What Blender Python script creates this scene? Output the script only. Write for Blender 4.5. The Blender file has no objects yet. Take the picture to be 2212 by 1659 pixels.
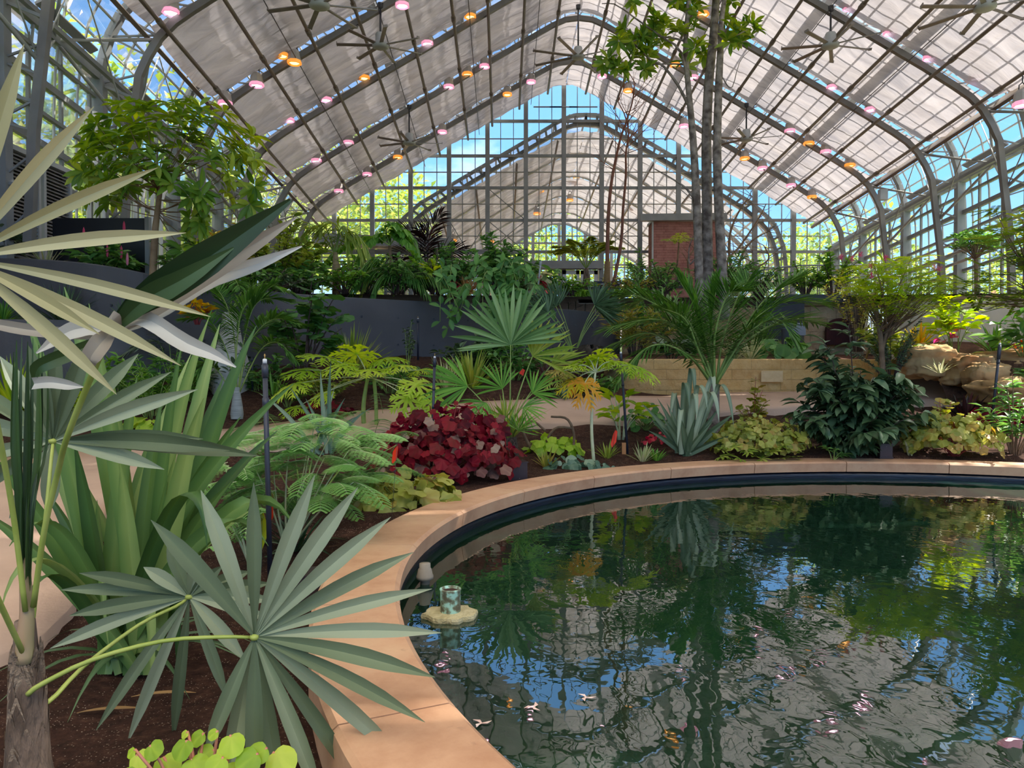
import bpy, math, random
import numpy as np
from mathutils import Vector, Matrix
random.seed(7)
rng = np.random.default_rng(11)
C = bpy.context.scene.collection
SC = bpy.context.scene
PI = math.pi
# ------------------------------------------------------------------ camera
F, PITCH = 1630.0, -0.0195
CAM = np.array([0.0, 0.0, 1.6])
def ray(px, py):
    u, v = (px - 1106.0) / F, -(py - 829.5) / F
    c, s = math.cos(PITCH), math.sin(PITCH)
    d = np.array([u, c - s * v, s + c * v])
    return d / d[1]
def at(px, py, D):
    return CAM + ray(px, py) * D
cd = bpy.data.cameras.new('camera'); co = bpy.data.objects.new('camera', cd); C.objects.link(co)
co.location = CAM; co.rotation_euler = (PI / 2 + PITCH, 0, 0)
cd.sensor_width = 36; cd.lens = 36 * F / 2212; cd.clip_start = 0.05; cd.clip_end = 500
SC.camera = co
# ------------------------------------------------------------------ ground heights
PC = np.array([4.13, 4.59]); PR = 4.77; CW = 0.42; RIMZ = 0.45; WATZ = 0.243
T0, DT = 3.575, -0.249
_gy = [-6, 4, 9.3, 11.5, 14.8, 17, 20, 60]; _gz = [0.20, 0.22, 0.40, 0.72, 1.14, 1.72, 1.95, 2.0]
_gy2 = [-6, 4, 9.3, 11.5, 13, 15.2, 17, 60]; _gz2 = [0.20, 0.22, 0.40, 0.74, 1.12, 1.70, 1.88, 2.0]
def g(x, y):
    t = min(1, max(0, (x - .5) / 2.5)); t = t * t * (3 - 2 * t)
    return float(np.interp(y, _gy, _gz)) * t + float(np.interp(y, _gy2, _gz2)) * (1 - t)
def hit(px, py, dz=0.0):
    d = ray(px, py); t = 1.0
    while t < 60:
        p = CAM + d * t
        if p[2] <= g(p[0], p[1]) + dz: return p
        t += 0.02
    return CAM + d * 30
# ------------------------------------------------------------------ mesh builder
def nrm(v):
    v = np.asarray(v, float); return v / (np.linalg.norm(v) + 1e-12)
class MB:
    def __init__(s): s.v = []; s.f = []; s.a = []; s.m = []; s.n = 0
    def add(s, verts, faces, var=None, mat=0):
        verts = np.asarray(verts, float).reshape(-1, 3); faces = list(faces)
        s.v.append(verts); n = s.n
        s.f += [[i + n for i in f] for f in faces]
        s.a.append(np.full(len(verts), random.random() if var is None else var))
        s.m += [mat] * len(faces); s.n += len(verts); return s
    def box(s, c, size, rz=0.0, var=None, mat=0, M=None):
        x, y, z = [k / 2 for k in size]
        P = np.array([(a * x, b * y, cc * z) for cc in (-1, 1) for a, b in ((-1, -1), (1, -1), (1, 1), (-1, 1))])
        if M is not None: P = P @ np.array(M).T
        elif rz:
            cs, sn = math.cos(rz), math.sin(rz); P = P @ np.array([[cs, sn, 0], [-sn, cs, 0], [0, 0, 1]])
        return s.add(P + np.asarray(c, float), [(3, 2, 1, 0), (4, 5, 6, 7), (0, 1, 5, 4), (1, 2, 6, 5), (2, 3, 7, 6), (3, 0, 4, 7)], var, mat)
    def bar(s, a, b, w, h, up=(0, 0, 1), var=None, mat=0):
        a = np.asarray(a, float); b = np.asarray(b, float); d = b - a; L = np.linalg.norm(d)
        if L < 1e-6: return s
        y = d / L; x = np.cross(y, up)
        if np.linalg.norm(x) < 1e-3: x = np.cross(y, (1, 0, 0))
        x = nrm(x); z = np.cross(x, y)
        return s.box((a + b) / 2, (w, L, h), M=np.stack([x, y, z], 1), var=var, mat=mat)
    def tube(s, pts, r, n=8, var=None, mat=0, cap=True):
        pts = np.asarray(pts, float); k = len(pts)
        r = np.full(k, r, float) if np.isscalar(r) else np.asarray(r, float)
        if len(r) != k: r = np.interp(np.linspace(0, 1, k), np.linspace(0, 1, len(r)), r)
        t = np.gradient(pts, axis=0); t /= (np.linalg.norm(t, axis=1)[:, None] + 1e-12)
        u = np.cross(t[0], (0, 0, 1)); 
        if np.linalg.norm(u) < 0.05: u = np.cross(t[0], (1, 0, 0))
        u = nrm(u); V = []
        a = np.linspace(0, 2 * PI, n, endpoint=False); ca, sa = np.cos(a)[:, None], np.sin(a)[:, None]
        for i in range(k):
            u = nrm(u - t[i] * np.dot(u, t[i])); w = np.cross(t[i], u)
            V.append(pts[i] + r[i] * (ca * u + sa * w))
        Fs = [(i * n + j, i * n + (j + 1) % n, (i + 1) * n + (j + 1) % n, (i + 1) * n + j) for i in range(k - 1) for j in range(n)]
        if cap: Fs += [tuple(range(n - 1, -1, -1)), tuple((k - 1) * n + j for j in range(n))]
        return s.add(np.concatenate(V), Fs, var, mat)
    def lathe(s, prof, c=(0, 0, 0), n=24, var=None, mat=0, M=None):
        a = np.linspace(0, 2 * PI, n, endpoint=False)
        V = np.array([(r * math.cos(t), r * math.sin(t), z) for r, z in prof for t in a])
        if M is not None: V = V @ np.array(M).T
        k = len(prof)
        Fs = [(i * n + j, i * n + (j + 1) % n, (i + 1) * n + (j + 1) % n, (i + 1) * n + j) for i in range(k - 1) for j in range(n)]
        return s.add(V + np.asarray(c, float), Fs, var, mat)
    def grid(s, P, var=None, mat=0, closed=False):
        P = np.asarray(P, float); a, b = P.shape[:2]
        Fs = [(i * b + j, i * b + (j + 1) % b, (i + 1) * b + (j + 1) % b, (i + 1) * b + j) for i in range(a - 1) for j in range(b if closed else b - 1)]
        return s.add(P.reshape(-1, 3), Fs, var, mat)
    def leaves(s, tmpl, Ms, Ts, var=None, mat=0):
        """tmpl=(verts,faces); Ms (n,3,3) columns = x (width), y (length), z (normal) axes scaled; Ts (n,3)."""
        tv, tf = tmpl; tv = np.asarray(tv, float); Ms = np.asarray(Ms, float); Ts = np.asarray(Ts, float); N = len(Ts)
        if N == 0: return s
        V = np.einsum('nij,kj->nki', Ms, tv) + Ts[:, None, :]
        n0, k = s.n, len(tv)
        s.v.append(V.reshape(-1, 3))
        for i in range(N):
            o = n0 + i * k; s.f += [[o + q for q in f] for f in tf]
        va = rng.random(N) if var is None else (np.full(N, var) if np.isscalar(var) else np.asarray(var))
        s.a.append((va[:, None] + np.where(np.abs(tv[:, 0]) < 1e-6, .16, -.05)[None, :]).ravel()); s.m += [mat] * (N * len(tf)); s.n += N * k; return s
    def blade(s, path, w, side, fold=0.0, var=None, mat=0, thick=0.0):
        """strap or leaf strip along path; w widths; side = rough sideways vector; fold>0 lifts the edges into a V."""
        path = np.asarray(path, float); k = len(path)
        w = np.asarray(w, float)
        if len(w) != k: w = np.interp(np.linspace(0, 1, k), np.linspace(0, 1, len(w)), w)
        t = np.gradient(path, axis=0); t /= (np.linalg.norm(t, axis=1)[:, None] + 1e-12)
        sd = np.asarray(side, float)[None, :] - t * (t @ np.asarray(side, float))[:, None]
        sd /= (np.linalg.norm(sd, axis=1)[:, None] + 1e-9); nn = np.cross(sd, t)
        up = nn * (w * fold)[:, None] * 0.5
        Lf = path - sd * w[:, None] / 2 + up; R = path + sd * w[:, None] / 2 + up
        v = random.random() if var is None else var; n0 = s.n
        s.grid(np.stack([Lf, path], 1), v, mat); s.grid(np.stack([path, R], 1), v, mat)
        s.a[-2] = np.tile([v - .12, v + .16], k); s.a[-1] = np.tile([v + .22, v + .02], k); return s  # pale midrib, plus fold light and shade put into the half tints
    def build(s, name, mat, parent=None, smooth=True, loc=None):
        me = bpy.data.meshes.new(name)
        v = np.concatenate(s.v) if s.v else np.zeros((0, 3))
        if loc is not None: v = v - np.asarray(loc, float)
        ls = np.array([len(f) for f in s.f], dtype=np.int32); fl = np.fromiter((i for f in s.f for i in f), dtype=np.int32)
        me.vertices.add(len(v)); me.vertices.foreach_set('co', v.astype(np.float32).ravel())
        me.loops.add(len(fl)); me.loops.foreach_set('vertex_index', fl)
        me.polygons.add(len(ls)); st = np.concatenate([[0], np.cumsum(ls)[:-1]]).astype(np.int32) if len(ls) else ls
        me.polygons.foreach_set('loop_start', st); me.polygons.foreach_set('loop_total', ls)
        me.polygons.foreach_set('use_smooth', np.full(len(ls), smooth))
        mats = mat if isinstance(mat, (list, tuple)) else [mat]
        for m in mats: me.materials.append(m)
        if len(mats) > 1: me.polygons.foreach_set('material_index', np.array(s.m, dtype=np.int32))
        me.update(calc_edges=True)
        at_ = me.attributes.new('var', 'FLOAT', 'POINT'); at_.data.foreach_set('value', np.concatenate(s.a).astype(np.float32))
        me.validate()
        o = bpy.data.objects.new(name, me); C.objects.link(o)
        if loc is not None: o.location = loc
        if parent is not None: o.parent = parent
        return o
def tag(o, label=None, cat=None, group=None, kind=None):
    if label: o['label'] = label
    if cat: o['category'] = cat
    if group: o['group'] = group
    if kind: o['kind'] = kind
    return o
def thing(name, loc, label, cat, group=None, rz=0.0):
    o = bpy.data.objects.new(name, None); C.objects.link(o); o.empty_display_size = 0.1
    o.location = loc; o.rotation_euler = (0, 0, rz); return tag(o, label, cat, group)
def copy_tree(o, parent=None):
    c = o.copy(); C.objects.link(c)
    if parent is not None: c.parent = parent
    for ch in list(o.children): copy_tree(ch, c)
    return c
# ------------------------------------------------------------------ materials
def srgb(h):
    if isinstance(h, str):
        h = h.lstrip('#'); h = [int(h[i:i + 2], 16) / 255 for i in (0, 2, 4)]
    return tuple((c / 12.92 if c <= 0.04045 else ((c + 0.055) / 1.055) ** 2.4) for c in h) + (1.0,)
def newmat(name):
    m = bpy.data.materials.new(name); m.use_nodes = True; nt = m.node_tree
    for n in list(nt.nodes): nt.nodes.remove(n)
    out = nt.nodes.new('ShaderNodeOutputMaterial'); return m, nt, out
def N(nt, t, **k):
    n = nt.nodes.new(t)
    for a, b in k.items():
        if a.startswith('_'): setattr(n, a[1:], b)
        else: n.inputs[a.replace('_', ' ') if a.replace('_', ' ') in n.inputs else a].default_value = b
    return n
def L(nt, a, b): nt.links.new(a, b)
def ramp(nt, fac, stops):
    r = nt.nodes.new('ShaderNodeValToRGB'); e = r.color_ramp.elements
    while len(e) > 1: e.remove(e[0])
    e[0].position = stops[0][0]; e[0].color = stops[0][1]
    for p, c in stops[1:]:
        q = e.new(p); q.color = c
    if fac is not None: L(nt, fac, r.inputs[0])
    return r
def solid(name, c1, c2=None, rough=0.6, scale=3.0, metal=0.0, bump=0.0, bscale=None, spec=0.5, det=5.0, rot=None, stretch=None, emit=None, es=0.0):
    m, nt, out = newmat(name); b = N(nt, 'ShaderNodeBsdfPrincipled', Roughness=rough, Metallic=metal)
    b.inputs['Specular IOR Level'].default_value = spec
    L(nt, b.outputs[0], out.inputs[0]); c1 = srgb(c1)
    tc = N(nt, 'ShaderNodeTexCoord'); src = tc.outputs['Object']
    if stretch:
        mp = N(nt, 'ShaderNodeMapping'); mp.inputs['Scale'].default_value = stretch; L(nt, src, mp.inputs[0]); src = mp.outputs[0]
    if c2 is not None:
        n = N(nt, 'ShaderNodeTexNoise', Scale=scale, Detail=det); L(nt, src, n.inputs['Vector'])
        r = ramp(nt, n.outputs[0], [(0.35, c1), (0.65, srgb(c2))]); L(nt, r.outputs[0], b.inputs['Base Color'])
    else: b.inputs['Base Color'].default_value = c1
    if bump:
        n2 = N(nt, 'ShaderNodeTexNoise', Scale=bscale or scale * 4, Detail=6.0); L(nt, src, n2.inputs['Vector'])
        bp = N(nt, 'ShaderNodeBump', Strength=bump); bp.inputs['Distance'].default_value = 0.03; L(nt, n2.outputs[0], bp.inputs['Height']); L(nt, bp.outputs[0], b.inputs['Normal'])
    if emit:
        b.inputs['Emission Color'].default_value = srgb(emit); b.inputs['Emission Strength'].default_value = es
    return m
def leafmat(name, cols, trans=0.35, rough=0.45, tcol=None, nscale=1.5, spec=0.4, stripe=None):
    """leaf: colour picked per leaf by the 'var' attribute, diffuse + light coming through."""
    m, nt, out = newmat(name)
    a = N(nt, 'ShaderNodeAttribute', _attribute_name='var')
    tc = N(nt, 'ShaderNodeTexCoord'); n = N(nt, 'ShaderNodeTexNoise', Scale=nscale, Detail=3.0); L(nt, tc.outputs['Object'], n.inputs['Vector'])
    mx = N(nt, 'ShaderNodeMath', _operation='MULTIPLY_ADD'); L(nt, n.outputs[0], mx.inputs[0]); mx.inputs[1].default_value = 0.6; mx.inputs[2].default_value = -0.3
    ad = N(nt, 'ShaderNodeMath', _operation='ADD', _use_clamp=True); L(nt, a.outputs['Fac'], ad.inputs[0]); L(nt, mx.outputs[0], ad.inputs[1])
    k = len(cols); r = ramp(nt, ad.outputs[0], [(i / max(1, k - 1), srgb(c)) for i, c in enumerate(cols)])
    b = N(nt, 'ShaderNodeBsdfPrincipled', Roughness=rough); b.inputs['Specular IOR Level'].default_value = spec
    L(nt, r.outputs[0], b.inputs['Base Color'])
    t = N(nt, 'ShaderNodeBsdfTranslucent'); hs = N(nt, 'ShaderNodeHueSaturation', Saturation=1.15, Value=1.5); hs.inputs['Hue'].default_value = 0.48
    L(nt, r.outputs[0], hs.inputs['Color']); L(nt, hs.outputs[0], t.inputs[0])
    ms = N(nt, 'ShaderNodeMixShader', Fac=trans); L(nt, b.outputs[0], ms.inputs[1]); L(nt, t.outputs[0], ms.inputs[2]); L(nt, ms.outputs[0], out.inputs[0])
    return m
def glassmat(name, tint=(0.93, 0.97, 0.96), refl=0.08, rough=0.02, haze=0.0, hazec='#cfd8e0'):
    m, nt, out = newmat(name)
    t = N(nt, 'ShaderNodeBsdfTransparent'); t.inputs[0].default_value = (*tint, 1)
    gl = N(nt, 'ShaderNodeBsdfGlossy', Roughness=rough); gl.inputs[0].default_value = (1, 1, 1, 1)
    fr = N(nt, 'ShaderNodeFresnel', IOR=1.45); mu = N(nt, 'ShaderNodeMath', _operation='MULTIPLY'); L(nt, fr.outputs[0], mu.inputs[0]); mu.inputs[1].default_value = refl * 12
    cl = N(nt, 'ShaderNodeMath', _operation='MINIMUM'); L(nt, mu.outputs[0], cl.inputs[0]); cl.inputs[1].default_value = 0.7
    ms = N(nt, 'ShaderNodeMixShader'); L(nt, cl.outputs[0], ms.inputs[0]); L(nt, t.outputs[0], ms.inputs[1]); L(nt, gl.outputs[0], ms.inputs[2]); last = ms
    if haze:
        df = N(nt, 'ShaderNodeBsdfDiffuse'); df.inputs[0].default_value = srgb(hazec); tl = N(nt, 'ShaderNodeBsdfTranslucent'); tl.inputs[0].default_value = srgb(hazec)
        m1 = N(nt, 'ShaderNodeMixShader', Fac=0.5); L(nt, df.outputs[0], m1.inputs[1]); L(nt, tl.outputs[0], m1.inputs[2])
        m2 = N(nt, 'ShaderNodeMixShader', Fac=haze); L(nt, ms.outputs[0], m2.inputs[1]); L(nt, m1.outputs[0], m2.inputs[2]); last = m2
    L(nt, last.outputs[0], out.inputs[0]); return m
M = {}
M['steel'] = solid('grey painted steel', '#8a8d8f', '#7c7f81', 0.5, 2.0, spec=0.4)
M['steel_light'] = solid('pale painted steel', '#b4b8ba', '#a2a6a8', 0.5, 2.0)
M['steel_dark'] = solid('dark brown steel', '#75695f', '#685d55', 0.5, 2.0)
M['frame'] = solid('window frame steel', '#858889', '#757879', 0.5, 2.0)
M['glass'] = glassmat('roof glass', (0.96, 0.97, 0.95), 0.04, 0.02, 0.02)
M['wallglass'] = glassmat('wall glass', (0.93, 0.95, 0.93), 0.05, 0.05, 0.04)
M['rod'] = solid('black cable', '#3a3a40', None, 0.5)
M['concrete'] = solid('dark concrete', '#5a5859', '#666363', 0.8, 1.2, bump=0.15, bscale=20)
M['white_metal'] = solid('white painted metal', '#e4e4e2', '#d8d8d6', 0.4, 2.0)
# ------------------------------------------------------------------ the vault: profile read at 35 m, carried along its axis
AX = ray(1087, 925); YE = 35.0
def vp(px, py, y):           # reference-profile point (at 35 m) carried along the building axis to depth y
    return at(px, py, YE) + AX * (y - YE)
CX = 1221.0
half_in = [(0, 196), (25, 199), (50, 210), (150, 268), (300, 356), (440, 438), (494, 472), (520, 498), (538, 535), (545, 595), (553, 661), (558, 760)]
half_out = [(0, 158), (32, 162), (66, 174), (160, 226), (300, 308), (440, 390), (520, 437), (552, 466), (572, 505), (581, 560), (583, 620), (583, 760)]
half_cloth = [(0, 190), (22, 192), (44, 204), (150, 262), (300, 350), (440, 432), (524, 481)]
def resample(h, n):
    h = np.array(h, float); s = np.concatenate([[0], np.cumsum(np.hypot(*np.diff(h, axis=0).T))]); t = np.linspace(0, s[-1], n)
    return np.stack([np.interp(t, s, h[:, 0]), np.interp(t, s, h[:, 1])], 1)
def prof(h, n, side): r = resample(h, n); return [(CX + side * a, b) for a, b in r]
ARCH_Y = [32.1, 28.7, 25.3, 21.9, 17.9, 14.4, 10.9, 7.4, 3.9, 0.4, -3.0]
YN = -5.0                    # near end of the house
M['arch'] = solid('arch steel', '#7c7a78', '#6c6a68', .5, 2)
ceiling = bpy.data.objects.new('ceiling', None); C.objects.link(ceiling); tag(ceiling, kind='structure')
# glass skin of the roof down to the eaves beam, wall glass below it
def skin(name, h0, h1, side, y0, y1, mat, parent, cx=CX, hh=half_out):
    mb = MB(); pr = [p for p in resample(hh, 60) if h0 <= p[1] <= h1]
    P = np.array([[at(cx + side * a, b, YE) + AX * (y - YE) for y in (y0, y1)] for a, b in pr])
    mb.grid(P, var=0.5); return mb.build(name, mat, parent)
EAVE = 520
for sd in (-1, 1): skin('roof_glass', 100, EAVE, sd, YN, YE, M['glass'], ceiling)
walls = {}
for sd, nm in ((-1, 'wall_left'), (1, 'wall_right')):
    w = bpy.data.objects.new(nm, None); C.objects.link(w); tag(w, kind='structure'); walls[sd] = w
    skin('wall_glass', EAVE, 700, sd, YN, YE, M['wallglass'], w)
# glazing bars (outside the cloths): slim ribs down the slope and bars along it
def mcopy(o, n=None): return o
for sd in (-1, 1):
    mb = MB(); pr = [at(CX + sd * a, b, YE) for a, b in resample(half_out, 26)]
    ys = np.arange(YN, YE, 0.85)
    for y in ys:
        P = [p + AX * (y - YE) for p in pr if True]
        for i in range(len(P) - 1): mb.bar(P[i], P[i + 1], 0.035, 0.05, up=(0, 1, 0), var=0.5)
    mb.build('glazing_bar_rib', M['steel_light'], ceiling, False)
    mb = MB(); pr = resample(half_out, 34)
    for a, b in pr:
        if b > 540: continue
        p = at(CX + sd * a, b, YE); mb.bar(p + AX * (YN - YE), p, 0.045, 0.04, var=0.5)
    mb.build('glazing_bar_run', M['steel_light'], ceiling, False)
# wide roof beams above the cloths
for sd in (-1, 1):
    for i, (a, b) in enumerate(((95, 200), (205, 262), (320, 330), (430, 395))):
        mb = MB(); p = at(CX + sd * a, b, YE); mb.bar(p + AX * (YN - YE), p, 0.3, 0.16, var=0.5)
        mb.build('roof_beam', M['steel'], ceiling, False)
# arches: lower chord, upper chord, webs
def arch(y, cx=CX, hin=half_in, hout=half_out, parent=ceiling, mat=None, ye=YE, k=36, w=0.14, rib=True):
    mat = mat or M['steel']
    base = AX * (y - YE)
    left = [at(cx - a, b, ye) + base for a, b in resample(hin, k)][::-1]; right = [at(cx + a, b, ye) + base for a, b in resample(hin, k)][1:]
    P = np.array(left + right); mb = MB()
    t = np.gradient(P, axis=0); t /= np.linalg.norm(t, axis=1)[:, None]
    nv = np.cross(t, np.array([0, 1.0, 0])); nv /= np.linalg.norm(nv, axis=1)[:, None]
    yv = np.array([0, 1, 0]) * w / 2
    h = 0.17
    ring = np.stack([P - yv, P + yv, P + yv + nv * h * -1, P - yv - nv * h], 1)
    mb.grid(ring, var=0.5, closed=True)
    ob = mb.build('roof_arch', M['arch'], parent, False)
    return P, ob
for y in ARCH_Y:
    P, ob = arch(y)
    # outer rib against the glass and the lattice between the two
    mb = MB(); base = AX * (y - YE)
    for sd in (-1, 1):
        O = [at(CX + sd * a, b, YE) + base for a, b in resample(half_out, 36)]
        I = [at(CX + sd * a, b, YE) + base for a, b in resample(half_in, 36)]
        for i in range(35):
            mb.bar(O[i], O[i + 1], 0.16, 0.2, up=(0, 1, 0), var=0.5)
        for i in range(0, 35, 1):
            mb.bar(I[i], O[i + 1 if i % 2 == 0 else i], 0.04, 0.04, var=0.5)
            if i > 21 and i % 3 == 0: mb.bar(I[i], O[i], 0.06, 0.06, var=0.5)
    mb.build('arch_lattice', M['steel'], ceiling, False)
# bracing between arches near the eaves on both sides
for sd in (-1, 1):
    for j in range(len(ARCH_Y) - 1):
        y0, y1 = ARCH_Y[j], ARCH_Y[j + 1]; ym = (y0 + y1) / 2
        mb = MB()
        I = [at(CX + sd * a, b, YE) for a, b in ((520, 498), (545, 600), (553, 661))]; O = at(CX + sd * 579, 540, YE); Ot = at(CX + sd * 555, 470, YE)
        mb.tube([I[0] + AX * (y0 - YE), O + AX * (ym - YE), I[0] + AX * (y1 - YE)], 0.045, 6)
        mb.tube([I[1] + AX * (y0 - YE), O + AX * (ym - YE), I[1] + AX * (y1 - YE)], 0.045, 6)
        mb.tube([I[1] + AX * (y0 - YE), Ot + AX * (ym - YE), I[1] + AX * (y1 - YE)], 0.02, 5)
        mb.build('brace', M['steel_light'], ceiling)
# curtain pipes that run the length of the house under the cloths
PIPE = [(40, 219), (100, 251), (157, 287), (208, 316), (267, 350), (325, 385), (383, 419), (441, 453), (500, 492)]
for sd in (-1, 1):
    for k, (a, b) in enumerate(PIPE):
        mb = MB(); p0 = vp(CX + sd * a, b, YN); p1 = vp(CX + sd * a, b, 34.2)
        mb.tube([p0, p1], 0.052, 8, var=0.5)
        for y in np.arange(-3, 34, 3.4):
            q = vp(CX + sd * a, b, y); mb.tube([q - AX * .12, q + AX * .12], 0.075, 8, var=0.5)
        for y in ARCH_Y:
            q = vp(CX + sd * a, b, y); q2 = vp(CX + sd * (a), b - 16, y); mb.bar(q, q2, 0.04, 0.04, var=0.5)
        mb.build('curtain_pipe', M['steel_dark'], ceiling)
# eaves cloth rail (brown) and thin pull wires
for sd in (-1, 1):
    mb = MB(); mb.bar(vp(CX + sd * 530, 490, YN), vp(CX + sd * 530, 490, 34.6), 0.10, 0.44, up=(sd, 0, 1.2), var=0.5)
    mb.build('eaves_rail', M['steel_dark'], ceiling, False)
    for (a, b) in ((75, 236), (185, 300), (300, 368), (410, 432)):
        mb = MB(); mb.tube([vp(CX + sd * a, b, YN), vp(CX + sd * a, b, 34.5)], 0.014, 5); mb.build('pull_wire', M['rod'], ceiling)
# ------------------------------------------------------------------ shade cloths, one per bay and slope
def clothmat():
    m, nt, out = newmat('shade cloth')
    tc = N(nt, 'ShaderNodeTexCoord')
    mp = N(nt, 'ShaderNodeMapping'); mp.inputs['Scale'].default_value = (0.6, 2.2, 0.6); L(nt, tc.outputs['Object'], mp.inputs[0])
    n = N(nt, 'ShaderNodeTexNoise', Scale=1.1, Detail=4.0, Distortion=0.8); L(nt, mp.outputs[0], n.inputs['Vector'])
    r = ramp(nt, n.outputs[0], [(0.3, srgb('#7f7c80')), (0.7, srgb('#9b979a'))])
    bp = N(nt, 'ShaderNodeBump', Strength=0.9); bp.inputs['Distance'].default_value = 0.22; L(nt, n.outputs[0], bp.inputs['Height'])
    df = N(nt, 'ShaderNodeBsdfDiffuse'); L(nt, r.outputs[0], df.inputs[0]); L(nt, bp.outputs[0], df.inputs['Normal'])
    tl = N(nt, 'ShaderNodeBsdfTranslucent'); L(nt, r.outputs[0], tl.inputs[0]); L(nt, bp.outputs[0], tl.inputs['Normal'])
    ms = N(nt, 'ShaderNodeMixShader', Fac=0.42); L(nt, df.outputs[0], ms.inputs[1]); L(nt, tl.outputs[0], ms.inputs[2])
    tp = N(nt, 'ShaderNodeBsdfTransparent'); m2 = N(nt, 'ShaderNodeMixShader', Fac=0.02); L(nt, ms.outputs[0], m2.inputs[1]); L(nt, tp.outputs[0], m2.inputs[2])
    L(nt, m2.outputs[0], out.inputs[0]); return m
M['cloth'] = clothmat()
ORD = ['first', 'second', 'third', 'fourth', 'fifth', 'sixth', 'seventh', 'eighth', 'ninth', 'tenth', 'eleventh', 'twelfth']
edges = [34.7] + ARCH_Y
def cloth_panel(y0, y1, cx, hh, sd, nm, label, group, ripple=0.05, ye=YE):
    pr = resample(hh, 44); ny = 10; ph = random.random() * 6
    P = np.zeros((44, ny, 3))
    for i, (a, b) in enumerate(pr):
        for j in range(ny):
            t = j / (ny - 1); y = y0 + (y1 - y0) * t
            q = at(cx + sd * a, b, ye) + AX * (y - ye)
            s = i / 43
            edge = 4 * t * (1 - t)
            q[2] += ripple * edge * (math.sin(i * 0.9 + ph) + 0.6 * math.sin(i * 2.1 + j + ph)) * 0.8 - 0.10 * edge + 0.03 * math.sin(i * 1.7 + j * 3 + ph)
            q[2] -= 0.10 * max(0, (s - 0.9)) * 10 * edge
            P[i, j] = q
    mb = MB(); mb.grid(P, var=0.5)
    o = mb.build(nm, M['cloth']); return tag(o, label, 'shade cloth', group)
for i in range(len(edges) - 1):
    y1, y0 = edges[i] - (0.07 if i else 0), edges[i + 1] + 0.11
    for sd, nm in ((-1, 'west'), (1, 'east')):
        side = 'greyish' if sd < 0 else 'sunlit'
        where = 'on the roof slope over the concrete walls' if sd < 0 else 'on the roof slope behind the three trunks'
        cloth_panel(y0, y1, CX, half_cloth, sd, 'shade_cloth', f'{side} cloth {where}, {ORD[i]} from the gable', 'shade cloths under the roof slopes')
# ------------------------------------------------------------------ side walls: eaves beam, posts, rails, mullions
for sd in (-1, 1):
    W = walls[sd]
    mb = MB(); p = vp(CX + sd * 580, 536, YN); q = vp(CX + sd * 580, 536, YE)
    mb.bar(p, q, 0.22, 0.32, var=0.5); mb.bar(p + np.array([-sd * .5, 0, -.25]), q + np.array([-sd * .5, 0, -.25]), 0.1, 0.1, var=.5)
    mb.build('eaves_beam', M['steel'], W, False)
    for y in ARCH_Y + [YE - .2]:
        mb = MB(); p = vp(CX + sd * 578, 540, y); mb.box((p[0], y, p[2] - 3.3), (0.26, 0.22, 6.6), var=0.5); mb.build('wall_post', M['steel'], W, False)
    mb = MB()
    for y in np.arange(YN, YE, 1.13): 
        p = vp(CX + sd * 582, 540, y); mb.box((p[0], y, p[2] - 3.3), (0.07, 0.07, 6.6), var=0.5)
    mb.build('mullion', M['frame'], W, False)
    for b, w in ((562, .08), (590, .14), (620, .08), (650, .14), (680, .08)):
        mb = MB(); mb.bar(vp(CX + sd * 581, b, YN), vp(CX + sd * 581, b, YE), 0.1, w, var=0.5); mb.build('window_rail', M['frame'], W, False)
    # hinged vents: slim tilted sashes below the eaves beam
    for j in range(len(ARCH_Y) - 1):
        if ARCH_Y[j] < 9: continue
        yc = (ARCH_Y[j] + ARCH_Y[j + 1]) / 2; p = vp(CX + sd * 565, 528, yc)
        mb = MB(); a = p + AX * -1.0; b2 = p + AX * 1.0
        mb.bar(a, b2, 0.2, 0.05, up=(sd * 0.5, 0, 1), var=0.5); mb.build('vent_flap', M['steel'], W, False)
# bottom heating pipes on the sunny wall, long dull rails
for b in (700, 716, 732):
    mb = MB(); mb.tube([vp(CX + 560, b - 60, YN), vp(CX + 560, b - 60, YE)], 0.05, 8, var=.5); mb.build('heating_pipe', M['steel_light'], walls[1])
# ------------------------------------------------------------------ gable wall at 35 m
WB = bpy.data.objects.new('wall_back', None); C.objects.link(WB); tag(WB, kind='structure')
ho = resample(half_out, 60)
def gable_top(px): return float(np.interp(abs(px - CX), ho[:, 0], ho[:, 1]))
mb = MB(); xs = [CX + sd * a for sd in (-1,) for a, b in ho[::-1] if b < 700] + [CX + a for a, b in ho[1:] if b < 700]
top = [at(x, gable_top(x), YE) for x in xs]; bot = [np.array([t[0], t[1], 3.8]) for t in top]
mb.grid(np.stack([top, bot], 0), var=0.5); mb.build('gable_glass', M['wallglass'], WB)
COLS = [722, 804, 887, 970, 1053, 1136, 1218, 1300, 1383, 1466, 1549, 1631, 1714]
for x in COLS:
    t = at(x, gable_top(x) + 4, YE - 0.12); mb = MB(); mb.box((t[0], t[1], (t[2] + 3.9) / 2), (0.2, 0.2, t[2] - 3.9), var=0.5); mb.build('gable_post', M['steel'], WB, False)
mb = MB()
x = 640.0
while x < 1800:
    t = at(x, gable_top(x), YE - .05); mb.box((t[0], t[1], (t[2] + 3.9) / 2), (0.035, 0.05, t[2] - 3.9), var=0.5); x += 27.6
for yy in (262, 300, 337, 372, 406, 441, 476, 510, 544, 578, 612, 646):
    a = float(np.interp(yy, ho[:, 1], ho[:, 0])); w = 0.13 if yy in (262, 337, 406, 476, 544, 612) else 0.03
    mb.bar(at(CX - a, yy, YE - .08), at(CX + a, yy, YE - .08), 0.1, w, var=0.5)
mb.build('gable_mullion', M['frame'], WB, False)
mb = MB()
for x in (1183, 1218, 1260): mb.box(at(x, 231, YE - .2), (1.3, 0.05, 0.05), var=0.5)
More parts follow.
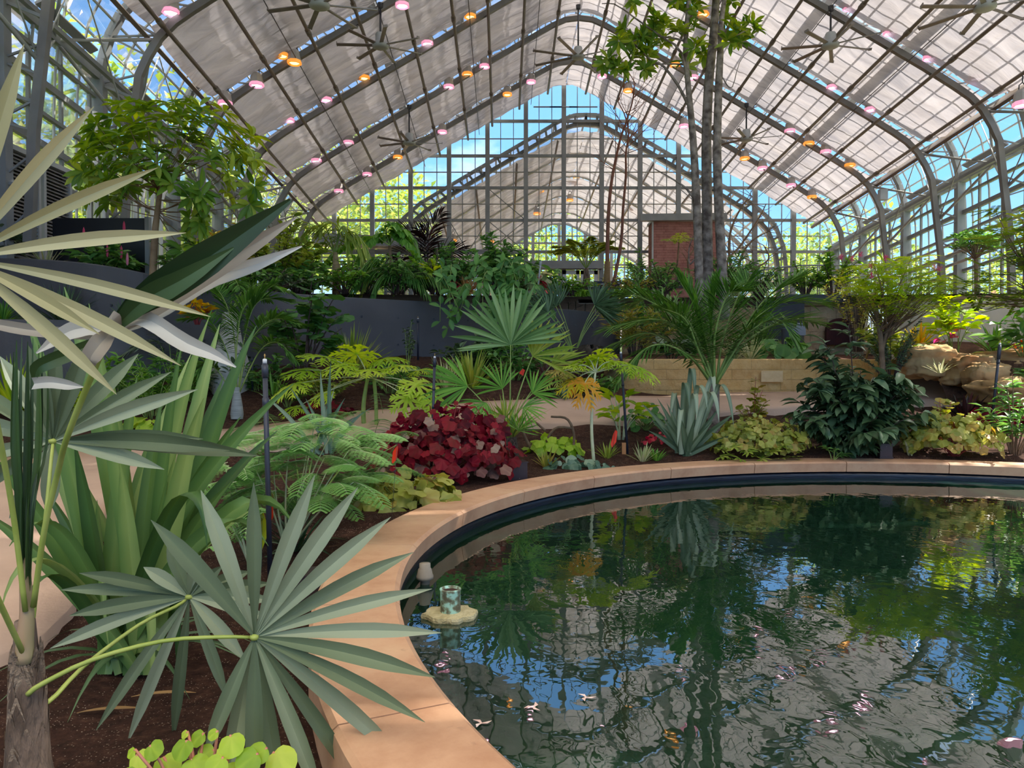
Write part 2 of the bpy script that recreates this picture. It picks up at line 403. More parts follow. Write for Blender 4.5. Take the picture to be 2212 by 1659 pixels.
for x0, y0_, x1, y1_ in ((1053, 476, 1136, 544), (1136, 476, 1053, 544), (970, 476, 1053, 612), (1053, 476, 970, 612), (1300, 476, 1383, 544), (1383, 476, 1300, 544), (1466, 406, 1549, 476), (1053, 406, 1136, 476)):
    mb.tube([at(x0, y0_, YE - .15), at(x1, y1_, YE - .15)], 0.02, 5)
mb.build('gable_brace', M['steel'], WB)
# grey lean-to canopy low in front of the gable and its slatted screen
mb = MB(); mb.bar(at(680, 518, 33.6), at(980, 530, 33.6), 1.0, 0.45, var=.5)
for k in range(9): mb.bar(at(690, 540 + k * 8, 33.8), at(1140, 540 + k * 8, 33.8), 0.05, 0.05, var=.5)
mb.build('gable_canopy', M['steel'], WB, False)
# ------------------------------------------------------------------ the second, smaller vault beyond the gable
CX2 = 1267.0
in2 = [(0, 262), (30, 263), (52, 273), (120, 312), (250, 388), (350, 450), (395, 490), (412, 530), (420, 580), (422, 700)]
out2 = [(0, 245), (32, 246), (60, 260), (120, 296), (250, 372), (360, 437), (408, 480), (428, 530), (434, 580), (436, 700)]
cl2 = [(0, 270), (30, 272), (52, 282), (120, 318), (250, 396), (330, 444)]
V2 = bpy.data.objects.new('ceiling_far', None); C.objects.link(V2); tag(V2, kind='structure')
YF = 52.0
for y in (35.15, 38.7, 42.2, 45.7, 49.2, YF):
    arch(y, CX2, in2, out2, V2, M['steel'], YE, 30, 0.2)
    mb = MB()
    for sd in (-1, 1):
        O = [at(CX2 + sd * a, b, YE) + AX * (y - YE) for a, b in resample(out2, 30)]
        I = [at(CX2 + sd * a, b, YE) + AX * (y - YE) for a, b in resample(in2, 30)]
        for i in range(29): mb.bar(O[i], O[i + 1], 0.14, 0.16, up=(0, 1, 0), var=.5); 
        if y < 36:
            for i in range(0, 29): mb.bar(I[i], O[i], 0.1, 0.05, up=(0, 1, 0), var=.5)
    mb.build('arch_rib', M['steel'], V2, False)
for sd in (-1, 1):
    skin('roof_glass', 100, 700, sd, YE + .2, YF, M['glass'], V2, CX2, out2)
    mb = MB()
    for y in np.arange(YE + .3, YF, 1.15):
        O = [at(CX2 + sd * a, b, YE) + AX * (y - YE) for a, b in resample(out2, 18)]
        for i in range(17): mb.bar(O[i], O[i + 1], 0.06, 0.08, up=(0, 1, 0), var=.5)
    for a, b in resample(out2, 20):
        p = at(CX2 + sd * a, b, YE); mb.bar(p, p + AX * (YF - YE), 0.08, 0.06, var=.5)
    mb.build('glazing_bar', M['steel_light'], V2, False)
    for a, b in ((60, 295), (150, 345), (240, 398), (320, 446)):
        mb = MB(); mb.tube([at(CX2 + sd * a, b, YE) + AX * .5, at(CX2 + sd * a, b, YE) + AX * (YF - YE - .5)], 0.05, 6); mb.build('curtain_pipe', M['steel_dark'], V2)
fy = [35.6, 38.7, 42.2, 45.7, 49.2, YF - .3]
for i in range(5):
    for sd in (-1, 1):
        side = 'grey' if sd < 0 else 'bright'
        cloth_panel(fy[i] + .15, fy[i + 1] - .15, CX2, cl2, sd, 'shade_cloth', f'{side} shade cloth inside the smaller vault behind the gable glass, {ORD[i]} bay from the glass', 'shade cloths in the far vault')
# far gable frame
WF = bpy.data.objects.new('wall_far', None); C.objects.link(WF); tag(WF, kind='structure')
o2 = resample(out2, 40); offs = AX * (YF - YE)
mb = MB()
for a in np.arange(-420, 421, 42):
    b = float(np.interp(abs(a), o2[:, 0], o2[:, 1])); t = at(CX2 + a, b, YE) + offs
    mb.box((t[0], t[1], (t[2] + 3) / 2), (0.2 if round(a) % 84 == 0 else .08, 0.12, t[2] - 3), var=.5)
for b in (330, 400, 470, 540, 610, 660):
    a = float(np.interp(b, o2[:, 1], o2[:, 0])); mb.bar(at(CX2 - a, b, YE) + offs, at(CX2 + a, b, YE) + offs, 0.1, 0.12, var=.5)
mb.build('far_gable_frame', M['frame'], WF, False)
# ------------------------------------------------------------------ grow lamps
M['lamp_body'] = solid('lamp housing', '#b9b2ae', '#aaa39f', 0.45, 3)
M['pink'] = solid('pink lamp glow', '#ffc4da', None, 0.3, emit='#ff9cc4', es=.32)
M['orange'] = solid('orange lamp glow', '#ffb060', None, 0.3, emit='#ff9a30', es=.35)
M['core'] = solid('white lamp core', '#ffffff', None, 0.3, emit='#ffe6f4', es=3.0)
M['core_o'] = solid('warm lamp core', '#ffe0b0', None, 0.3, emit='#ffc070', es=2.0)
def lamp_proto(pink):
    r = bpy.data.objects.new('grow_lamp', None); C.objects.link(r)
    mb = MB(); n = 8
    pr = [(0.02, 0.0), (0.11, -0.02), (0.165, -0.10), (0.195, -0.28), (0.19, -0.30)]
    mb.lathe(pr, n=8, var=.5); mb.build('housing', M['lamp_body'], r, False)
    mb = MB(); mb.lathe([(0.19, -0.30), (0.205, -0.32), (0.21, -0.39), (0.18, -0.405), (0.14, -0.37)], n=8, var=.5); mb.build('reflector_ring', M['pink' if pink else 'orange'], r, False)
    mb = MB(); mb.lathe([(0.14, -0.37), (0.0, -0.36)], n=8, var=.5); mb.build('lamp_lens', M['core' if pink else 'core_o'], r, False)
    mb = MB(); mb.tube([(-.1, 0, -.04), (-.09, 0, .08), (0, 0, .16), (.09, 0, .08), (.1, 0, -.04)], 0.014, 5); mb.tube([(0, 0, .14), (0, 0, .32)], 0.014, 5)
    mb.tube([(.05, 0, .02), (.15, 0, .1), (.12, 0, .25), (0, 0, .3)], 0.008, 4); mb.build('hanger', M['rod'], r)
    return r
LP = [(373,18,1),(557,176,1),(489,216,1),(638,128,0),(706,209,1),(625,253,1),(685,341,1),(733,407,1),(611,113,0),(870,5,1),(1016,30,0),(924,88,1),(787,162,0),(970,182,1),(1010,155,0),(1047,138,1),(1147,172,1),(1096,199,0),(956,280,1),(860,334,0),(754,302,1),(794,371,1),(1300,160,1),(1356,191,0),(1457,135,0),(1476,267,1),(1833,10,1),(1920,64,1),(2005,118,1),(2104,162,1),(2202,216,1),(1796,182,1),(1878,230,1),(1704,277,1),(1745,304,0),(1781,322,1),(1833,351,0),(1607,337,0),(1645,358,1),(1707,395,1),(1752,420,0),(1495,162,1),(1517,25,0)]
hi = resample(half_in, 200)
def arch_y_at(px, D):        # picture height of the inner arch at depth D above picture column px
    q = at(px, 500, D) - AX * (D - YE); rr = (q - CAM); refx = 1106 + rr[0] / YE * F
    a = abs(refx - CX)
    if a > 545: return None
    b = float(np.interp(a, hi[:, 0], hi[:, 1])); w = at(refx, b, YE) + AX * (D - YE); return w[2]
protos = {1: lamp_proto(True), 0: lamp_proto(False)}; used = {1: False, 0: False}
rows = {}
for px, py, pk in LP:
    best = None
    for D in ARCH_Y[:7]:
        za = arch_y_at(px, D)
        if za is None: continue
        z = at(px, py, D)[2]; gap = abs(za - z - 0.42)
        if best is None or gap < best[0]: best = (gap, D, za)
    D = best[1]; p = at(px, py, D); p[2] += 0.22
    rows.setdefault((D, px > 1240), []).append((px, p, pk, best[2]))
for (D, right), ls in rows.items():
    ls.sort(key=lambda q: -abs(q[0] - 1240)); k = ARCH_Y.index(D)
    for i, (px, p, pk, za) in enumerate(ls):
        o = protos[pk] if not used[pk] else copy_tree(protos[pk]); used[pk] = True
        o.location = (p[0], p[1] - .1, p[2]); o.rotation_euler = (0, 0, random.uniform(-.5, .5)); s = 1.0
        col = 'pink' if pk else 'orange'
        sl = 'sunlit roof slope' if right else 'shadowed roof slope'
        tag(o, f'{col} lamp, {ORD[i]} from the eaves on {ORD[k]} arch before gable, {sl}', 'lamp', 'grow lamps hung from the arches')
        if za - p[2] > 0.36:
            pass
for (px, py) in ((1245, 370), (1168, 399), (1231, 419), (1160, 447), (979, 505), (1060, 507), (1370, 430)):
    o = copy_tree(protos[0]); o.location = at(px, py, 43 if py < 440 else 40)
    tag(o, {1245: 'topmost orange lamp seen through the gable glass under the far ridge', 1168: 'orange lamp behind gable glass, between two taller ones of the far vault', 1231: 'orange lamp behind gable glass just above the treetop opening', 1160: 'orange lamp behind gable glass beside the slope of the treetop opening', 979: 'low orange lamp behind gable glass above the dark palm', 1060: 'low orange lamp behind gable glass, nearer the middle than its twin', 1370: 'orange lamp behind the gable glass near the stone block tower'}[px], 'lamp', 'orange lamps in the far vault')
# ------------------------------------------------------------------ ceiling fans
M['fan'] = solid('fan metal', '#8d8682', '#7d7773', 0.4, 3, metal=0.3)
def fan(px, py, D, ytop, R, n, label, rot):
    if px != 1249:
        D = min(ARCH_Y[:7], key=lambda d: abs((arch_y_at(px, d) or 99) - at(px, ytop, d)[2])); D -= .05
    p = at(px, py, D); t = at(px, ytop, D); t[2] = arch_y_at(px, D) or t[2]
    r = thing('ceiling_fan', p, label, 'ceiling fan', 'ceiling fans')
    mb = MB(); mb.tube([(0, 0, .12), (0, 0, t[2] - p[2])], 0.03, 8); mb.lathe([(0.0, t[2] - p[2] + .05), (.09, t[2] - p[2] + .02), (.08, t[2] - p[2] - .12), (.03, t[2] - p[2] - .15)]); mb.build('downrod', M['rod'], r)
    mb = MB(); mb.lathe([(0, .36), (.13, .34), (.15, .30), (.15, .12), (.2, .08), (.24, .02), (.24, -.05), (.16, -.09), (0, -.09)], n=20); mb.build('motor', M['steel_light'], r)
    for i in range(n):
        a = rot + i * 2 * PI / n; c, s = math.cos(a), math.sin(a)
        m = np.array([[c, -s, 0], [s, c, 0], [0, 0, 1]]) ; tw = math.radians(14); tm = np.array([[1, 0, 0], [0, math.cos(tw), -math.sin(tw)], [0, math.sin(tw), math.cos(tw)]])
        mb = MB(); mb.box(m @ np.array((R * .55, 0, 0)), (R * .86, .11, .025), M=m @ tm); mb.box(m @ np.array((R * .99, 0, 0.015)), (.02, .13, .07), M=m @ tm)
        mb.build('blade', M['fan'], r, False)
fan(1249, 122, 28.0, 28, 1.75, 8, 'largest ceiling fan, eight blades, hung under the ridge', .3)
fan(884, 308, 29.5, 222, 1.25, 7, 'ceiling fan on a long black rod above the dark feather palm', .1)
fan(822, 98, 23.5, 38, 1.25, 7, 'ceiling fan hung beside an orange lamp over the concrete walls', .5)
fan(1794, 97, 23.0, 2, 1.35, 7, 'ceiling fan on the sunlit slope beside the tree trunks, highest of that slope', .25)
fan(1612, 300, 29.0, 222, 1.25, 7, 'ceiling fan just beside the three grey trunks, lower one', .6)
fan(690, 10, 17.5, -120, 1.35, 7, 'ceiling fan cut by the picture top over the grey cloths', .2)
fan(2128, 14, 17.5, -90, 1.5, 7, 'ceiling fan cut by the picture top under the brown-lit cloth', .45)
# small square sensor box on the curved eaves glass
mb = MB(); mb.box(at(1907, 421, 26), (.26, .2, .36), var=.5); mb.box(at(1907, 421, 26) + np.array([.1, .3, .1]), (.04, .6, .04), var=.5)
tag(mb.build('sensor_box', M['steel_light'], None, False), 'small pale sensor box on the curved eaves glass', 'sensor box')
from mathutils import noise as mnoise
# ------------------------------------------------------------------ soil, paths, pond
def soilmat(name, a, b, c, speck=True, sc=14):
    m, nt, out = newmat(name); p = N(nt, 'ShaderNodeBsdfPrincipled', Roughness=0.95); p.inputs['Specular IOR Level'].default_value = 0.15; L(nt, p.outputs[0], out.inputs[0])
    tc = N(nt, 'ShaderNodeTexCoord'); n = N(nt, 'ShaderNodeTexNoise', Scale=sc, Detail=10.0, Roughness=0.75); L(nt, tc.outputs['Object'], n.inputs['Vector'])
    r = ramp(nt, n.outputs[0], [(0.3, srgb(a)), (0.55, srgb(b)), (0.75, srgb(c))]); last = r.outputs[0]
    if speck:
        v = N(nt, 'ShaderNodeTexVoronoi', Scale=70.0); L(nt, tc.outputs['Object'], v.inputs['Vector'])
        s = ramp(nt, v.outputs['Distance'], [(0.13, (1, 1, 1, 1)), (0.21, (0, 0, 0, 1))])
        n2 = N(nt, 'ShaderNodeTexNoise', Scale=9.0, Detail=3.0); L(nt, tc.outputs['Object'], n2.inputs['Vector']); s2 = ramp(nt, n2.outputs[0], [(0.42, (0, 0, 0, 1)), (0.52, (1, 1, 1, 1))])
        mu = N(nt, 'ShaderNodeMath', _operation='MULTIPLY'); L(nt, s.outputs[0], mu.inputs[0]); L(nt, s2.outputs[0], mu.inputs[1])
        mx = N(nt, 'ShaderNodeMix', _data_type='RGBA'); L(nt, mu.outputs[0], mx.inputs[0]); L(nt, last, mx.inputs[6]); mx.inputs[7].default_value = srgb('#c9b29c'); last = mx.outputs[2]
    L(nt, last, p.inputs['Base Color'])
    bp = N(nt, 'ShaderNodeBump', Strength=1.0); bp.inputs['Distance'].default_value = 0.05; L(nt, n.outputs[0], bp.inputs['Height']); L(nt, bp.outputs[0], p.inputs['Normal'])
    return m
M['soil'] = soilmat('dark mulch soil', '#2c1c16', '#563a2e', '#86634f')
M['soil_far'] = soilmat('brown soil', '#3f2a20', '#6d4d3c', '#957159', False, 6)
def pavemat(name, a, b, scale=1.2):
    m = solid(name, a, b, 0.8, scale, bump=0.12, bscale=25, det=8); return m
M['path'] = pavemat('tan concrete paving', '#b79a86', '#c9ab95')
# terrain: rings around the pond
mb = MB(); nr, na = 46, 180; RO = PR + CW - 0.03; P = np.zeros((nr, na, 3))
for i in range(nr):
    r = RO + (i / (nr - 1)) ** 1.8 * 42
    for j in range(na):
        a = 2 * PI * j / na; x = PC[0] + r * math.cos(a); y = PC[1] + r * math.sin(a)
        x = min(max(x, -14), 18); y = min(max(y, -6), 35)
        z = g(x, y)
        n_ = 0.05 * math.sin(x * 2.1 + y * 1.3) * math.sin(y * 2.7 - x * .8) + 0.03 * math.sin(x * 5.3) * math.sin(y * 4.7)
        z += n_ * min(1, i / 6)
        if i == 0: z = min(z, RIMZ - .03)
        if y > 6: z = max(z, RIMZ - 0.06)
        P[i, j] = (x, y, z)
mb.grid(P, var=.5, closed=True); o = mb.build('floor', M['soil'], None); tag(o, kind='structure')
def gm(x, y):
    z = g(x, y); return max(z, RIMZ - .06) if y > 6 else z
# path polygon from its two edges
inner = [(-500, 1560), (-120, 1480), (0, 1445), (95, 1395), (165, 1320), (160, 1250), (250, 1110), (330, 1040), (450, 986), (560, 980), (840, 932), (1050, 918), (1200, 925), (1370, 917), (1540, 902), (1706, 889), (1850, 880), (2000, 874), (2150, 872), (2300, 872)]
outer = [(-900, 1120), (-500, 1040), (-200, 1010), (0, 1000), (120, 985), (200, 970), (300, 955), (380, 945), (440, 938), (500, 934), (735, 899), (1050, 874), (1240, 869), (1402, 862), (1540, 853), (1706, 842), (1850, 826), (1954, 814), (2106, 828), (2300, 845)]
mb = MB(); rows_ = []
for a, b in zip(inner, outer):
    p, q = hit(*a, dz=.02), hit(*b, dz=.02); rows_.append([p * (1 - t) + q * t for t in np.linspace(0, 1, 8)])
P = np.array(rows_)
PP = []
for i in range(len(P) - 1):
    for t in np.linspace(0, 1, 6)[:-1]: PP.append(P[i] * (1 - t) + P[i + 1] * t)
PP.append(P[-1]); PP = np.array(PP)
for r_ in PP:
    for q in r_: q[2] = gm(q[0], q[1]) + 0.075
top = PP.copy(); e1 = PP[:, :1].copy(); e1[:, :, 2] -= .3; e2 = PP[:, -1:].copy(); e2[:, :, 2] -= .3
mb.grid(np.concatenate([e1, top, e2], 1), var=.5); tag(mb.build('floor_path', M['path'], None, True), kind='structure')
# pond ---------------------------------------------------------------
def ring(r0, r1, a0, a1, prof_fn, n=14):
    pass
M['coping'] = None
m, nt, out = newmat('tan cast stone'); p = N(nt, 'ShaderNodeBsdfPrincipled', Roughness=0.6); L(nt, p.outputs[0], out.inputs[0])
tc = N(nt, 'ShaderNodeTexCoord'); n = N(nt, 'ShaderNodeTexNoise', Scale=3.0, Detail=9.0, Roughness=.65); L(nt, tc.outputs['Object'], n.inputs['Vector'])
r = ramp(nt, n.outputs[0], [(0.3, srgb('#b88a69')), (0.5, srgb('#cb9f7d')), (0.72, srgb('#d4af8b'))])
n2 = N(nt, 'ShaderNodeTexNoise', Scale=9.0, Detail=8.0, Roughness=.7); L(nt, tc.outputs['Object'], n2.inputs['Vector']); s = ramp(nt, n2.outputs[0], [(0.62, (0, 0, 0, 1)), (0.74, (.55, .55, .55, 1))])
sx = N(nt, 'ShaderNodeSeparateXYZ'); gn = N(nt, 'ShaderNodeNewGeometry'); L(nt, gn.outputs['Normal'], sx.inputs[0])
mx = N(nt, 'ShaderNodeMix', _data_type='RGBA'); L(nt, s.outputs[0], mx.inputs[0]); L(nt, r.outputs[0], mx.inputs[6]); mx.inputs[7].default_value = srgb('#8d6c58'); L(nt, mx.outputs[2], p.inputs['Base Color'])
bp = N(nt, 'ShaderNodeBump', Strength=.15); bp.inputs['Distance'].default_value = .01; L(nt, n2.outputs[0], bp.inputs['Height']); L(nt, bp.outputs[0], p.inputs['Normal']); M['coping'] = m
coping = thing('pond_coping', (PC[0], PC[1], 0), 'curved tan stone rim of blocks around the green pond', 'pond rim')
pr_c = [(PR + .01, RIMZ - .125), (PR - .005, RIMZ - .02), (PR + .02, RIMZ), (PR + CW - .02, RIMZ), (PR + CW, RIMZ - .015), (PR + CW, 0.02), (PR + .12, 0.02), (PR + .12, RIMZ - .125)]
k = 0; ang = T0; nb = int(round(2 * PI / abs(DT)))
for q in range(nb):
    a0 = T0 + q * (2 * PI / nb) * -1; a1 = a0 - 2 * PI / nb; gap = .0009
    A = np.linspace(a0 - gap, a1 + gap, 9)
    G = np.array([[(r_ * math.cos(a), r_ * math.sin(a), z) for r_, z in pr_c] for a in A])
    mb = MB(); mb.grid(G, var=.5, closed=True); mb.add(np.concatenate([G[0], G[-1]]), [tuple(range(8)), tuple(range(15, 7, -1))], var=.5)
    ob = mb.build('coping_block', M['coping'], coping, False)
M['liner'] = solid('navy pond liner', '#0c101c', '#141a2a', .3, 3, bump=.2, bscale=8, stretch=(1, 1, 8))
mb = MB(); pr_l = [(PR + .1, RIMZ - .125), (PR + .06, RIMZ - .13), (PR + .03, RIMZ - .16), (PR + .035, WATZ + .02), (PR + .03, -.5), (PR - .5, -.75)]
G = np.array([[(PC[0] + r_ * math.cos(a), PC[1] + r_ * math.sin(a), z) for r_, z in pr_l] for a in np.linspace(0, 2 * PI, 121)])
mb.grid(G, var=.5); tag(mb.build('pond_liner', M['liner'], None), 'dark navy liner lining the inside wall of the pond', 'pond liner')
m, nt, out = newmat('algae pond bed'); p = N(nt, 'ShaderNodeBsdfPrincipled', Roughness=.9); L(nt, p.outputs[0], out.inputs[0]); tc = N(nt, 'ShaderNodeTexCoord'); n = N(nt, 'ShaderNodeTexNoise', Scale=.8, Detail=6.0); L(nt, tc.outputs['Object'], n.inputs['Vector'])
r = ramp(nt, n.outputs[0], [(.35, srgb('#3d6446')), (.5, srgb('#67965a')), (.65, srgb('#a0bd7a'))]); L(nt, r.outputs[0], p.inputs['Base Color'])
mb = MB(); G = np.array([[(PC[0] + r_ * math.cos(a), PC[1] + r_ * math.sin(a), -.75 - .05 * (1 - r_ / PR)) for r_ in np.linspace(0.01, PR - .45, 6)] for a in np.linspace(0, 2 * PI, 73)])
mb.grid(G, var=.5); tag(mb.build('pond_bed', m, None), 'algae green bed under the pond water', 'pond bed', kind='structure')
m, nt, out = newmat('pond water')
tc = N(nt, 'ShaderNodeTexCoord'); mp = N(nt, 'ShaderNodeMapping'); mp.inputs['Scale'].default_value = (1, .75, 1); L(nt, tc.outputs['Object'], mp.inputs[0])
n1 = N(nt, 'ShaderNodeTexNoise', Scale=6.0, Detail=2.5, Roughness=.45, Distortion=.3); L(nt, mp.outputs[0], n1.inputs['Vector'])
n3 = N(nt, 'ShaderNodeTexNoise', Scale=1.3, Detail=2.0); L(nt, mp.outputs[0], n3.inputs['Vector'])
am = ramp(nt, n3.outputs[0], [(.35, (.25, .25, .25, 1)), (.65, (1, 1, 1, 1))])
hm = N(nt, 'ShaderNodeMath', _operation='MULTIPLY'); L(nt, n1.outputs[0], hm.inputs[0]); L(nt, am.outputs[0], hm.inputs[1])
bp = N(nt, 'ShaderNodeBump', Strength=1.0); bp.inputs['Distance'].default_value = .0032; L(nt, hm.outputs[0], bp.inputs['Height'])
gl = N(nt, 'ShaderNodeBsdfGlossy', Roughness=.0); gl.inputs[0].default_value = (.95, .95, .97, 1); L(nt, bp.outputs[0], gl.inputs['Normal'])
tr = N(nt, 'ShaderNodeBsdfTransparent'); tr.inputs[0].default_value = (.42, .66, .50, 1)
df = N(nt, 'ShaderNodeBsdfDiffuse'); df.inputs[0].default_value = srgb('#2f5a44'); mu = N(nt, 'ShaderNodeMixShader', Fac=.22); L(nt, tr.outputs[0], mu.inputs[1]); L(nt, df.outputs[0], mu.inputs[2])
fr = N(nt, 'ShaderNodeFresnel', IOR=2.1); L(nt, bp.outputs[0], fr.inputs['Normal'])
ms = N(nt, 'ShaderNodeMixShader'); L(nt, fr.outputs[0], ms.inputs[0]); L(nt, mu.outputs[0], ms.inputs[1]); L(nt, gl.outputs[0], ms.inputs[2]); L(nt, ms.outputs[0], out.inputs[0])
mb = MB(); G = np.array([[(PC[0] + r_ * math.cos(a), PC[1] + r_ * math.sin(a), WATZ) for r_ in (0.01, 2, PR + .034)] for a in np.linspace(0, 2 * PI, 97)])
mb.grid(G, var=.5); tag(mb.build('pond_water', m, None), 'green still water of the round pond', 'pond water', kind='structure')
# standpipe with stone collar, small spout fixture, petals
def patina():
    m, nt, out = newmat('patinated copper'); p = N(nt, 'ShaderNodeBsdfPrincipled', Roughness=.6); L(nt, p.outputs[0], out.inputs[0]); tc = N(nt, 'ShaderNodeTexCoord'); n = N(nt, 'ShaderNodeTexNoise', Scale=26.0, Detail=6.0); L(nt, tc.outputs['Object'], n.inputs['Vector'])
    r = ramp(nt, n.outputs[0], [(.42, srgb('#5d5a48')), (.5, srgb('#7b8a72')), (.58, srgb('#a3d0c0'))]); L(nt, r.outputs[0], p.inputs['Base Color']); return m
M['patina'] = patina(); M['lichen'] = solid('pale lichen stone', '#a79c72', '#c4ba92', .9, 20, bump=.5, bscale=60)
p = at(973, 1331, 4.12); sp_ = thing('standpipe', (p[0], p[1], WATZ), 'patinated copper standpipe rising through a stone collar in the pond', 'pond pipe')
mb = MB(); mb.lathe([(.0, .13), (.045, .13), (.048, .155), (.058, .155), (.06, .15), (.056, .14), (.055, -.5), (.068, -.52), (.068, -.56), (.055, -.58), (.055, -.9)], n=24, var=.5); mb.build('pipe', M['patina'], sp_)
mb = MB(); mb.lathe([(0, .142), (.046, .142)], n=20); mb.build('pipe_mouth', solid('rusty inside', '#3a2018', None, .9), sp_)
mb = MB(); n_ = 26; rr = [.145 + .012 * math.sin(i * 1.9) + .008 * math.sin(i * 3.3) for i in range(n_)]
V = [(r_ * s_ * math.cos(i * 2 * PI / n_), r_ * s_ * .9 * math.sin(i * 2 * PI / n_), z) for s_, z in ((.36, .03), (.97, .026), (1, .012), (.98, -.012), (.36, -.02)) for i, r_ in enumerate(rr)]
mb.grid(np.array(V).reshape(5, n_, 3), var=.5, closed=True); mb.build('stone_collar', M['lichen'], sp_, False)
p = at(918, 1278, 4.75); mb = MB(); mb.lathe([(0, .13), (.035, .13), (.036, .10), (.042, .095), (.05, .06), (.055, .05), (.055, .035), (.03, .02), (.028, -.3)], c=(p[0], p[1], WATZ), n=20, var=.5)
tag(mb.build('spout_fixture', solid('chalky fixture', '#9a9284', '#867e70', .8, 9), None), 'small chalky capped fixture beside the pond wall', 'pond fixture')
M['petal'] = solid('fallen petal', '#e9d9d2', '#d8b8ac', .7, 30)
for i, (px, py) in enumerate(((1040, 1562), (1153, 1527), (1266, 1506))):
    d = ray(px, py); t = (WATZ + .004 - 1.6) / d[2]; p = CAM + d * t; mb = MB()
    for a in (0, 2.1, 3.9): 
        mb.blade([p, p + .02 * np.array([math.cos(a + i), math.sin(a + i), .1]), p + .042 * np.array([math.cos(a + i + .4), math.sin(a + i + .4), .05])], (.006, .016, .002), (math.sin(a + i), -math.cos(a + i), 0))
    tag(mb.build('fallen_flower', M['petal'], None), ('pale fallen flower on the water closest to the stone rim', 'pale fallen flower floating between the two others', 'pale speck of a flower floating farthest from the stone rim')[i], 'flower', 'fallen flowers on the pond')
# ------------------------------------------------------------------ retaining walls and terraces
def wall_strip(name, pts, z0, z1, th, mat, label, cat, kind=None, bevel=.02):
    """pts (x,y) polyline of the wall's visible face; the wall's thickness goes backwards."""
    pts = np.array(pts, float); t = np.gradient(pts, axis=0); t /= np.linalg.norm(t, axis=1)[:, None]; nrmv = np.stack([-t[:, 1], t[:, 0]], 1)
    back = pts + nrmv * th; z0 = np.broadcast_to(z0, len(pts)); z1 = np.broadcast_to(z1, len(pts))
    G = np.array([[(*pts[i], z0[i]), (*pts[i], z1[i] - bevel), (*(pts[i] + nrmv[i] * bevel), z1[i]), (*(back[i] - nrmv[i] * bevel), z1[i]), (*back[i], z1[i] - bevel), (*back[i], z0[i])] for i in range(len(pts))])
    mb = MB(); mb.grid(G, var=.5, closed=True); mb.add(np.concatenate([G[0], G[-1]]), [tuple(range(6)), tuple(range(11, 5, -1))], var=.5)
    o = mb.build(name, mat, None, False); tag(o, label, cat, kind=kind); return o
def smooth(pts, n):
    pts = np.array(pts, float); s = np.concatenate([[0], np.cumsum(np.linalg.norm(np.diff(pts, axis=0), axis=1))]); t = np.linspace(0, s[-1], n)
    q = np.stack([np.interp(t, s, pts[:, i]) for i in range(pts.shape[1])], 1)
    for _ in range(3): q[1:-1] = (q[:-2] + 2 * q[1:-1] + q[2:]) / 4
    return q
WZ = 3.15
wt = [(0, 557, 3.68), (50, 558, 3.66), (100, 560, 3.62), (199, 568, 3.50), (313, 588, 3.34), (362, 601, 3.27), (430, 618, 3.18), (560, 626, 3.15), (667, 637, 3.15), (840, 647, 3.15), (1045, 656, 3.15), (1241, 669, 3.15), (1340, 682, 3.15)]
wpts = []
for px, py, z in wt:
    d = ray(px, py); t = (z - 1.6) / d[2]; wpts.append((d[0] * t, t, z))
wpts = smooth([(-10.2, wpts[0][1] + .1, 3.7)] + wpts, 60); wtop = wpts[:, 2]; wpts = wpts[:, :2]
M['concrete2'] = solid('dark formed concrete', '#555354', '#636061', .8, .9, bump=.1, bscale=12)
wall_strip('retaining_wall', wpts, 0.3, wtop, .22, M['concrete2'], 'long curving dark grey concrete retaining wall behind the beds', 'retaining wall')
mb = MB()
for k in range(16):                                                    # formwork tie holes
    i = 8 + k * 3; q = wpts[i]; 
    for z in (2.75, 2.15): 
        mb.box((q[0], q[1] - .01, z), (.035, .03, .035), var=.5)
ww = bpy.data.objects['retaining_wall']; mb.build('tie_hole', M['rod'], ww, False)
lw = []
for px, py in ((-160, 690), (0, 689), (220, 692), (330, 696), (420, 702), (452, 706)):
    d = ray(px, py); t = (2.45 - 1.6) / d[2]; lw.append((d[0] * t, t))
lw = smooth(lw, 20)
wall_strip('planter_wall', lw, 0.2, 2.45, .16, M['concrete'], 'low dark concrete planter wall under the yucca', 'planter wall')
mb = MB(); G = np.array([[(q[0], q[1] + .1, 2.36), (q[0] - .05, float(np.interp(q[0], wpts[:, 0], wpts[:, 1])) + .1, 2.42)] for q in lw])
mb.grid(G, var=.5); tag(mb.build('floor_planter', M['soil_far'], None), kind='structure')
# upper terrace
front = [tuple(q) for q in wpts] + [(4.5, 21.0), (6.5, 20.2), (8.2, 19.6), (8.7, 17.0), (9.6, 16.2), (11.5, 15.6), (14.6, 15.2)]
front = np.array([f for f in front if f[0] > -11.5]); mb = MB(); rws = []
for t in np.linspace(0, 1, 10):
    rws.append([(x, y + .12 + (36 - y) * t, 3.05 + .95 * min(1, max(0, (y + (36 - y) * t - 14) / 12))) for x, y in front])
mb.grid(np.array(rws), var=.5); tag(mb.build('floor_terrace', M['soil_far'], None), kind='structure')
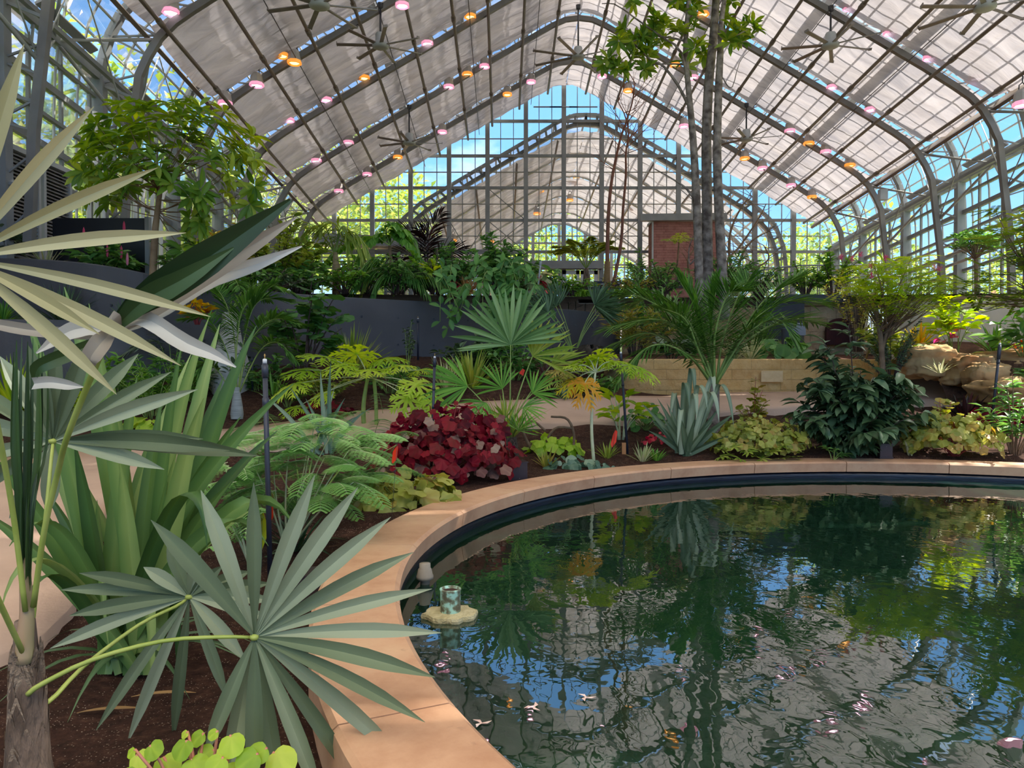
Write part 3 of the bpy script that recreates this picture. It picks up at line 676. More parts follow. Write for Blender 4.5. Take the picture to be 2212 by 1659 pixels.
# limestone block walls
def stonemat(name, c1, c2, c3, bw, bh, mortar, bumpd=.06, squash=1.0, nsc=6):
    m, nt, out = newmat(name); p = N(nt, 'ShaderNodeBsdfPrincipled', Roughness=.9); L(nt, p.outputs[0], out.inputs[0])
    tc = N(nt, 'ShaderNodeTexCoord'); sx = N(nt, 'ShaderNodeSeparateXYZ'); L(nt, tc.outputs['Object'], sx.inputs[0])
    ad = N(nt, 'ShaderNodeMath', _operation='ADD'); L(nt, sx.outputs[0], ad.inputs[0]); L(nt, sx.outputs[1], ad.inputs[1])
    cb = N(nt, 'ShaderNodeCombineXYZ'); L(nt, ad.outputs[0], cb.inputs[0]); L(nt, sx.outputs[2], cb.inputs[1])
    b = N(nt, 'ShaderNodeTexBrick', Scale=1.0); b.inputs['Brick Width'].default_value = bw; b.inputs['Row Height'].default_value = bh; b.inputs['Mortar Size'].default_value = .006; b.inputs['Mortar Smooth'].default_value = .3
    b.inputs['Color1'].default_value = srgb(c1); b.inputs['Color2'].default_value = srgb(c2); b.inputs['Mortar'].default_value = srgb(mortar); b.offset = .37; b.squash = squash; b.squash_frequency = 3; L(nt, cb.outputs[0], b.inputs['Vector'])
    n = N(nt, 'ShaderNodeTexNoise', Scale=nsc, Detail=8.0, Roughness=.65); L(nt, tc.outputs['Object'], n.inputs['Vector'])
    r = ramp(nt, n.outputs[0], [(.4, (0, 0, 0, 1)), (.7, (.6, .6, .6, 1))]); mx = N(nt, 'ShaderNodeMix', _data_type='RGBA'); L(nt, r.outputs[0], mx.inputs[0]); L(nt, b.outputs[0], mx.inputs[6]); mx.inputs[7].default_value = srgb(c3); L(nt, mx.outputs[2], p.inputs['Base Color'])
    hh = N(nt, 'ShaderNodeMath', _operation='MULTIPLY_ADD'); L(nt, b.outputs['Fac'], hh.inputs[0]); hh.inputs[1].default_value = -.8; L(nt, n.outputs[0], hh.inputs[2])
    bp = N(nt, 'ShaderNodeBump', Strength=1.0); bp.inputs['Distance'].default_value = bumpd; L(nt, hh.outputs[0], bp.inputs['Height']); L(nt, bp.outputs[0], p.inputs['Normal']); return m
M['limestone'] = stonemat('split limestone', '#d2ad6e', '#c49c62', '#e0c38c', .62, .2, '#b0915c')
M['ashlar'] = stonemat('tan ashlar', '#cbab82', '#b8936a', '#dcc29c', .55, .32, '#8f7454')
M['redstone'] = stonemat('red stacked stone', '#a8736b', '#92605a', '#bb8a80', .5, .115, '#6c4038', .05, 1.6, 4)
lz = 1.80
lp = []
for px, D in ((1305, 15.6), (1330, 14.8), (1365, 14.45), (1450, 14.4), (1600, 14.4), (1740, 14.5), (1850, 14.9), (1960, 15.3)):
    q = at(px, 778, D); lp.append((q[0], q[1]))
lp = smooth(lp, 40)
lwall = wall_strip('limestone_wall', lp, .7, lz, .3, M['limestone'], 'low curved wall of rough limestone blocks behind the path', 'block wall', bevel=.02)
q = at(1667, 813, 14.37); mb = MB(); mb.box((q[0], q[1], q[2]), (.41, .05, .21), var=.5); mb.build('smooth_block', solid('smooth limestone', '#d8c094', '#cdb286', .8, 8, bump=.3, bscale=30), lwall, False)
mb = MB(); G = np.array([[(x, y + .2, lz - .1), (x + .3, 17.3, 1.9), (x * 1.15 + .4, 19.9, 2.0)] for x, y in lp]); mb.grid(G, var=.5); tag(mb.build('floor_planter', M['soil_far'], None), kind='structure')
wall_strip('stone_terrace_wall', smooth([(3.1, 21.3), (5, 20.6), (7.2, 19.3), (8.95, 19.2)], 14), 1.5, 3.22, .3, M['ashlar'], 'warm stone wall of the terrace behind the grey bin', 'stone wall')
q = at(1815, 706, 19.0); mb = MB()
A = np.linspace(0, PI, 12); V = [(q[0] + .34 * math.cos(a), q[1], q[2] - .1 + .32 * math.sin(a)) for a in A] + [(q[0] - .34, q[1], q[2] - .45), (q[0] + .34, q[1], q[2] - .45)]
V2_ = [(x, y + .12, z) for x, y, z in V]; n_ = len(V); mb.add(V + V2_, [tuple(range(n_)), tuple(range(2 * n_ - 1, n_ - 1, -1))] + [(i, (i + 1) % n_, n_ + (i + 1) % n_, n_ + i) for i in range(n_)], var=.5)
mb.build('arched_niche', solid('dark red niche', '#4a1f1c', '#38191a', .9, 5), bpy.data.objects['stone_terrace_wall'], False)
mb = MB(); mb.bar(at(1690, 648, 19.4), at(1885, 648, 19.4), .9, .2, var=.5); tag(mb.build('bar_counter', solid('black counter', '#20222a', '#2a2c34', .4, 3), None, False), 'long black counter slab on top of the warm stone wall', 'counter')
M['beige'] = solid('beige plaster', '#d8c9ae', '#cdbd9f', .85, 2, bump=.05)
bw = smooth([(8.75, 17.4), (9.3, 16.6), (10.3, 16.1), (11.8, 15.9), (14.6, 15.8)], 20)
wall_strip('planter_wall', bw, 1.4, 3.12, .18, M['beige'], 'smooth beige curved planter wall behind the boulders', 'planter wall')
o = wall_strip('planter_cap', [(x, y - .03) for x, y in bw], 3.12, 3.19, .26, solid('tan cap', '#c59a6c', '#b98d60', .8, 3), None, None); o.parent = bpy.data.objects['planter_wall.001']
mb = MB(); G = np.array([[(x, 13.0 + .2 * math.sin(x), 1.1), (x, 13.6, 1.75), (x, 16.4, 2.2)] for x in np.linspace(7.6, 14.4, 12)]); mb.grid(G, var=.5); tag(mb.build('floor_bank', M['soil_far'], None), kind='structure')
# boulders
M['boulder'] = solid('tan sandstone boulder', '#94683c', '#cba878', .95, 1.6, bump=1.0, bscale=3.5, det=9, spec=.15)
def boulder(px0, px1, py0, py1, D, label, seed, depth=.9):
    r_ = random.Random(seed); c = at((px0 + px1) / 2, (py0 + py1) / 2, D); w = (px1 - px0) / F * D / 2 * .9; h = (py1 - py0) / F * D / 2 * .95
    nu, nv = 80, 44; ph = [r_.uniform(0, 6.3) for _ in range(8)]; G = np.zeros((nv, nu, 3))
    for i in range(nv):
        t = PI * i / (nv - 1)
        for j in range(nu):
            a = 2 * PI * j / nu; d = np.array([math.sin(t) * math.cos(a), math.sin(t) * math.sin(a), math.cos(t)])
            d = np.sign(d) * np.abs(d) ** .6
            k = 1 + .09 * math.sin(3 * a + ph[0] + 2 * t) + .07 * math.sin(5 * t + ph[1] + a) + .05 * math.sin(7 * a + ph[2] + 3 * t) + .03 * math.sin(11 * t + ph[3]) + .10 * mnoise.noise(Vector(d * 1.6 + np.array([seed * 3, 0, 0]))) + .09 * mnoise.noise(Vector(d * 4.0 + np.array([seed * 7, 0, 0]))) + .05 * mnoise.noise(Vector(d * 9 + np.array([seed * 5, 0, 0]))) + .02 * mnoise.noise(Vector(d * 22))
            G[i, j] = c + d * k * np.array([w, w * depth, h]) + np.array([0, w * depth * .3, 0])
    mb = MB(); mb.grid(G, var=.5, closed=True); return tag(mb.build('boulder', M['boulder'], None), label, 'boulder', 'sandstone boulders by the path')
boulder(1948, 2068, 746, 818, 13.6, 'tall sandstone boulder with a flat lit top, at the end of the path', 1)
boulder(2040, 2160, 768, 836, 13.2, 'rounded wide sandstone boulder, in the middle of the row', 2)
boulder(2094, 2178, 784, 838, 12.7, 'rough knobbly sandstone boulder in front of the wide one', 3)
boulder(2105, 2260, 758, 806, 14.0, 'long flat sandstone slab on top behind the knobbly boulder', 4)
boulder(2125, 2320, 818, 893, 11.9, 'sunlit sandstone boulder beside the red begonia leaves', 5)
# red stone tower, door
X0 = at(1411, 560, 33.6); X1 = at(1562, 560, 33.6); zt = at(1411, 478, 33.6)[2]
tw = thing('stone_tower', ((X0[0] + X1[0]) / 2, 34.2, 3.9), 'red stacked stone block tower in front of the gable', 'stone tower')
mb = MB(); mb.box((0, 0, (zt - 3.9) / 2), (X1[0] - X0[0], 1.2, zt - 3.9), var=.5); mb.build('stone_body', M['redstone'], tw, False)
mb = MB(); mb.box((0, 0, zt - 3.9 + .04), (X1[0] - X0[0] + .12, 1.3, .1), var=.5); mb.box((-(X1[0] - X0[0]) / 2 - .03, -.6, (zt - 3.9) / 2), (.07, .07, zt - 3.9), var=.5); mb.build('metal_flashing', M['steel_light'], tw, False)
mb = MB(); mb.box((-.25, -.62, 1.55), (.6, .06, .5), var=.5)
for k in range(5): mb.box((-.25, -.65, 1.36 + k * .095), (.56, .04, .03), var=.5)
mb.build('vent_grille', solid('dark vent', '#3c403c', '#2c302c', .6), tw, False)
mb = MB(); mb.bar(at(1383, 470, 33.2), at(1570, 468, 33.2), .2, .3, var=.5); mb.build('beam', M['steel'], WB, False)
dr = bpy.data.objects.new('door_1', None); C.objects.link(dr); tag(dr, kind='structure')
dm = M['white_metal']; mb = MB()
for px0, px1 in ((1215, 1252), (1254, 1291)):
    a = at(px0, 690, 34.6); b = at(px1, 584, 34.6); cx_, w_, h_ = (a[0] + b[0]) / 2, b[0] - a[0], b[2] - a[2]
    for dx in (-1, 1): mb.box((cx_ + dx * (w_ / 2 - .08), 34.6, a[2] + h_ / 2), (.16, .06, h_), var=.5)
    for dz, hh_ in ((h_ - .09, .18), (.15, .3), (h_ * .45, .1)): mb.box((cx_, 34.6, a[2] + dz), (w_, .06, hh_), var=.5)
mb.build('door_leaf', dm, dr, False)
mb = MB(); mb.bar(at(1140, 573, 34.3), at(1300, 573, 34.3), .5, .35, var=.5); mb.bar(at(1209, 690, 34.5), at(1209, 580, 34.5), .1, .1, var=.5); mb.bar(at(1297, 690, 34.5), at(1297, 580, 34.5), .1, .1, var=.5); mb.build('door_canopy', M['steel'], dr, False)
# railings
def railing(pts, D, hgt, label, wires=4):
    P = [at(px, py, d) for (px, py), d in zip(pts, D)]; r = thing('handrail', P[0], label, 'railing', 'terrace railings')
    P = [p - P[0] for p in P]; mb = MB(); mb.tube(smooth(P, 24), .025, 8); mb.build('top_rail', M['steel_light'], r)
    S = smooth(P, 8)
    for q in S: mb = MB(); mb.tube([q, q - np.array([0, 0, hgt])], .02, 6); mb.build('post', M['steel_light'], r)
    for k in range(wires):
        z = hgt * (k + 1) / (wires + 1); mb = MB(); mb.tube([q - np.array([0, 0, z]) for q in S], .006, 4); mb.build('wire', M['steel_light'], r)
railing([(1543, 610), (1600, 596), (1660, 580), (1720, 573), (1830, 573), (1960, 573)], [24.5, 24, 23.5, 23, 22, 21], 1.0, 'long pale handrail of the terrace crossing behind the feather palm', 6)
railing([(1228, 640), (1236, 622), (1260, 617), (1330, 612), (1410, 606)], [27, 26.6, 26.3, 26, 25.8], .9, 'short pale handrail beside the glass door and the dark bench', 2)
# dark bench, bin, box, black panel
p = at(1313, 646, 26.2); b_ = thing('garden_bench', p, 'dark blue cushioned bench behind the tree fern pot', 'bench')
M['navy'] = solid('navy cushion', '#2c3048', '#23273c', .7, 4)
mb = MB(); mb.box((0, .3, .42), (.9, .16, .45), var=.5); mb.build('backrest', M['navy'], b_, False)
mb = MB(); mb.box((0, 0, .12), (.9, .6, .16), var=.5); mb.build('seat', M['navy'], b_, False)
for dx in (-.4, .4): mb = MB(); mb.box((dx, 0, -.2), (.05, .5, .6), var=.5); mb.build('leg', M['steel_light'], b_, False)
M['bin'] = solid('grey plastic', '#858c98', '#7a818d', .5, 3)
p = at(1712, 766, 16.2); b_ = thing('waste_bin', p, 'round grey plastic bin behind the limestone wall', 'bin')
mb = MB(); mb.lathe([(0, 0), (.2, 0), (.23, .5), (.245, .62), (.27, .63), (.27, .66), (.24, .66), (.22, .1), (0, .1)], n=24, var=.5); mb.build('bin_body', M['bin'], b_)
mb = MB(); mb.box((.03, -.26, .5), (.28, .05, .2), var=.5); mb.build('handle_grip', M['bin'], b_, False)
p0, p1 = at(1639, 656, 18.2), at(1727, 697, 18.2); mb = MB(); mb.box(((p0[0] + p1[0]) / 2, 18.2, p0[2] - .45), (p1[0] - p0[0], .6, .9), var=.5); mb.box(((p0[0] + p1[0]) / 2, 18.2, p0[2] + .02), (p1[0] - p0[0] + .06, .66, .05), var=.5)
tag(mb.build('black_cabinet', solid('black cabinet', '#14161e', '#1b1d26', .5, 3), None, False), 'black cabinet behind the feather palm, under the terrace', 'cabinet')
p0 = at(116, 472, 14.8); p1 = at(313, 472, 14.8); mb = MB(); mb.box(((p0[0] + p1[0]) / 2, 14.8, (p0[2] + 3.05) / 2), (p1[0] - p0[0], .08, p0[2] - 3.05), var=.5)
bp_ = tag(mb.build('black_screen', solid('black panel face', '#0b0c14', '#10111a', .35, 3), None, False), 'large plain black panel standing above the concrete wall', 'panel')
mb = MB(); mb.box((p1[0] + .06, 14.8, (p0[2] + 3.0) / 2), (.08, .12, p0[2] - 2.95), var=.5); mb.build('side_post', M['steel'], bp_, False)
# louvred cooling panels and pipes along the wall on the shaded side
lm = solid('pale louvre metal', '#9a9895', '#8b8987', .6, 3)
for i, (y0, y1) in enumerate(((11.6, 13.0), (13.1, 14.4), (14.5, 15.5), (15.6, 16.6))):
    r = thing('louvre_panel', (-9.75, (y0 + y1) / 2, 3.3), ('slatted grey louvre cabinet by the shaded wall, nearest the picture edge', 'slatted grey louvre cabinet by the shaded wall, second from the picture edge', 'slatted louvre cabinet with sun patches, third from the picture edge', 'pale louvre cabinet by the shaded wall, last before the white pipes')[i], 'louvre cabinet', 'louvre cabinets on the shaded wall')
    L_ = y1 - y0; mb = MB()
    for dz, dy, sz in ((0, 0, (.25, L_, .1)), (2.6, 0, (.25, L_, .1))): mb.box((0, dy, dz), sz, var=.5)
    for dy in (-L_ / 2 + .04, L_ / 2 - .04): mb.box((0, dy, 1.3), (.25, .08, 2.6), var=.5)
    mb.build('cabinet_frame', M['steel_light'], r, False); mb = MB()
    for k in range(34): mb.box((.03, 0, .1 + k * .073), (.16, L_ - .12, .02), M=[[.85, 0, .5], [0, 1, 0], [-.5, 0, .85]], var=.5)
    mb.box((-.08, 0, 1.3), (.03, L_ - .1, 2.5), var=.5); mb.build('louvre', lm, r, False)
for k, (y, zt_) in enumerate(((17.1, 6.9), (17.4, 6.9), (17.7, 6.8), (19.2, 6.5), (19.6, 6.6), (20.1, 6.55), (20.6, 6.5), (22.4, 6.3), (22.9, 6.3), (23.4, 6.2), (25.6, 6.0), (26.2, 6.0), (28.6, 5.8), (29.3, 5.8))):
    mb = MB(); P = [(-9.55, y, 3.2), (-9.55, y, zt_ - .2), (-9.55, y + .08, zt_), (-9.55, y + .35, zt_ + .05)]
    if k < 3: P = [(-9.55, y, 3.2), (-9.55, y, zt_ + .6)]
    mb.tube(smooth(P, 14) if k >= 3 else P, .055, 8, var=.5)
    tag(mb.build('heating_pipe', M['white_metal'], walls[-1]))
# outside ground, and the floor of the far vault
mb = MB()
for x0, x1, y0, y1, z0, z1 in ((-90, -10.6, -30, 110, 2.6, 2.6), (15.4, 90, -30, 110, 1.8, 1.8), (-10.6, 15.4, 53, 110, 3.4, 3.4)):
    mb.grid(np.array([[(x, y, z0) for x in (x0, (x0 + x1) / 2, x1)] for y in (y0, (y0 + y1) / 2, y1)]), var=.5)
tag(mb.build('ground_outside', solid('lawn', '#7c8a55', '#9aa36c', .9, .4), None), kind='structure')
mb = MB(); mb.grid(np.array([[(x, y, 3.9) for x in (-10.6, 15.4)] for y in (35, 53)]), var=.5); tag(mb.build('floor_far', M['path'], None), kind='structure')
for sd, nm, zz in ((-1, 'wall_left', 3.15), (1, 'wall_right', 2.5)):
    p0 = vp(CX + sd * 583, 700, YN); p1 = vp(CX + sd * 583, 700, YE); mb = MB()
    a, b2 = np.array([p0[0], p0[1], zz / 2]), np.array([p1[0], p1[1], zz / 2 + .3]); mb.bar(a, b2, .3, zz + .6, var=.5); mb.build('knee_wall', M['concrete2'] if sd < 0 else M['beige'], walls[sd], False)
# ------------------------------------------------------------------ plant parts
def ltmpl(nl=5, prof=(0, .75, 1, .8, 0), fold=.25, droop=.35, nw=3, cup=0.0):
    V = []; ps = np.linspace(0, 1, len(prof))
    for i in range(nl):
        t = i / (nl - 1); w = float(np.interp(t, ps, prof)) * .5; z = -droop * t * t; y = t * (1 - .15 * droop * t)
        for j in range(nw):
            u = -1 + 2 * j / (nw - 1); V.append((u * w, y, z + abs(u) * w * fold * 2 + cup * w * u * u))
    Fq = [(i * nw + j, i * nw + j + 1, (i + 1) * nw + j + 1, (i + 1) * nw + j) for i in range(nl - 1) for j in range(nw - 1)]
    return np.array(V), Fq
LEAF = ltmpl(); LEAF_S = ltmpl(3, (0.05, 1, 0), .2, .25); LEAF_L = ltmpl(5, (.1, .8, 1, .75, 0), .25, .8); LEAF_T = ltmpl(3, (.1, 1, 0), .15, .1)
LANCE = ltmpl(5, (.15, .7, 1, .6, 0), .3, .5)
def roundleaf(lobes=0, n=16, depth=.12, cup=.12):
    V = [(0, 0.18, -.02)]
    for s_ in (.55, 1.0):
        for i in range(n):
            a = 2 * PI * i / n - PI / 2; r = .5 * (1 + (depth * math.cos(lobes * a) if lobes else 0)) * (1 - .28 * math.exp(-((i / n if i < n / 2 else 1 - i / n) * 9) ** 2))
            x, y = r * math.cos(a) * s_, .18 + (.27 + r * math.sin(a)) * s_; q = s_ * s_
            V.append((x, y, (-cup * (math.sin(a) * .5 + .5) ** 2 + .045 * math.sin(5 * a)) * q + .03 * (1 - q)))
    return np.array(V), [(0, 1 + i, 1 + (i + 1) % n) for i in range(n)] + [(1 + i, 1 + n + i, 1 + n + (i + 1) % n, 1 + (i + 1) % n) for i in range(n)]
ROUND = roundleaf(); MAPLE = roundleaf(5, 20, .13, .15)
def frames(dirs, ups, length, width, roll=None):
    d = np.asarray(dirs, float); d = d / (np.linalg.norm(d, axis=1)[:, None] + 1e-9); u = np.broadcast_to(np.asarray(ups, float), d.shape)
    x = np.cross(d, u); x /= (np.linalg.norm(x, axis=1)[:, None] + 1e-6); z = np.cross(x, d)
    if roll is not None: c, s = np.cos(roll)[:, None], np.sin(roll)[:, None]; x, z = x * c + z * s, z * c - x * s
    length = np.broadcast_to(length, len(d))[:, None]; width = np.broadcast_to(width, len(d))[:, None]
    return np.stack([x * width, d * length, z * width], 2)
def bez(a, b, c, n=10):
    t = np.linspace(0, 1, n)[:, None]; a, b, c = map(np.asarray, (a, b, c)); return (1 - t) ** 2 * a + 2 * t * (1 - t) * b + t * t * c
def curve(pts, n=14):
    pts = np.asarray(pts, float)
    if len(pts) == 2: return np.linspace(pts[0], pts[1], n)
    k = len(pts); out = []; P = np.vstack([2 * pts[0] - pts[1], pts, 2 * pts[-1] - pts[-2]])
    for t in np.linspace(0, k - 1, n):
        i = min(int(t), k - 2); f = t - i; p0, p1, p2, p3 = P[i:i + 4]
        out.append(.5 * ((2 * p1) + (-p0 + p2) * f + (2 * p0 - 5 * p1 + 4 * p2 - p3) * f * f + (-p0 + 3 * p1 - 3 * p2 + p3) * f ** 3))
    return np.array(out)
def pxs(lst): return [at(*q) for q in lst]
# leaf materials
LM = {}
def lm_(k, cols, **kw): LM[k] = leafmat(k + ' leaf', cols, **kw); return LM[k]
lm_('fan', ['#55644b', '#748467', '#9ca88e'], trans=.2, nscale=3)
lm_('fan_pale', ['#97936b', '#a9a578', '#bdb98e'], trans=.3, nscale=3, rough=.5)
lm_('fan_grey', ['#8f877a', '#a7a296', '#c3c4bd'], trans=.25, nscale=4)
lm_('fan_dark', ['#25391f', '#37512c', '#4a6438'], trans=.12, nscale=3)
lm_('strap', ['#33522a', '#496c36', '#668848', '#93a962'], trans=.22, nscale=1.2)
lm_('green', ['#4b7d30', '#69a040', '#8fbf55'], trans=.35)
lm_('mid', ['#436f38', '#5c8f48', '#82b25e'], trans=.3)
lm_('dark', ['#334a2c', '#4b6641', '#6f8a64'], trans=.16, rough=.35)
lm_('agave', ['#43593f', '#5f7556', '#a5b394'], trans=.15)
lm_('fan_green', ['#4f7442', '#6f9459', '#9aba80'], trans=.3)
lm_('blue', ['#48664f', '#65836a', '#93a98c'], trans=.2)
lm_('lime', ['#86ac2f', '#a9c93a', '#c6dc55'], trans=.45)
lm_('yellow', ['#b9b32a', '#d8c63a', '#e3a52e'], trans=.45)
lm_('olive', ['#7f8a38', '#9da548', '#b9ba62', '#a98f45'], trans=.35)
lm_('red', ['#4a0f18', '#761622', '#941f2c', '#7a2c28'], trans=.3, spec=.15)
lm_('redgrey', ['#6a3f3a', '#8c6a5c', '#a08a76'], trans=.2, spec=.2)
lm_('fern', ['#4c7a3c', '#6f9f52', '#93bf74'], trans=.35)
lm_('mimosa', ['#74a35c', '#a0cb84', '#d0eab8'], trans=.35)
lm_('palm', ['#335e22', '#4c7d31', '#6f9f48'], trans=.22)
lm_('palm_y', ['#6d8c35', '#8fa745', '#b3bd5e'], trans=.35)
lm_('maroon', ['#1e1a18', '#33231f', '#58302c'], trans=.1)
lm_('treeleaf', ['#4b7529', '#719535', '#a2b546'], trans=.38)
lm_('outside', ['#44602c', '#61803a', '#839c4a', '#a4ac5e'], trans=.35)
lm_('varieg', ['#7c8f5a', '#b7bd86', '#d8d6ac'], trans=.3)
lm_('straw', ['#8a6a40', '#b08a58', '#c9a878'], trans=.25)
lm_('orange', ['#d8641e', '#e6842c', '#e3b63a'], trans=.4)
lm_('pinkfl', ['#d24a70', '#e0668a', '#e892a8'], trans=.3)
lm_('redfl', ['#b81c2c', '#d83448', '#e85a60'], trans=.3)
M['bark'] = solid('grey mottled bark', '#574b42', '#9c9084', .9, 7, bump=.6, bscale=30, det=8)
M['bark_red'] = solid('red brown bark', '#6e4436', '#8d5a46', .8, 6, bump=.3, bscale=30)
M['bark_brown'] = solid('brown bark', '#6d5640', '#8c7258', .9, 6, bump=.5, bscale=25)
M['stem'] = solid('green stem', '#7c9444', '#95a95a', .6, 8)
M['stem_pale'] = solid('pale green stem', '#b3bb8e', '#c9cda8', .6, 8)
M['stem_dark'] = solid('dark stem', '#3b2a28', '#54403a', .7, 8)
M['stem_red'] = solid('red stem', '#8c3038', '#a8484a', .7, 8)
M['fibre'] = solid('palm trunk fibre', '#4f4034', '#8a7564', 1.0, 12, bump=1.0, bscale=40, stretch=(1, 1, .3))
M['petiole'] = solid('yellow green petiole', '#8fa044', '#a9b35c', .5, 8)
class Plant:
    def __init__(s, name, base, label, cat='plant', group=None): s.base = np.asarray(base, float); s.r = thing(name, s.base, label, cat, group)
    def part(s, mb, name, mat, smooth=True, parent=None):
        o = mb.build(name, mat, parent or s.r, smooth, loc=s.base)
        o.location = (0, 0, 0); return o
def rnd(a, b): return random.uniform(a, b)
def unit(): 
    v = rng.normal(size=3); return v / np.linalg.norm(v)
# -- fan leaf: blades from a hub to given tips
def fan_blades(mb, hub, tips, w, bend=.04, fold=1.5, split=.25, normal=None, var=None):
    hub = np.asarray(hub, float); nrm_ = nrm(normal) if normal is not None else nrm(CAM - hub)
    for tp in tips:
        tp = np.asarray(tp, float); d = tp - hub; Lh = np.linalg.norm(d); side = nrm(np.cross(d, nrm_)); t = np.linspace(0, 1, 9)[:, None]
        path = hub + d * t + nrm_ * (bend * Lh * np.sin(PI * t)) + np.array([0, 0, 1]) * (bend * .6 * Lh * np.sin(PI * t))
        ws = w * rnd(.85, 1.1) * np.array([.10, .38, .66, .86, .98, 1.0, .86, .48, .03])
        mb.blade(path, ws, side, fold * .5, var=var if var is not None else random.random())
def auto_fan(mb, hub, d0, R, n, spread, normal, w=None, jitter=.06, **k):
    d0 = nrm(d0); nn = nrm(normal - d0 * np.dot(normal, d0)); sd = np.cross(d0, nn); tips = []
    for i in range(n):
        a = (-.5 + i / (n - 1)) * spread + rnd(-.03, .03); r = R * (1 - .18 * abs(a / (spread / 2)) ** 2) * rnd(.9, 1.05)
        tips.append(hub + r * (d0 * math.cos(a) + sd * math.sin(a)) + nn * rnd(-jitter, jitter) * R - np.array([0, 0, 1]) * R * .10 * rnd(.2, 1.4))
    fan_blades(mb, hub, tips, w or R * 2.2 * spread / n * .38, normal=nn, **k)
# -- feather frond: rachis through points with leaflets both sides
def frond(mb, stem, pts, ll, n=36, w=.03, droop=.35, ang=.9, start=.22, vee=.5, tmpl=None, rr=.012, up=(0, 0, 1), var=None):
    P = curve(pts, 20); stem.tube(P, np.linspace(rr, rr * .25, 20), 6, var=.5)
    s = np.linspace(start, .985, n); idx = s * 19; i0 = np.minimum(idx.astype(int), 18); f = (idx - i0)[:, None]
    pos = P[i0] * (1 - f) + P[i0 + 1] * f; tg = P[i0 + 1] - P[i0]; tg /= np.linalg.norm(tg, axis=1)[:, None]
    upv = np.asarray(up, float); sd = np.cross(tg, upv); sd /= (np.linalg.norm(sd, axis=1)[:, None] + 1e-6); nn = np.cross(sd, tg)
    u = (s - start) / (1 - start); Lf = ll * np.interp(u, [0, .15, .5, .85, 1], [.45, .85, 1, .7, .35])
    for sg in (-1, 1):
        a = ang * np.interp(u, [0, 1], [1.15, .45]) + rng.uniform(-.08, .08, n)
        d = tg * np.cos(a)[:, None] + sd * sg * np.sin(a)[:, None] + nn * vee * rng.uniform(.5, 1.2, n)[:, None]
        d[:, 2] -= droop * rng.uniform(.3, 1.2, n)
        mb.leaves(tmpl or LEAF_L, frames(d, (0, 0, 1) if tmpl is None else upv, Lf * rng.uniform(.85, 1.1, n), w), pos, var)
# -- whorls of leaves
def whorl(mb, c, d, n, ln, w, tmpl=LEAF, open_=1.1, droop=.2, var=None):
    d = nrm(d); a = nrm(np.cross(d, (0.3, .5, .8))); b = np.cross(d, a); k = np.arange(n); th = k * 2.4 + rnd(0, 6)
    op = open_ * rng.uniform(.6, 1.15, n)
    D = d * np.cos(op)[:, None] + (a * np.cos(th)[:, None] + b * np.sin(th)[:, None]) * np.sin(op)[:, None]; D[:, 2] -= droop
    mb.leaves(tmpl, frames(D, d + np.array([0, 0, .3]), ln * rng.uniform(.7, 1.1, n), w), np.repeat(np.asarray(c, float)[None], n, 0) + D * .01, var)
# -- bushy plant: stems with leaves
def bush(P, H, R, ns, nl, ln, w, mat, stem=None, tmpl=LEAF, droop=.3, lean=1.0, low=.3, sr=.008, foliage='foliage', spread_base=.15, varr=None, centre=None, flat=.8, upright=.5):
    b = P.base; c = np.asarray(centre, float) if centre is not None else b
    st = MB(); lf = MB()
    for i in range(ns):
        a = rnd(0, 2 * PI); rr = R * math.sqrt(rnd(.02, 1)); h = H * rnd(.55, 1.0) * (1 - .45 * (rr / R) ** 2)
        p0 = b + np.array([math.cos(a), math.sin(a), 0]) * R * spread_base * rnd(.2, 1); p2 = c + np.array([math.cos(a) * rr, math.sin(a) * rr * flat, h])
        p1 = (p0 + p2) / 2 + np.array([-math.cos(a), -math.sin(a), 0]) * rr * .25 + np.array([0, 0, .15 * h]); path = bez(p0, p1, p2, 9); st.tube(path, np.linspace(sr, sr * .4, 9), 5)
        m = max(2, nl // ns); t = rng.uniform(low, 1.0, m) ** .8; idx = np.minimum((t * 8).astype(int), 7); pos = path[idx] + (path[idx + 1] - path[idx]) * (t * 8 - idx)[:, None]
        tg = nrm(p2 - p1); th = rng.uniform(0, 2 * PI, m); out = np.stack([np.cos(th), np.sin(th), rng.uniform(-.1, upright, m)], 1) + tg * .5 + np.array([math.cos(a), math.sin(a), 0]) * .3 * (rr / R)
        out[:, 2] -= droop * rng.uniform(0, 1, m); lf.leaves(tmpl, frames(out, (0, 0, 1), ln * rng.uniform(.6, 1.1, m), w * rng.uniform(.8, 1.1, m), rng.uniform(-.5, .5, m)), pos + nrm(tg) * 0, varr)
    if stem is not None: P.part(st, 'stem', stem)
    return P.part(lf, foliage, mat)
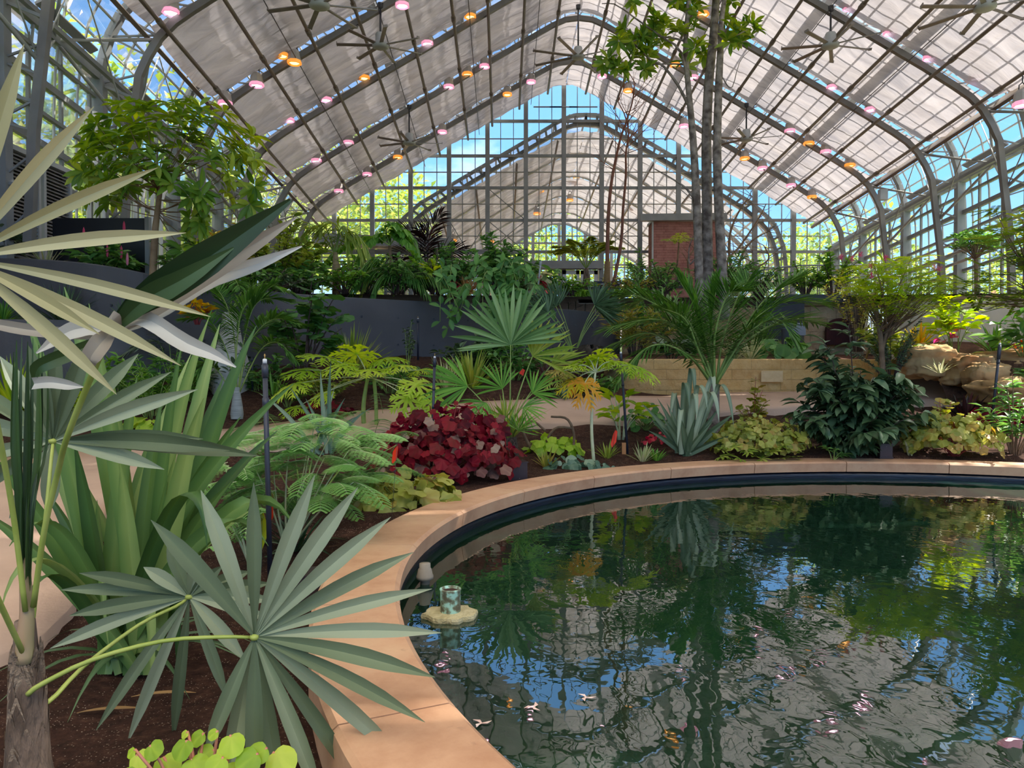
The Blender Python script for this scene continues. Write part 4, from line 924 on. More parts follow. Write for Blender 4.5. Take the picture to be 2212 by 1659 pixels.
# -- mound of round leaves (begonias and the like)
def mound(P, R, H, n, ln, mat, stem=None, tmpl=ROUND, asp=1.0, tilt=.7, foliage='foliage', offx=0.0, varr=None):
    st = MB(); lf = MB(); u = rng.random(n); th = rng.uniform(0, 2 * PI, n); r = np.sqrt(u); hh = np.sqrt(np.maximum(0, 1 - r * r * .85)) * rng.uniform(.55, 1.05, n)
    pos = P.base + np.stack([np.cos(th) * r * R + offx * hh, np.sin(th) * r * R * asp, H * hh], 1)
    nv = np.stack([np.cos(th) * r * 1.0, np.sin(th) * r - .35, .5 + hh * .6], 1) + rng.normal(0, .5, (n, 3)); nv /= np.linalg.norm(nv, axis=1)[:, None]
    d = np.stack([np.cos(th), np.sin(th) - .4, rng.uniform(-.6, .1, n)], 1) + rng.normal(0, .3, (n, 3)); d -= nv * (d * nv).sum(1)[:, None]
    pos += rng.normal(0, .07, (n, 3)) * np.array([R, R * asp, H]) * .8; pos[:, 2] = np.maximum(pos[:, 2], P.base[2] + .02); ls = ln * rng.uniform(.45, 1.25, n); lf.leaves(tmpl, frames(d, nv, ls, ls), pos, varr)
    for i in range(0, n, max(1, n // 60)):
        st.tube(bez(P.base + np.array([rnd(-.1, .1) * R, rnd(-.1, .1) * R, 0]), (P.base + pos[i]) / 2 + np.array([0, 0, .1 * H]), pos[i], 6), .004, 4)
    if stem is not None: P.part(st, 'stem', stem)
    return P.part(lf, foliage, mat)
# -- sword leaved rosette
def swords(P, n, ln, w, mat, open0=.1, open1=1.2, bend=.35, name='leaf_blade', facing=None, wp=(.5, .9, 1, .7, 0), fold=.35, var=None, r0=.03):
    mb = MB()
    for i in range(n):
        a = i * 2.4 + rnd(-.3, .3); t = (i + .5) / n; op = open0 + (open1 - open0) * t * rnd(.8, 1.1); h = np.array([math.cos(a), math.sin(a), 0])
        d = h * math.sin(op) + np.array([0, 0, 1]) * math.cos(op); L_ = ln * rnd(.75, 1.1); p0 = P.base + h * r0; p1 = p0 + d * L_ * .55; p2 = p0 + d * L_ + (h * .3 - np.array([0, 0, 1])) * bend * L_ * rnd(.2, 1.0) * math.sin(op)
        mb.blade(bez(p0, p1, p2, 8), np.array(wp) * w, np.cross(h, (0, 0, 1)), fold, var=var if var is not None else random.random())
    return P.part(mb, name, mat)
# -- lobed papaya leaf: hub, pointing direction, size, normal
def papaya_leaf(mb, hub, d0, R, normal, droop=.2, var=None):
    d0 = nrm(d0); nn = nrm(normal - d0 * np.dot(normal, d0)); sd = np.cross(d0, nn); v = random.random() if var is None else var
    def ws(p0, d, L_, wd, dr):
        t = np.linspace(0, 1, 6)[:, None]; path = p0 + d * L_ * t - np.array([0, 0, 1]) * (dr * L_ * t * t) + nn * .02 * R * rnd(-1, 1); mb.blade(path, np.array([.5, .9, 1, .75, .4, .02]) * wd, np.cross(d, nn), .25, var=v); return path
    for i in range(8):
        a = (-.5 + i / 7) * 5.2; d = d0 * math.cos(a) + sd * math.sin(a); L_ = R * (1 - .35 * abs(a) / 2.6) * rnd(.9, 1.05); path = ws(hub, d, L_, R * .16, droop)
        for q, (tt, ll) in enumerate(((.42, .36), (.62, .34), (.8, .2))):
            for sg in (-1, 1):
                k = int(tt * 5); pp = path[k] + (path[min(5, k + 1)] - path[k]) * (tt * 5 - k); dd = nrm(d * .75 + np.cross(d, nn) * sg * .7); ws(pp, dd, L_ * ll * 1.15, R * .095, droop)
# -- tree: polyline trunks, branches towards whorl centres
def branch_to(st, a, b, r0, r1, sag=.1, n=8):
    a, b = np.asarray(a, float), np.asarray(b, float); m_ = (a + b) / 2 - np.array([0, 0, 1]) * sag * np.linalg.norm(b - a) + rng.normal(0, .04, 3) * np.linalg.norm(b - a); p = bez(a, m_, b, n); st.tube(p, np.linspace(r0, r1, n), 6, var=.5); return p
# ================================================================== foreground fan palm
tb = at(62, 1560, 2.3); tb[2] = g(tb[0], 2.3) - .02; FP = Plant('fan_palm', tb, 'young fan palm with a shaggy brown trunk beside the stone pond rim', 'palm')
D0 = 2.3; mb = MB()
tr_ = [(62, 1700, D0), (60, 1640, D0), (60, 1560, D0), (58, 1480, D0), (56, 1420, D0), (54, 1340, D0)]
mb.tube(curve(pxs(tr_), 20), [.075, .062, .056, .048, .036, .028], 18, var=.5)
trunk = FP.part(mb, 'trunk', M['fibre']); mb = MB()
for i in range(60):                                                    # overlapping old leaf sheaths, loose fibres
    t = rnd(0, .8); q = curve(pxs(tr_), 20)[int(t * 19)]; a = rnd(0, 2 * PI); rr = .055 * (1 - .45 * t); h = np.array([math.cos(a), math.sin(a), 0])
    mb.blade(bez(q + h * rr * .9, q + h * rr * 1.1 + np.array([0, 0, .03]), q + h * rr * rnd(1.0, 1.25) + np.array([0, 0, rnd(.05, .10)]), 5), (.05, .045, .03, .006), np.cross(h, (0, 0, 1)), -.25)
FP.part(mb, 'leaf_sheath', solid('torn brown sheath', '#6f5d4c', '#94806a', .9, 14, bump=.6, bscale=50), parent=trunk)
mb = MB(); mb.tube(curve(pxs([(54, 1430, 2.28), (54, 1380, 2.28), (58, 1325, 2.28), (52, 1200, 2.28)]), 10), [.027, .024, .02, .014], 14, var=.5); FP.part(mb, 'sheath', solid('pinkish tan sheath', '#a9866f', '#8f9a5e', .6, 5, stretch=(1, 1, .2)))
# closed spear leaves standing above the trunk
mb = MB()
for i, (xt, yt, xb, yb, wv) in enumerate(((36, 735, 50, 1310, 1), (48, 728, 52, 1330, 1), (60, 738, 55, 1330, 1), (72, 730, 57, 1320, 1), (84, 745, 60, 1320, 1), (92, 735, 62, 1300, .8), (30, 760, 46, 1290, .8), (104, 760, 66, 1280, .6))):
    mb.blade(curve([at(xb, yb, 2.28), at((xb * .7 + xt * .3), yb - 200, 2.27), at(xt, (yt + yb) / 2 - 60, 2.26 + .012 * i), at(xt, yt, 2.3)], 10), np.array([.3, .8, 1, 1, 1, .9, .6, .1]) * .021 * wv, (1, .35 * (-1) ** i, 0), .9, var=rnd(0, 1))
FP.part(mb, 'spear_leaf', LM['fan_dark'])
def pal_leaf(name, hub, tips, w, mat, pet, bend=.04, D=None, pr=.007, fold=1.5, tD=None):
    mb = MB(); h = at(*hub); tp = []
    for i, q in enumerate(tips): tp.append(at(q[0], q[1], q[2] if len(q) > 2 else hub[2] + rnd(-.10, .12)))
    fan_blades(mb, h, tp, w, bend=bend, fold=fold); o = FP.part(mb, name, LM[mat])
    mb = MB(); mb.tube(curve(pxs(pet), 16), np.linspace(pr * 1.2, pr * .75, 16), 8, var=.5); mb.lathe([(0, .012), (.014, .006), (.016, 0), (.012, -.008), (0, -.01)], c=h, n=10); FP.part(mb, 'petiole', M['petiole'], parent=o)
    return o
A = [(434, 1059), (326, 1123), (548, 1042), (680, 1026), (773, 1053), (844, 1117), (893, 1193), (933, 1272), (954, 1367), (940, 1463), (918, 1560), (881, 1651), (790, 1720), (700, 1745), (608, 1740), (548, 1730), (441, 1635), (490, 1700)]
pal_leaf('fan_leaf', (550, 1376, 2.35), A, .052, 'fan', [(60, 1500, 2.25), (90, 1478, 2.25), (200, 1425, 2.28), (350, 1385, 2.3), (480, 1376, 2.33), (548, 1377, 2.36)])
B_ = [(361, 1175), (433, 1199), (481, 1222), (540, 1234), (585, 1260), (600, 1298), (590, 1340), (171, 1238), (131, 1274), (108, 1401), (207, 1578), (274, 1608), (373, 1604), (493, 1516), (532, 1429), (310, 1225), (150, 1330)]
pal_leaf('fan_leaf', (409, 1289, 2.75), B_, .048, 'fan', [(60, 1500, 2.3), (100, 1520, 2.35), (180, 1440, 2.5), (300, 1350, 2.65), (380, 1310, 2.72), (409, 1290, 2.76)])
C_ = [(299, 764), (370, 803), (427, 841), (439, 948), (496, 973), (355, 1014), (192, 738), (122, 742), (60, 745), (0, 770), (-70, 830), (-90, 910), (-90, 1000), (-60, 1070), (20, 1120), (105, 1110), (560, 985)]
pal_leaf('fan_leaf', (115, 953, 2.6), C_, .054, 'fan', [(58, 1460, 2.3), (75, 1300, 2.35), (95, 1150, 2.45), (110, 1000, 2.55), (115, 955, 2.6)])
mb = MB(); h = at(-82, 558, 1.55); tp = pxs([(203, 230, 1.45), (52, 95, 1.5), (341, 362, 1.5), (402, 503, 1.55), (455, 684, 1.7), (391, 790, 1.7), (252, 852, 1.65), (215, 722, 1.6), (-60, 60, 1.5), (-200, 240, 1.6), (-90, 900, 1.6)])
fan_blades(mb, h, tp, .030, bend=.035, fold=.9); o = FP.part(mb, 'fan_leaf', LM['fan_pale']); mb = MB(); mb.tube(curve([at(54, 1420, 2.28), at(-40, 1200, 2.0), at(-110, 850, 1.7), h], 16), .008, 8); FP.part(mb, 'petiole', M['petiole'], parent=o)
# half folded leaf with its hub over the planter wall
hub = (235, 722, 1.95); h = at(*hub); mb = MB(); mg = MB(); md = MB()
def bl(mb, pts, w, side=None, fold=.5, var=None):
    P_ = curve(pxs(pts), 14); s_ = side if side is not None else nrm(np.cross(P_[-1] - P_[0], CAM - P_[0])); mb.blade(P_, w, s_, fold, var=random.random() if var is None else var)
bl(md, [(238, 715, 1.95), (300, 655, 1.92), (400, 590, 1.9), (510, 515, 1.9), (628, 432, 1.9)], np.array([.02, .05, .085, .085, .055, .01]), fold=.35)
bl(md, [(245, 712, 1.94), (310, 650, 1.9), (400, 600, 1.88), (505, 535, 1.9)], np.array([.02, .05, .06, .04, .005]), fold=.35)
bl(mg, [(240, 718, 1.96), (330, 665, 1.95), (450, 590, 1.95), (560, 520, 1.95), (640, 470, 1.95)], np.array([.02, .045, .05, .05, .03, .004]))
bl(mg, [(240, 718, 1.97), (330, 680, 1.97), (450, 605, 1.98), (550, 572, 1.98), (652, 532, 1.98)], np.array([.02, .035, .045, .045, .03, .004]))
bl(mg, [(240, 720, 1.95), (290, 692, 1.95), (330, 695, 1.93), (400, 740, 1.9), (460, 765, 1.9), (510, 793, 1.9)], np.array([.015, .03, .045, .045, .03, .004]))
bl(mg, [(232, 720, 1.95), (190, 708, 1.93), (140, 720, 1.9), (78, 763, 1.85)], np.array([.02, .035, .045, .035, .004]))
bl(mg, [(225, 725, 1.95), (170, 722, 1.93), (60, 712, 1.9), (-60, 690, 1.85)], np.array([.01, .025, .03, .03, .02]))
bl(mg, [(236, 722, 1.95), (215, 745, 1.9), (195, 775, 1.88), (205, 790, 1.9)], np.array([.03, .05, .045, .01]))
bl(mg, [(228, 700, 1.93), (238, 695, 1.9), (252, 715, 1.93)], np.array([.03, .06, .03]), fold=.2)
bl(md, [(232, 724, 1.95), (180, 752, 1.93), (110, 780, 1.9), (82, 795, 1.9), (74, 820, 1.92)], np.array([.012, .03, .038, .035, .03, .01]))
bl(mg, [(74, 829, 1.92), (110, 826, 1.9), (150, 832, 1.9), (180, 836, 1.9)], np.array([.03, .03, .025, .003]))
o = FP.part(mg, 'folded_leaf', LM['fan_grey']); FP.part(md, 'leaf_underside', LM['fan_dark'], parent=o)
mb = MB(); mb.tube(curve([at(72, 1310, 2.27), at(95, 1150, 2.2), at(125, 1020, 2.15), at(150, 930, 2.05), h], 18), .0085, 8); FP.part(mb, 'petiole', M['petiole'], parent=o)
mb = MB(); mb.tube(curve([at(55, 1320, 2.26), at(30, 1120, 2.2), at(0, 950, 2.1), at(-20, 850, 2.0)], 14), .008, 8); FP.part(mb, 'petiole', M['petiole'])
# ================================================================== strap plant
base = hit(280, 1440); SPl = Plant('strap_leaf_lily', base, 'big clump of long dark green strap leaves beside the young fan palm', 'plant')
D = base[1]; mb = MB(); tips = [(139, 620), (192, 655), (50, 660), (452, 684), (475, 700), (415, 760), (554, 703), (483, 814), (296, 814), (635, 828), (394, 740), (350, 860), (520, 900), (20, 830), (-20, 980), (60, 900), (600, 930), (240, 800), (330, 930), (440, 860), (260, 1000), (160, 950), (380, 980), (-60, 1090), (500, 1040), (545, 1100), (90, 1050), (210, 1080)]
for i, (x, y) in enumerate(tips):
    d_ = D + rnd(-.35, .45); tp_ = at(x, y, d_); b0 = base + np.array([rnd(-.12, .14), rnd(-.12, .12), 0]); L_ = np.linalg.norm(tp_ - b0)
    m_ = b0 * .45 + tp_ * .55 + np.array([(tp_[0] - b0[0]) * -.12, 0, .10 * L_]); mb.blade(bez(b0, m_, tp_, 12), np.array([.6, .9, 1, 1, .9, .72, .4, .03]) * rnd(.075, .10), (1, rnd(-.5, .5), 0), .35)
for (bx, mx_, tx) in (((290, 1420), (385, 1150), (385, 1520)), ((270, 1400), (330, 1180), (328, 1588)), ((250, 1380), (60, 1150), (0, 1325)), ((270, 1390), (180, 1180), (235, 1400)), ((300, 1400), (420, 960), (448, 1185)), ((300, 1410), (540, 1040), (640, 1150)), ((260, 1400), (110, 1250), (60, 1300)), ((290, 1380), (330, 1080), (228, 1350)), ((300, 1400), (470, 1120), (580, 1180)), ((260, 1390), (130, 1120), (20, 1180))):
    d_ = D - rnd(.0, .5); mb.blade(bez(base + np.array([rnd(-.08, .08), 0, 0]), at(mx_[0], mx_[1] - 130, d_), at(*tx, d_), 14), np.array([.6, .9, 1, 1, .9, .7, .3, .03]) * rnd(.06, .085), (1, rnd(-.6, .6), .2), .25)
SPl.part(mb, 'leaf_blade', LM['strap'])
mb = MB()
for i in range(14):
    a = rnd(0, 6.3); mb.blade(bez(base, base + np.array([math.cos(a) * .25, math.sin(a) * .25, .25]), base + np.array([math.cos(a) * .6, math.sin(a) * .6, .02]), 8), np.array([.8, 1, .8, .3, .02]) * .05, (math.sin(a), -math.cos(a), 0), .2)
SPl.part(mb, 'low_leaf', LM['dark'])
# light begonias at the bottom edge
b0 = at(450, 1690, 2.05); b0[2] = .22; P = Plant('begonia', b0, 'lime green begonia with pink stems cut by the picture bottom', 'plant')
mb = MB(); st = MB()
for i, (x, y, s_) in enumerate(((430, 1592, 34), (462, 1585, 24), (500, 1605, 50), (540, 1640, 52), (562, 1625, 44), (605, 1640, 60), (395, 1615, 44), (330, 1618, 40), (300, 1640, 44), (360, 1650, 52), (420, 1655, 56), (470, 1650, 44), (510, 1665, 54), (590, 1690, 50), (270, 1680, 50), (440, 1700, 60), (540, 1710, 60), (340, 1700, 60), (400, 1585, 18), (285, 1625, 22), (480, 1630, 30), (450, 1625, 36))):
    d_ = 2.0 + rnd(-.12, .12); c = at(x, y, d_); a = rnd(-.9, .9); dd = np.array([math.sin(a), -.5, -.35]); nv = nrm(np.array([rnd(-.4, .4), -.75, .75])); dd -= nv * np.dot(dd, nv); s = s_ / F * d_ * 1.15
    mb.leaves(ROUND, frames([dd], [nv], s, s), [c - nrm(dd) * s * .4]); st.tube(bez(b0 + np.array([rnd(-.1, .1), 0, 0]), (b0 + c) / 2 + np.array([rnd(-.03, .03), 0, .05]), c - nrm(dd) * s * .3, 7), .004, 5)
P.part(st, 'stem', solid('pink stem', '#b4705c', '#c88a70', .6, 8)); P.part(mb, 'foliage', LM['lime'])
# ================================================================== bed by the pond, left side
P = Plant('mimosa_shrub', hit(620, 1200), 'feathery mimosa shrub with pale lit twigs behind the thick grey pipe', 'shrub')
lf = MB(); st = MB(); b = P.base; ctr = at(690, 1010, b[1] + .3)
def bipinnate(lf, st, p, d, ln, k=9, var=None):
    d = nrm(d); e = p + d * ln - np.array([0, 0, .35 * ln]); pa = bez(p, p + d * ln * .6, e, 8); st.tube(pa, .0025, 4)
    sd = nrm(np.cross(d, (0, 0, 1)))
    for i in range(k):
        t = .15 + .85 * i / (k - 1); q = pa[min(7, int(t * 7))] + (pa[min(7, int(t * 7) + 1)] - pa[min(7, int(t * 7))]) * (t * 7 % 1 if t < 1 else 0)
        for sg in (-1, 1):
            dd = nrm(sd * sg + d * .35 + np.array([0, 0, -.25])); L2 = ln * .32 * math.sin(.5 + 2.2 * t) ; m = 9
            tt = np.linspace(.08, 1, m)[:, None]; pos = q + dd * L2 * tt - np.array([0, 0, 1]) * (.25 * L2 * tt * tt); s2 = nrm(np.cross(dd, (0, 0, 1)))
            D2 = np.concatenate([np.tile(s2 + dd * .3, (m, 1)), np.tile(-s2 + dd * .3, (m, 1))]); lf.leaves(LEAF_T2, frames(D2, (0, 0, 1), ln * .115, ln * .05), np.concatenate([pos, pos]), np.full(2 * m, (var if var is not None else rnd(0, 1))))
LEAF_T2 = (np.array([(-.5, .3, 0), (0, 0, 0), (.5, .3, 0), (.4, .8, 0), (0, 1, 0), (-.4, .8, 0)]), [(0, 1, 2, 3, 4, 5)])
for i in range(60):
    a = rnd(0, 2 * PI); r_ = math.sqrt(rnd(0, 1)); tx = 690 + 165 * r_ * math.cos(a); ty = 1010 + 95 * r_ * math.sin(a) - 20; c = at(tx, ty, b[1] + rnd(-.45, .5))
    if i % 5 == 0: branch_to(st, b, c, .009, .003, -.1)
    bipinnate(lf, st, c, (math.cos(a) * .8 + .15, rnd(-1, -.1), rnd(-.1, .35)), rnd(.24, .36), var=rnd(.0, .6) if ty > 980 else rnd(.4, 1))  # upper twigs paler: sunlight put into the leaf tone
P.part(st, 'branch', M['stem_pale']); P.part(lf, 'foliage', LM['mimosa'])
P = Plant('mimosa_shrub', hit(545, 1235), 'small mimosa shrub with bare pale stems, between grey pipe and strap leaves', 'shrub'); lf = MB(); st = MB()
for i in range(26):
    c = at(rnd(480, 560), rnd(980, 1130), P.base[1] + rnd(-.3, .3)); 
    if i % 4 == 0: branch_to(st, P.base, c, .010, .004, -.05)
    bipinnate(lf, st, c, (rnd(-1, .6), rnd(-1, 0), rnd(-.3, .3)), rnd(.16, .26))
P.part(st, 'branch', M['stem_pale']); P.part(lf, 'foliage', LM['mimosa'])
P = Plant('fern_shrub', hit(660, 1130), 'dark ferny shrub in the shade under the lit mimosa twigs', 'shrub'); lf = MB(); st = MB()
for i in range(60):
    c = at(rnd(560, 860), rnd(890, 1090), P.base[1] + rnd(.0, .7))
    if i % 6 == 0: branch_to(st, P.base, c, .010, .004, -.05)
    bipinnate(lf, st, c, (rnd(-1, 1), rnd(-1, .2), rnd(-.2, .5)), rnd(.22, .34), k=7)
P.part(st, 'branch', M['stem']); P.part(lf, 'foliage', LM['fern'])
P = Plant('sword_lily', hit(640, 1190), 'clump of drooping green sword leaves on bare soil below the mimosa', 'plant'); swords(P, 34, .42, .03, LM['dark'], .2, 1.35, .7)
P = Plant('begonia', hit(872, 1108), 'pale green begonia spilling over the stone rim by the red begonia', 'plant'); mound(P, .50, .34, 130, .16, LM['olive'], M['stem'], tmpl=MAPLE, asp=.7, varr=None)
P = Plant('begonia', hit(962, 1040), 'large crimson begonia with grey-pink upper leaves by the pond rim', 'plant'); o = mound(P, .76, .82, 640, .13, LM['red'], M['stem_red'], tmpl=MAPLE, asp=.8)
lf = MB(); n = 60; th = rng.uniform(0, 6.28, n); pos = P.base + np.stack([np.cos(th) * .62 * np.sqrt(rng.random(n)), -.2 + rng.uniform(-.35, .1, n), rng.uniform(.15, .72, n)], 1)
dd = np.stack([np.cos(th), np.full(n, -.5), rng.uniform(-.8, -.2, n)], 1); lf.leaves(MAPLE, frames(dd, (0, -.8, .6), rng.uniform(.09, .15, n), .12), pos); P.part(lf, 'grey_leaf', LM['redgrey'])
P = Plant('strap_leaf_lily', hit(700, 980), 'upright blue-green sword leaves with brown tips behind the mimosa', 'plant'); mb = MB()
for x, y in ((635, 1000), (692, 800), (722, 840), (745, 860), (600, 940), (715, 780), (660, 860), (770, 900), (625, 835), (560, 850), (705, 870), (805, 880)):
    tp_ = at(x, y, P.base[1] + rnd(-.2, .3)); mb.blade(bez(P.base + np.array([rnd(-.2, .2), 0, 0]), (P.base + tp_) / 2 + np.array([0, 0, .15]), tp_, 9), np.array([.7, 1, 1, .8, .4, .02]) * .06, (1, rnd(-.4, .4), 0), .4)
P.part(mb, 'leaf_blade', LM['blue'])
# ================================================================== papayas
def papaya(P, trunk, leaves, pr=.018, smat='stem_pale'):
    mb = MB(); mb.tube(curve(pxs(trunk), 14), np.linspace(pr * 1.25, pr * .8, 14), 10, var=.5); P.part(mb, 'trunk', M[smat]); top = at(*trunk[-1]); st = MB(); byk = {}
    for (x, y, D_, R, dx, dz, m) in leaves:
        h_ = at(x, y, D_); st.tube(bez(top, (top + h_) / 2 + np.array([0, 0, .08]), h_, 8), [.009, .005], 6); l_ = byk.setdefault(m, MB()); papaya_leaf(l_, h_, (dx, -.5, dz), R, np.array([dx * .2, -.35, 1.0]), droop=rnd(.15, .45))
    P.part(st, 'petiole', M['stem_pale'])
    for m, l_ in byk.items(): P.part(l_, 'lobed_leaf', LM[m])
b = hit(1283, 1002); D = b[1]; P = Plant('papaya_tree', b, 'slim papaya with one pale trunk and yellowing lobed leaves by the pond rim', 'papaya')
papaya(P, [(1283, 1002, D), (1278, 930, D), (1280, 860, D), (1286, 805, D)], [(1270, 775, D, .34, .2, .2, 'lime'), (1318, 782, D + .1, .30, .6, .1, 'lime'), (1248, 790, D - .1, .24, -.5, .0, 'lime'), (1215, 802, D + .1, .27, -.9, .0, 'olive'), (1243, 822, D, .33, -.7, -.4, 'yellow'), (1262, 830, D - .1, .30, -.1, -.9, 'yellow'), (1360, 790, D, .32, .9, -.2, 'lime'), (1385, 800, D + .1, .30, .9, -.4, 'lime'), (1200, 815, D + .2, .24, -.9, -.3, 'olive'), (1295, 770, D + .2, .3, .1, .5, 'lime')])
b = hit(787, 925); D = b[1]; P = Plant('papaya_tree', b, 'pair of green papaya stems with wide lime leaves behind the crimson begonia', 'papaya')
papaya(P, [(787, 935, D), (785, 880, D), (790, 840, D), (795, 815, D)], [(700, 772, D, .5, -.7, .1, 'lime'), (770, 765, D, .5, 0, .3, 'lime'), (830, 775, D, .45, .7, .1, 'lime'), (660, 800, D, .45, -1, -.1, 'lime'), (640, 830, D - .1, .42, -1, -.4, 'lime'), (740, 790, D - .3, .4, -.3, -.2, 'lime'), (800, 800, D - .3, .42, .2, -.1, 'lime'), (860, 790, D - .2, .35, .8, 0, 'lime'), (900, 830, D - .8, .42, .7, -.5, 'lime'), (880, 860, D - 1.0, .36, .2, -.9, 'lime'), (935, 870, D - 1.0, .40, .8, -.8, 'lime'), (700, 850, D, .3, -.5, -.4, 'lime'), (640, 880, D, .3, -.8, -.3, 'lime'), (905, 800, D, .3, .9, .1, 'lime'), (945, 800, D, .28, .9, .1, 'green')], .03, 'stem')
st = MB(); st.tube(curve(pxs([(813, 930, D - .1), (812, 870, D - .1), (808, 820, D)]), 10), .028, 9); P.part(st, 'trunk', M['stem'])
# ================================================================== centre needle palm
b = hit(1095, 1003); D = b[1]; P = Plant('windmill_palm', b, 'grey-green fan palm with a short hairy black trunk by the pond rim', 'palm')
mb = MB(); mb.tube(curve([b - (0, 0, .05), b + (0, 0, .15), b + (0, 0, .34)], 8), [.13, .15, .12], 16, var=.5); tk = P.part(mb, 'trunk', solid('black hairy trunk', '#2a221e', '#5a4a40', 1.0, 30, bump=1, bscale=60)); mb = MB()
for i in range(160):
    a = rnd(0, 6.3); z = rnd(0, .36); h_ = np.array([math.cos(a), math.sin(a), 0]); q = b + h_ * .13 + np.array([0, 0, z]); mb.blade([q, q + h_ * .03 + np.array([0, 0, .03]), q + h_ * rnd(.03, .07) + np.array([0, 0, rnd(-.02, .08)])], (.006, .004, .001), np.cross(h_, (0, 0, 1)), 0)
P.part(mb, 'trunk_hair', M['fibre'], parent=tk)
fans = [((1103, 745, 0), (-.15, 0, 1), .86, 26, 3.0, 'fan_green'), ((1150, 770, .1), (.75, 0, .75), .62, 16, 2.2, 'palm_y'), ((1010, 835, -.1), (-1, 0, .1), .62, 16, 2.2, 'green'), ((1050, 870, -.3), (-.5, -.3, -.6), .4, 14, 2.4, 'green'), ((1190, 790, .3), (.95, 0, .25), .5, 14, 2.0, 'palm_y'), ((1130, 880, -.2), (.8, -.3, -.2), .34, 12, 2.4, 'green'), ((1060, 900, -.3), (-.9, -.3, -.3), .38, 12, 2.2, 'green'), ((1120, 930, -.4), (.2, -.3, .6), .3, 12, 2.5, 'green'), ((1085, 840, .2), (-.3, .2, .5), .45, 14, 2.4, 'green'), ((1150, 850, .1), (.6, .1, .5), .42, 14, 2.3, 'green'), ((1090, 905, -.3), (-.2, -.4, .4), .34, 14, 2.4, 'palm_y')]
for x, dd, R, n, spd, m in [(f[0], f[1], f[2], f[3], f[4], f[5]) for f in fans]:
    h_ = at(x[0], x[1], D + x[2]); mb = MB(); auto_fan(mb, h_, dd, R, n, spd, np.array([dd[0] * .2, -1.0, .45]), w=R * .062, fold=1.3); o = P.part(mb, 'fan_leaf', LM[m]); st = MB(); s0 = b + (rnd(-.08, .08), rnd(-.06, .06), .34); st.tube(bez(s0, (s0 + h_) / 2 + np.array([0, 0, .1]), h_, 10), [.012, .006], 6); P.part(st, 'petiole', M['stem'], parent=o)
mb = MB()
for i in range(60):
    a = rnd(0, 6.3); op = rnd(.1, .8); h_ = np.array([math.cos(a), math.sin(a), 0]); q = b + h_ * .05 + np.array([0, 0, .3]); L_ = rnd(.3, .75); mb.blade(bez(q, q + (h_ * math.sin(op) + np.array([0, 0, math.cos(op)])) * L_ * .6, q + (h_ * math.sin(op) * 1.3 + np.array([0, 0, math.cos(op) * .8])) * L_, 6), (.012, .022, .02, .002), np.cross(h_, (0, 0, 1)), .3)
P.part(mb, 'basal_leaf', LM['palm_y'])
# ================================================================== right bed by the pond
b = hit(1480, 985); D = b[1]; P = Plant('agave', b, 'blue-green agave with curled over leaf ends, beneath the feather palm', 'agave')
mb = MB(); bt = [(1385, 870, 0), (1405, 905, 0), (1420, 860, 0), (1440, 870, .1), (1460, 850, .1), (1530, 870, .1), (1555, 880, 0), (1575, 905, 0), (1590, 890, .1), (1400, 930, -.1), (1585, 940, -.1), (1480, 860, .2), (1505, 870, .2), (1430, 900, -.2), (1540, 910, -.2), (1470, 900, -.25), (1500, 905, -.25)]
for x, y, o_ in bt: 
    tp_ = at(x, y, D + o_); mb.blade(bez(b + np.array([rnd(-.03, .03), o_ * .2, 0]), (b + tp_) / 2 + np.array([0, -.05, .06]), tp_, 8), np.array([.55, .95, 1, .8, .4, .02]) * .078, (1, 0, 0), .5, var=rnd(0, .6))
P.part(mb, 'leaf_blade', LM['agave']); mb = MB()
for bx, (ax, ay), (tx, ty), o_ in ((1480, (1494, 797), (1501, 868), .1), (1474, (1479, 828), (1489, 884), -.1), (1484, (1508, 834), (1528, 886), -.1), (1490, (1533, 848), (1553, 912), -.15), (1492, (1538, 815), (1542, 850), .12), (1496, (1554, 832), (1585, 924), .1), (1470, (1472, 886), (1463, 964), -.3), (1482, (1500, 852), (1505, 908), -.2), (1466, (1458, 850), (1448, 900), .15)):
    b_ = b + np.array([(bx - 1480) / F * D, o_ * .3, .03]); ap = at(ax, ay, D + o_); tp_ = at(tx, ty, D + o_ - .14)
    up_ = bez(b_, (b_ * .35 + ap * .65) + np.array([0, .03, .06]), ap, 8); dn = bez(ap, ap + np.array([(tp_[0] - ap[0]) * .6, -.10, .03]), tp_, 9)[1:]
    mb.blade(np.concatenate([up_, dn]), np.array([.9, 1, 1, .9, .85, .8, .6, .02]) * .078, (1, .25, 0), -.45, var=rnd(.5, 1))
P.part(mb, 'curled_leaf', LM['agave'])
b = hit(1542, 965); D = b[1] + .5; b = at(1542, 945, D); b[2] = gm(b[0], b[1]); P = Plant('feather_palm', b, 'large dark green feather palm arching over the limestone wall', 'palm')
mb = MB(); mb.tube(curve([b, at(1542, 880, D), at(1545, 830, D)], 8), [.09, .08, .06], 14, var=.5); P.part(mb, 'trunk', M['bark'])
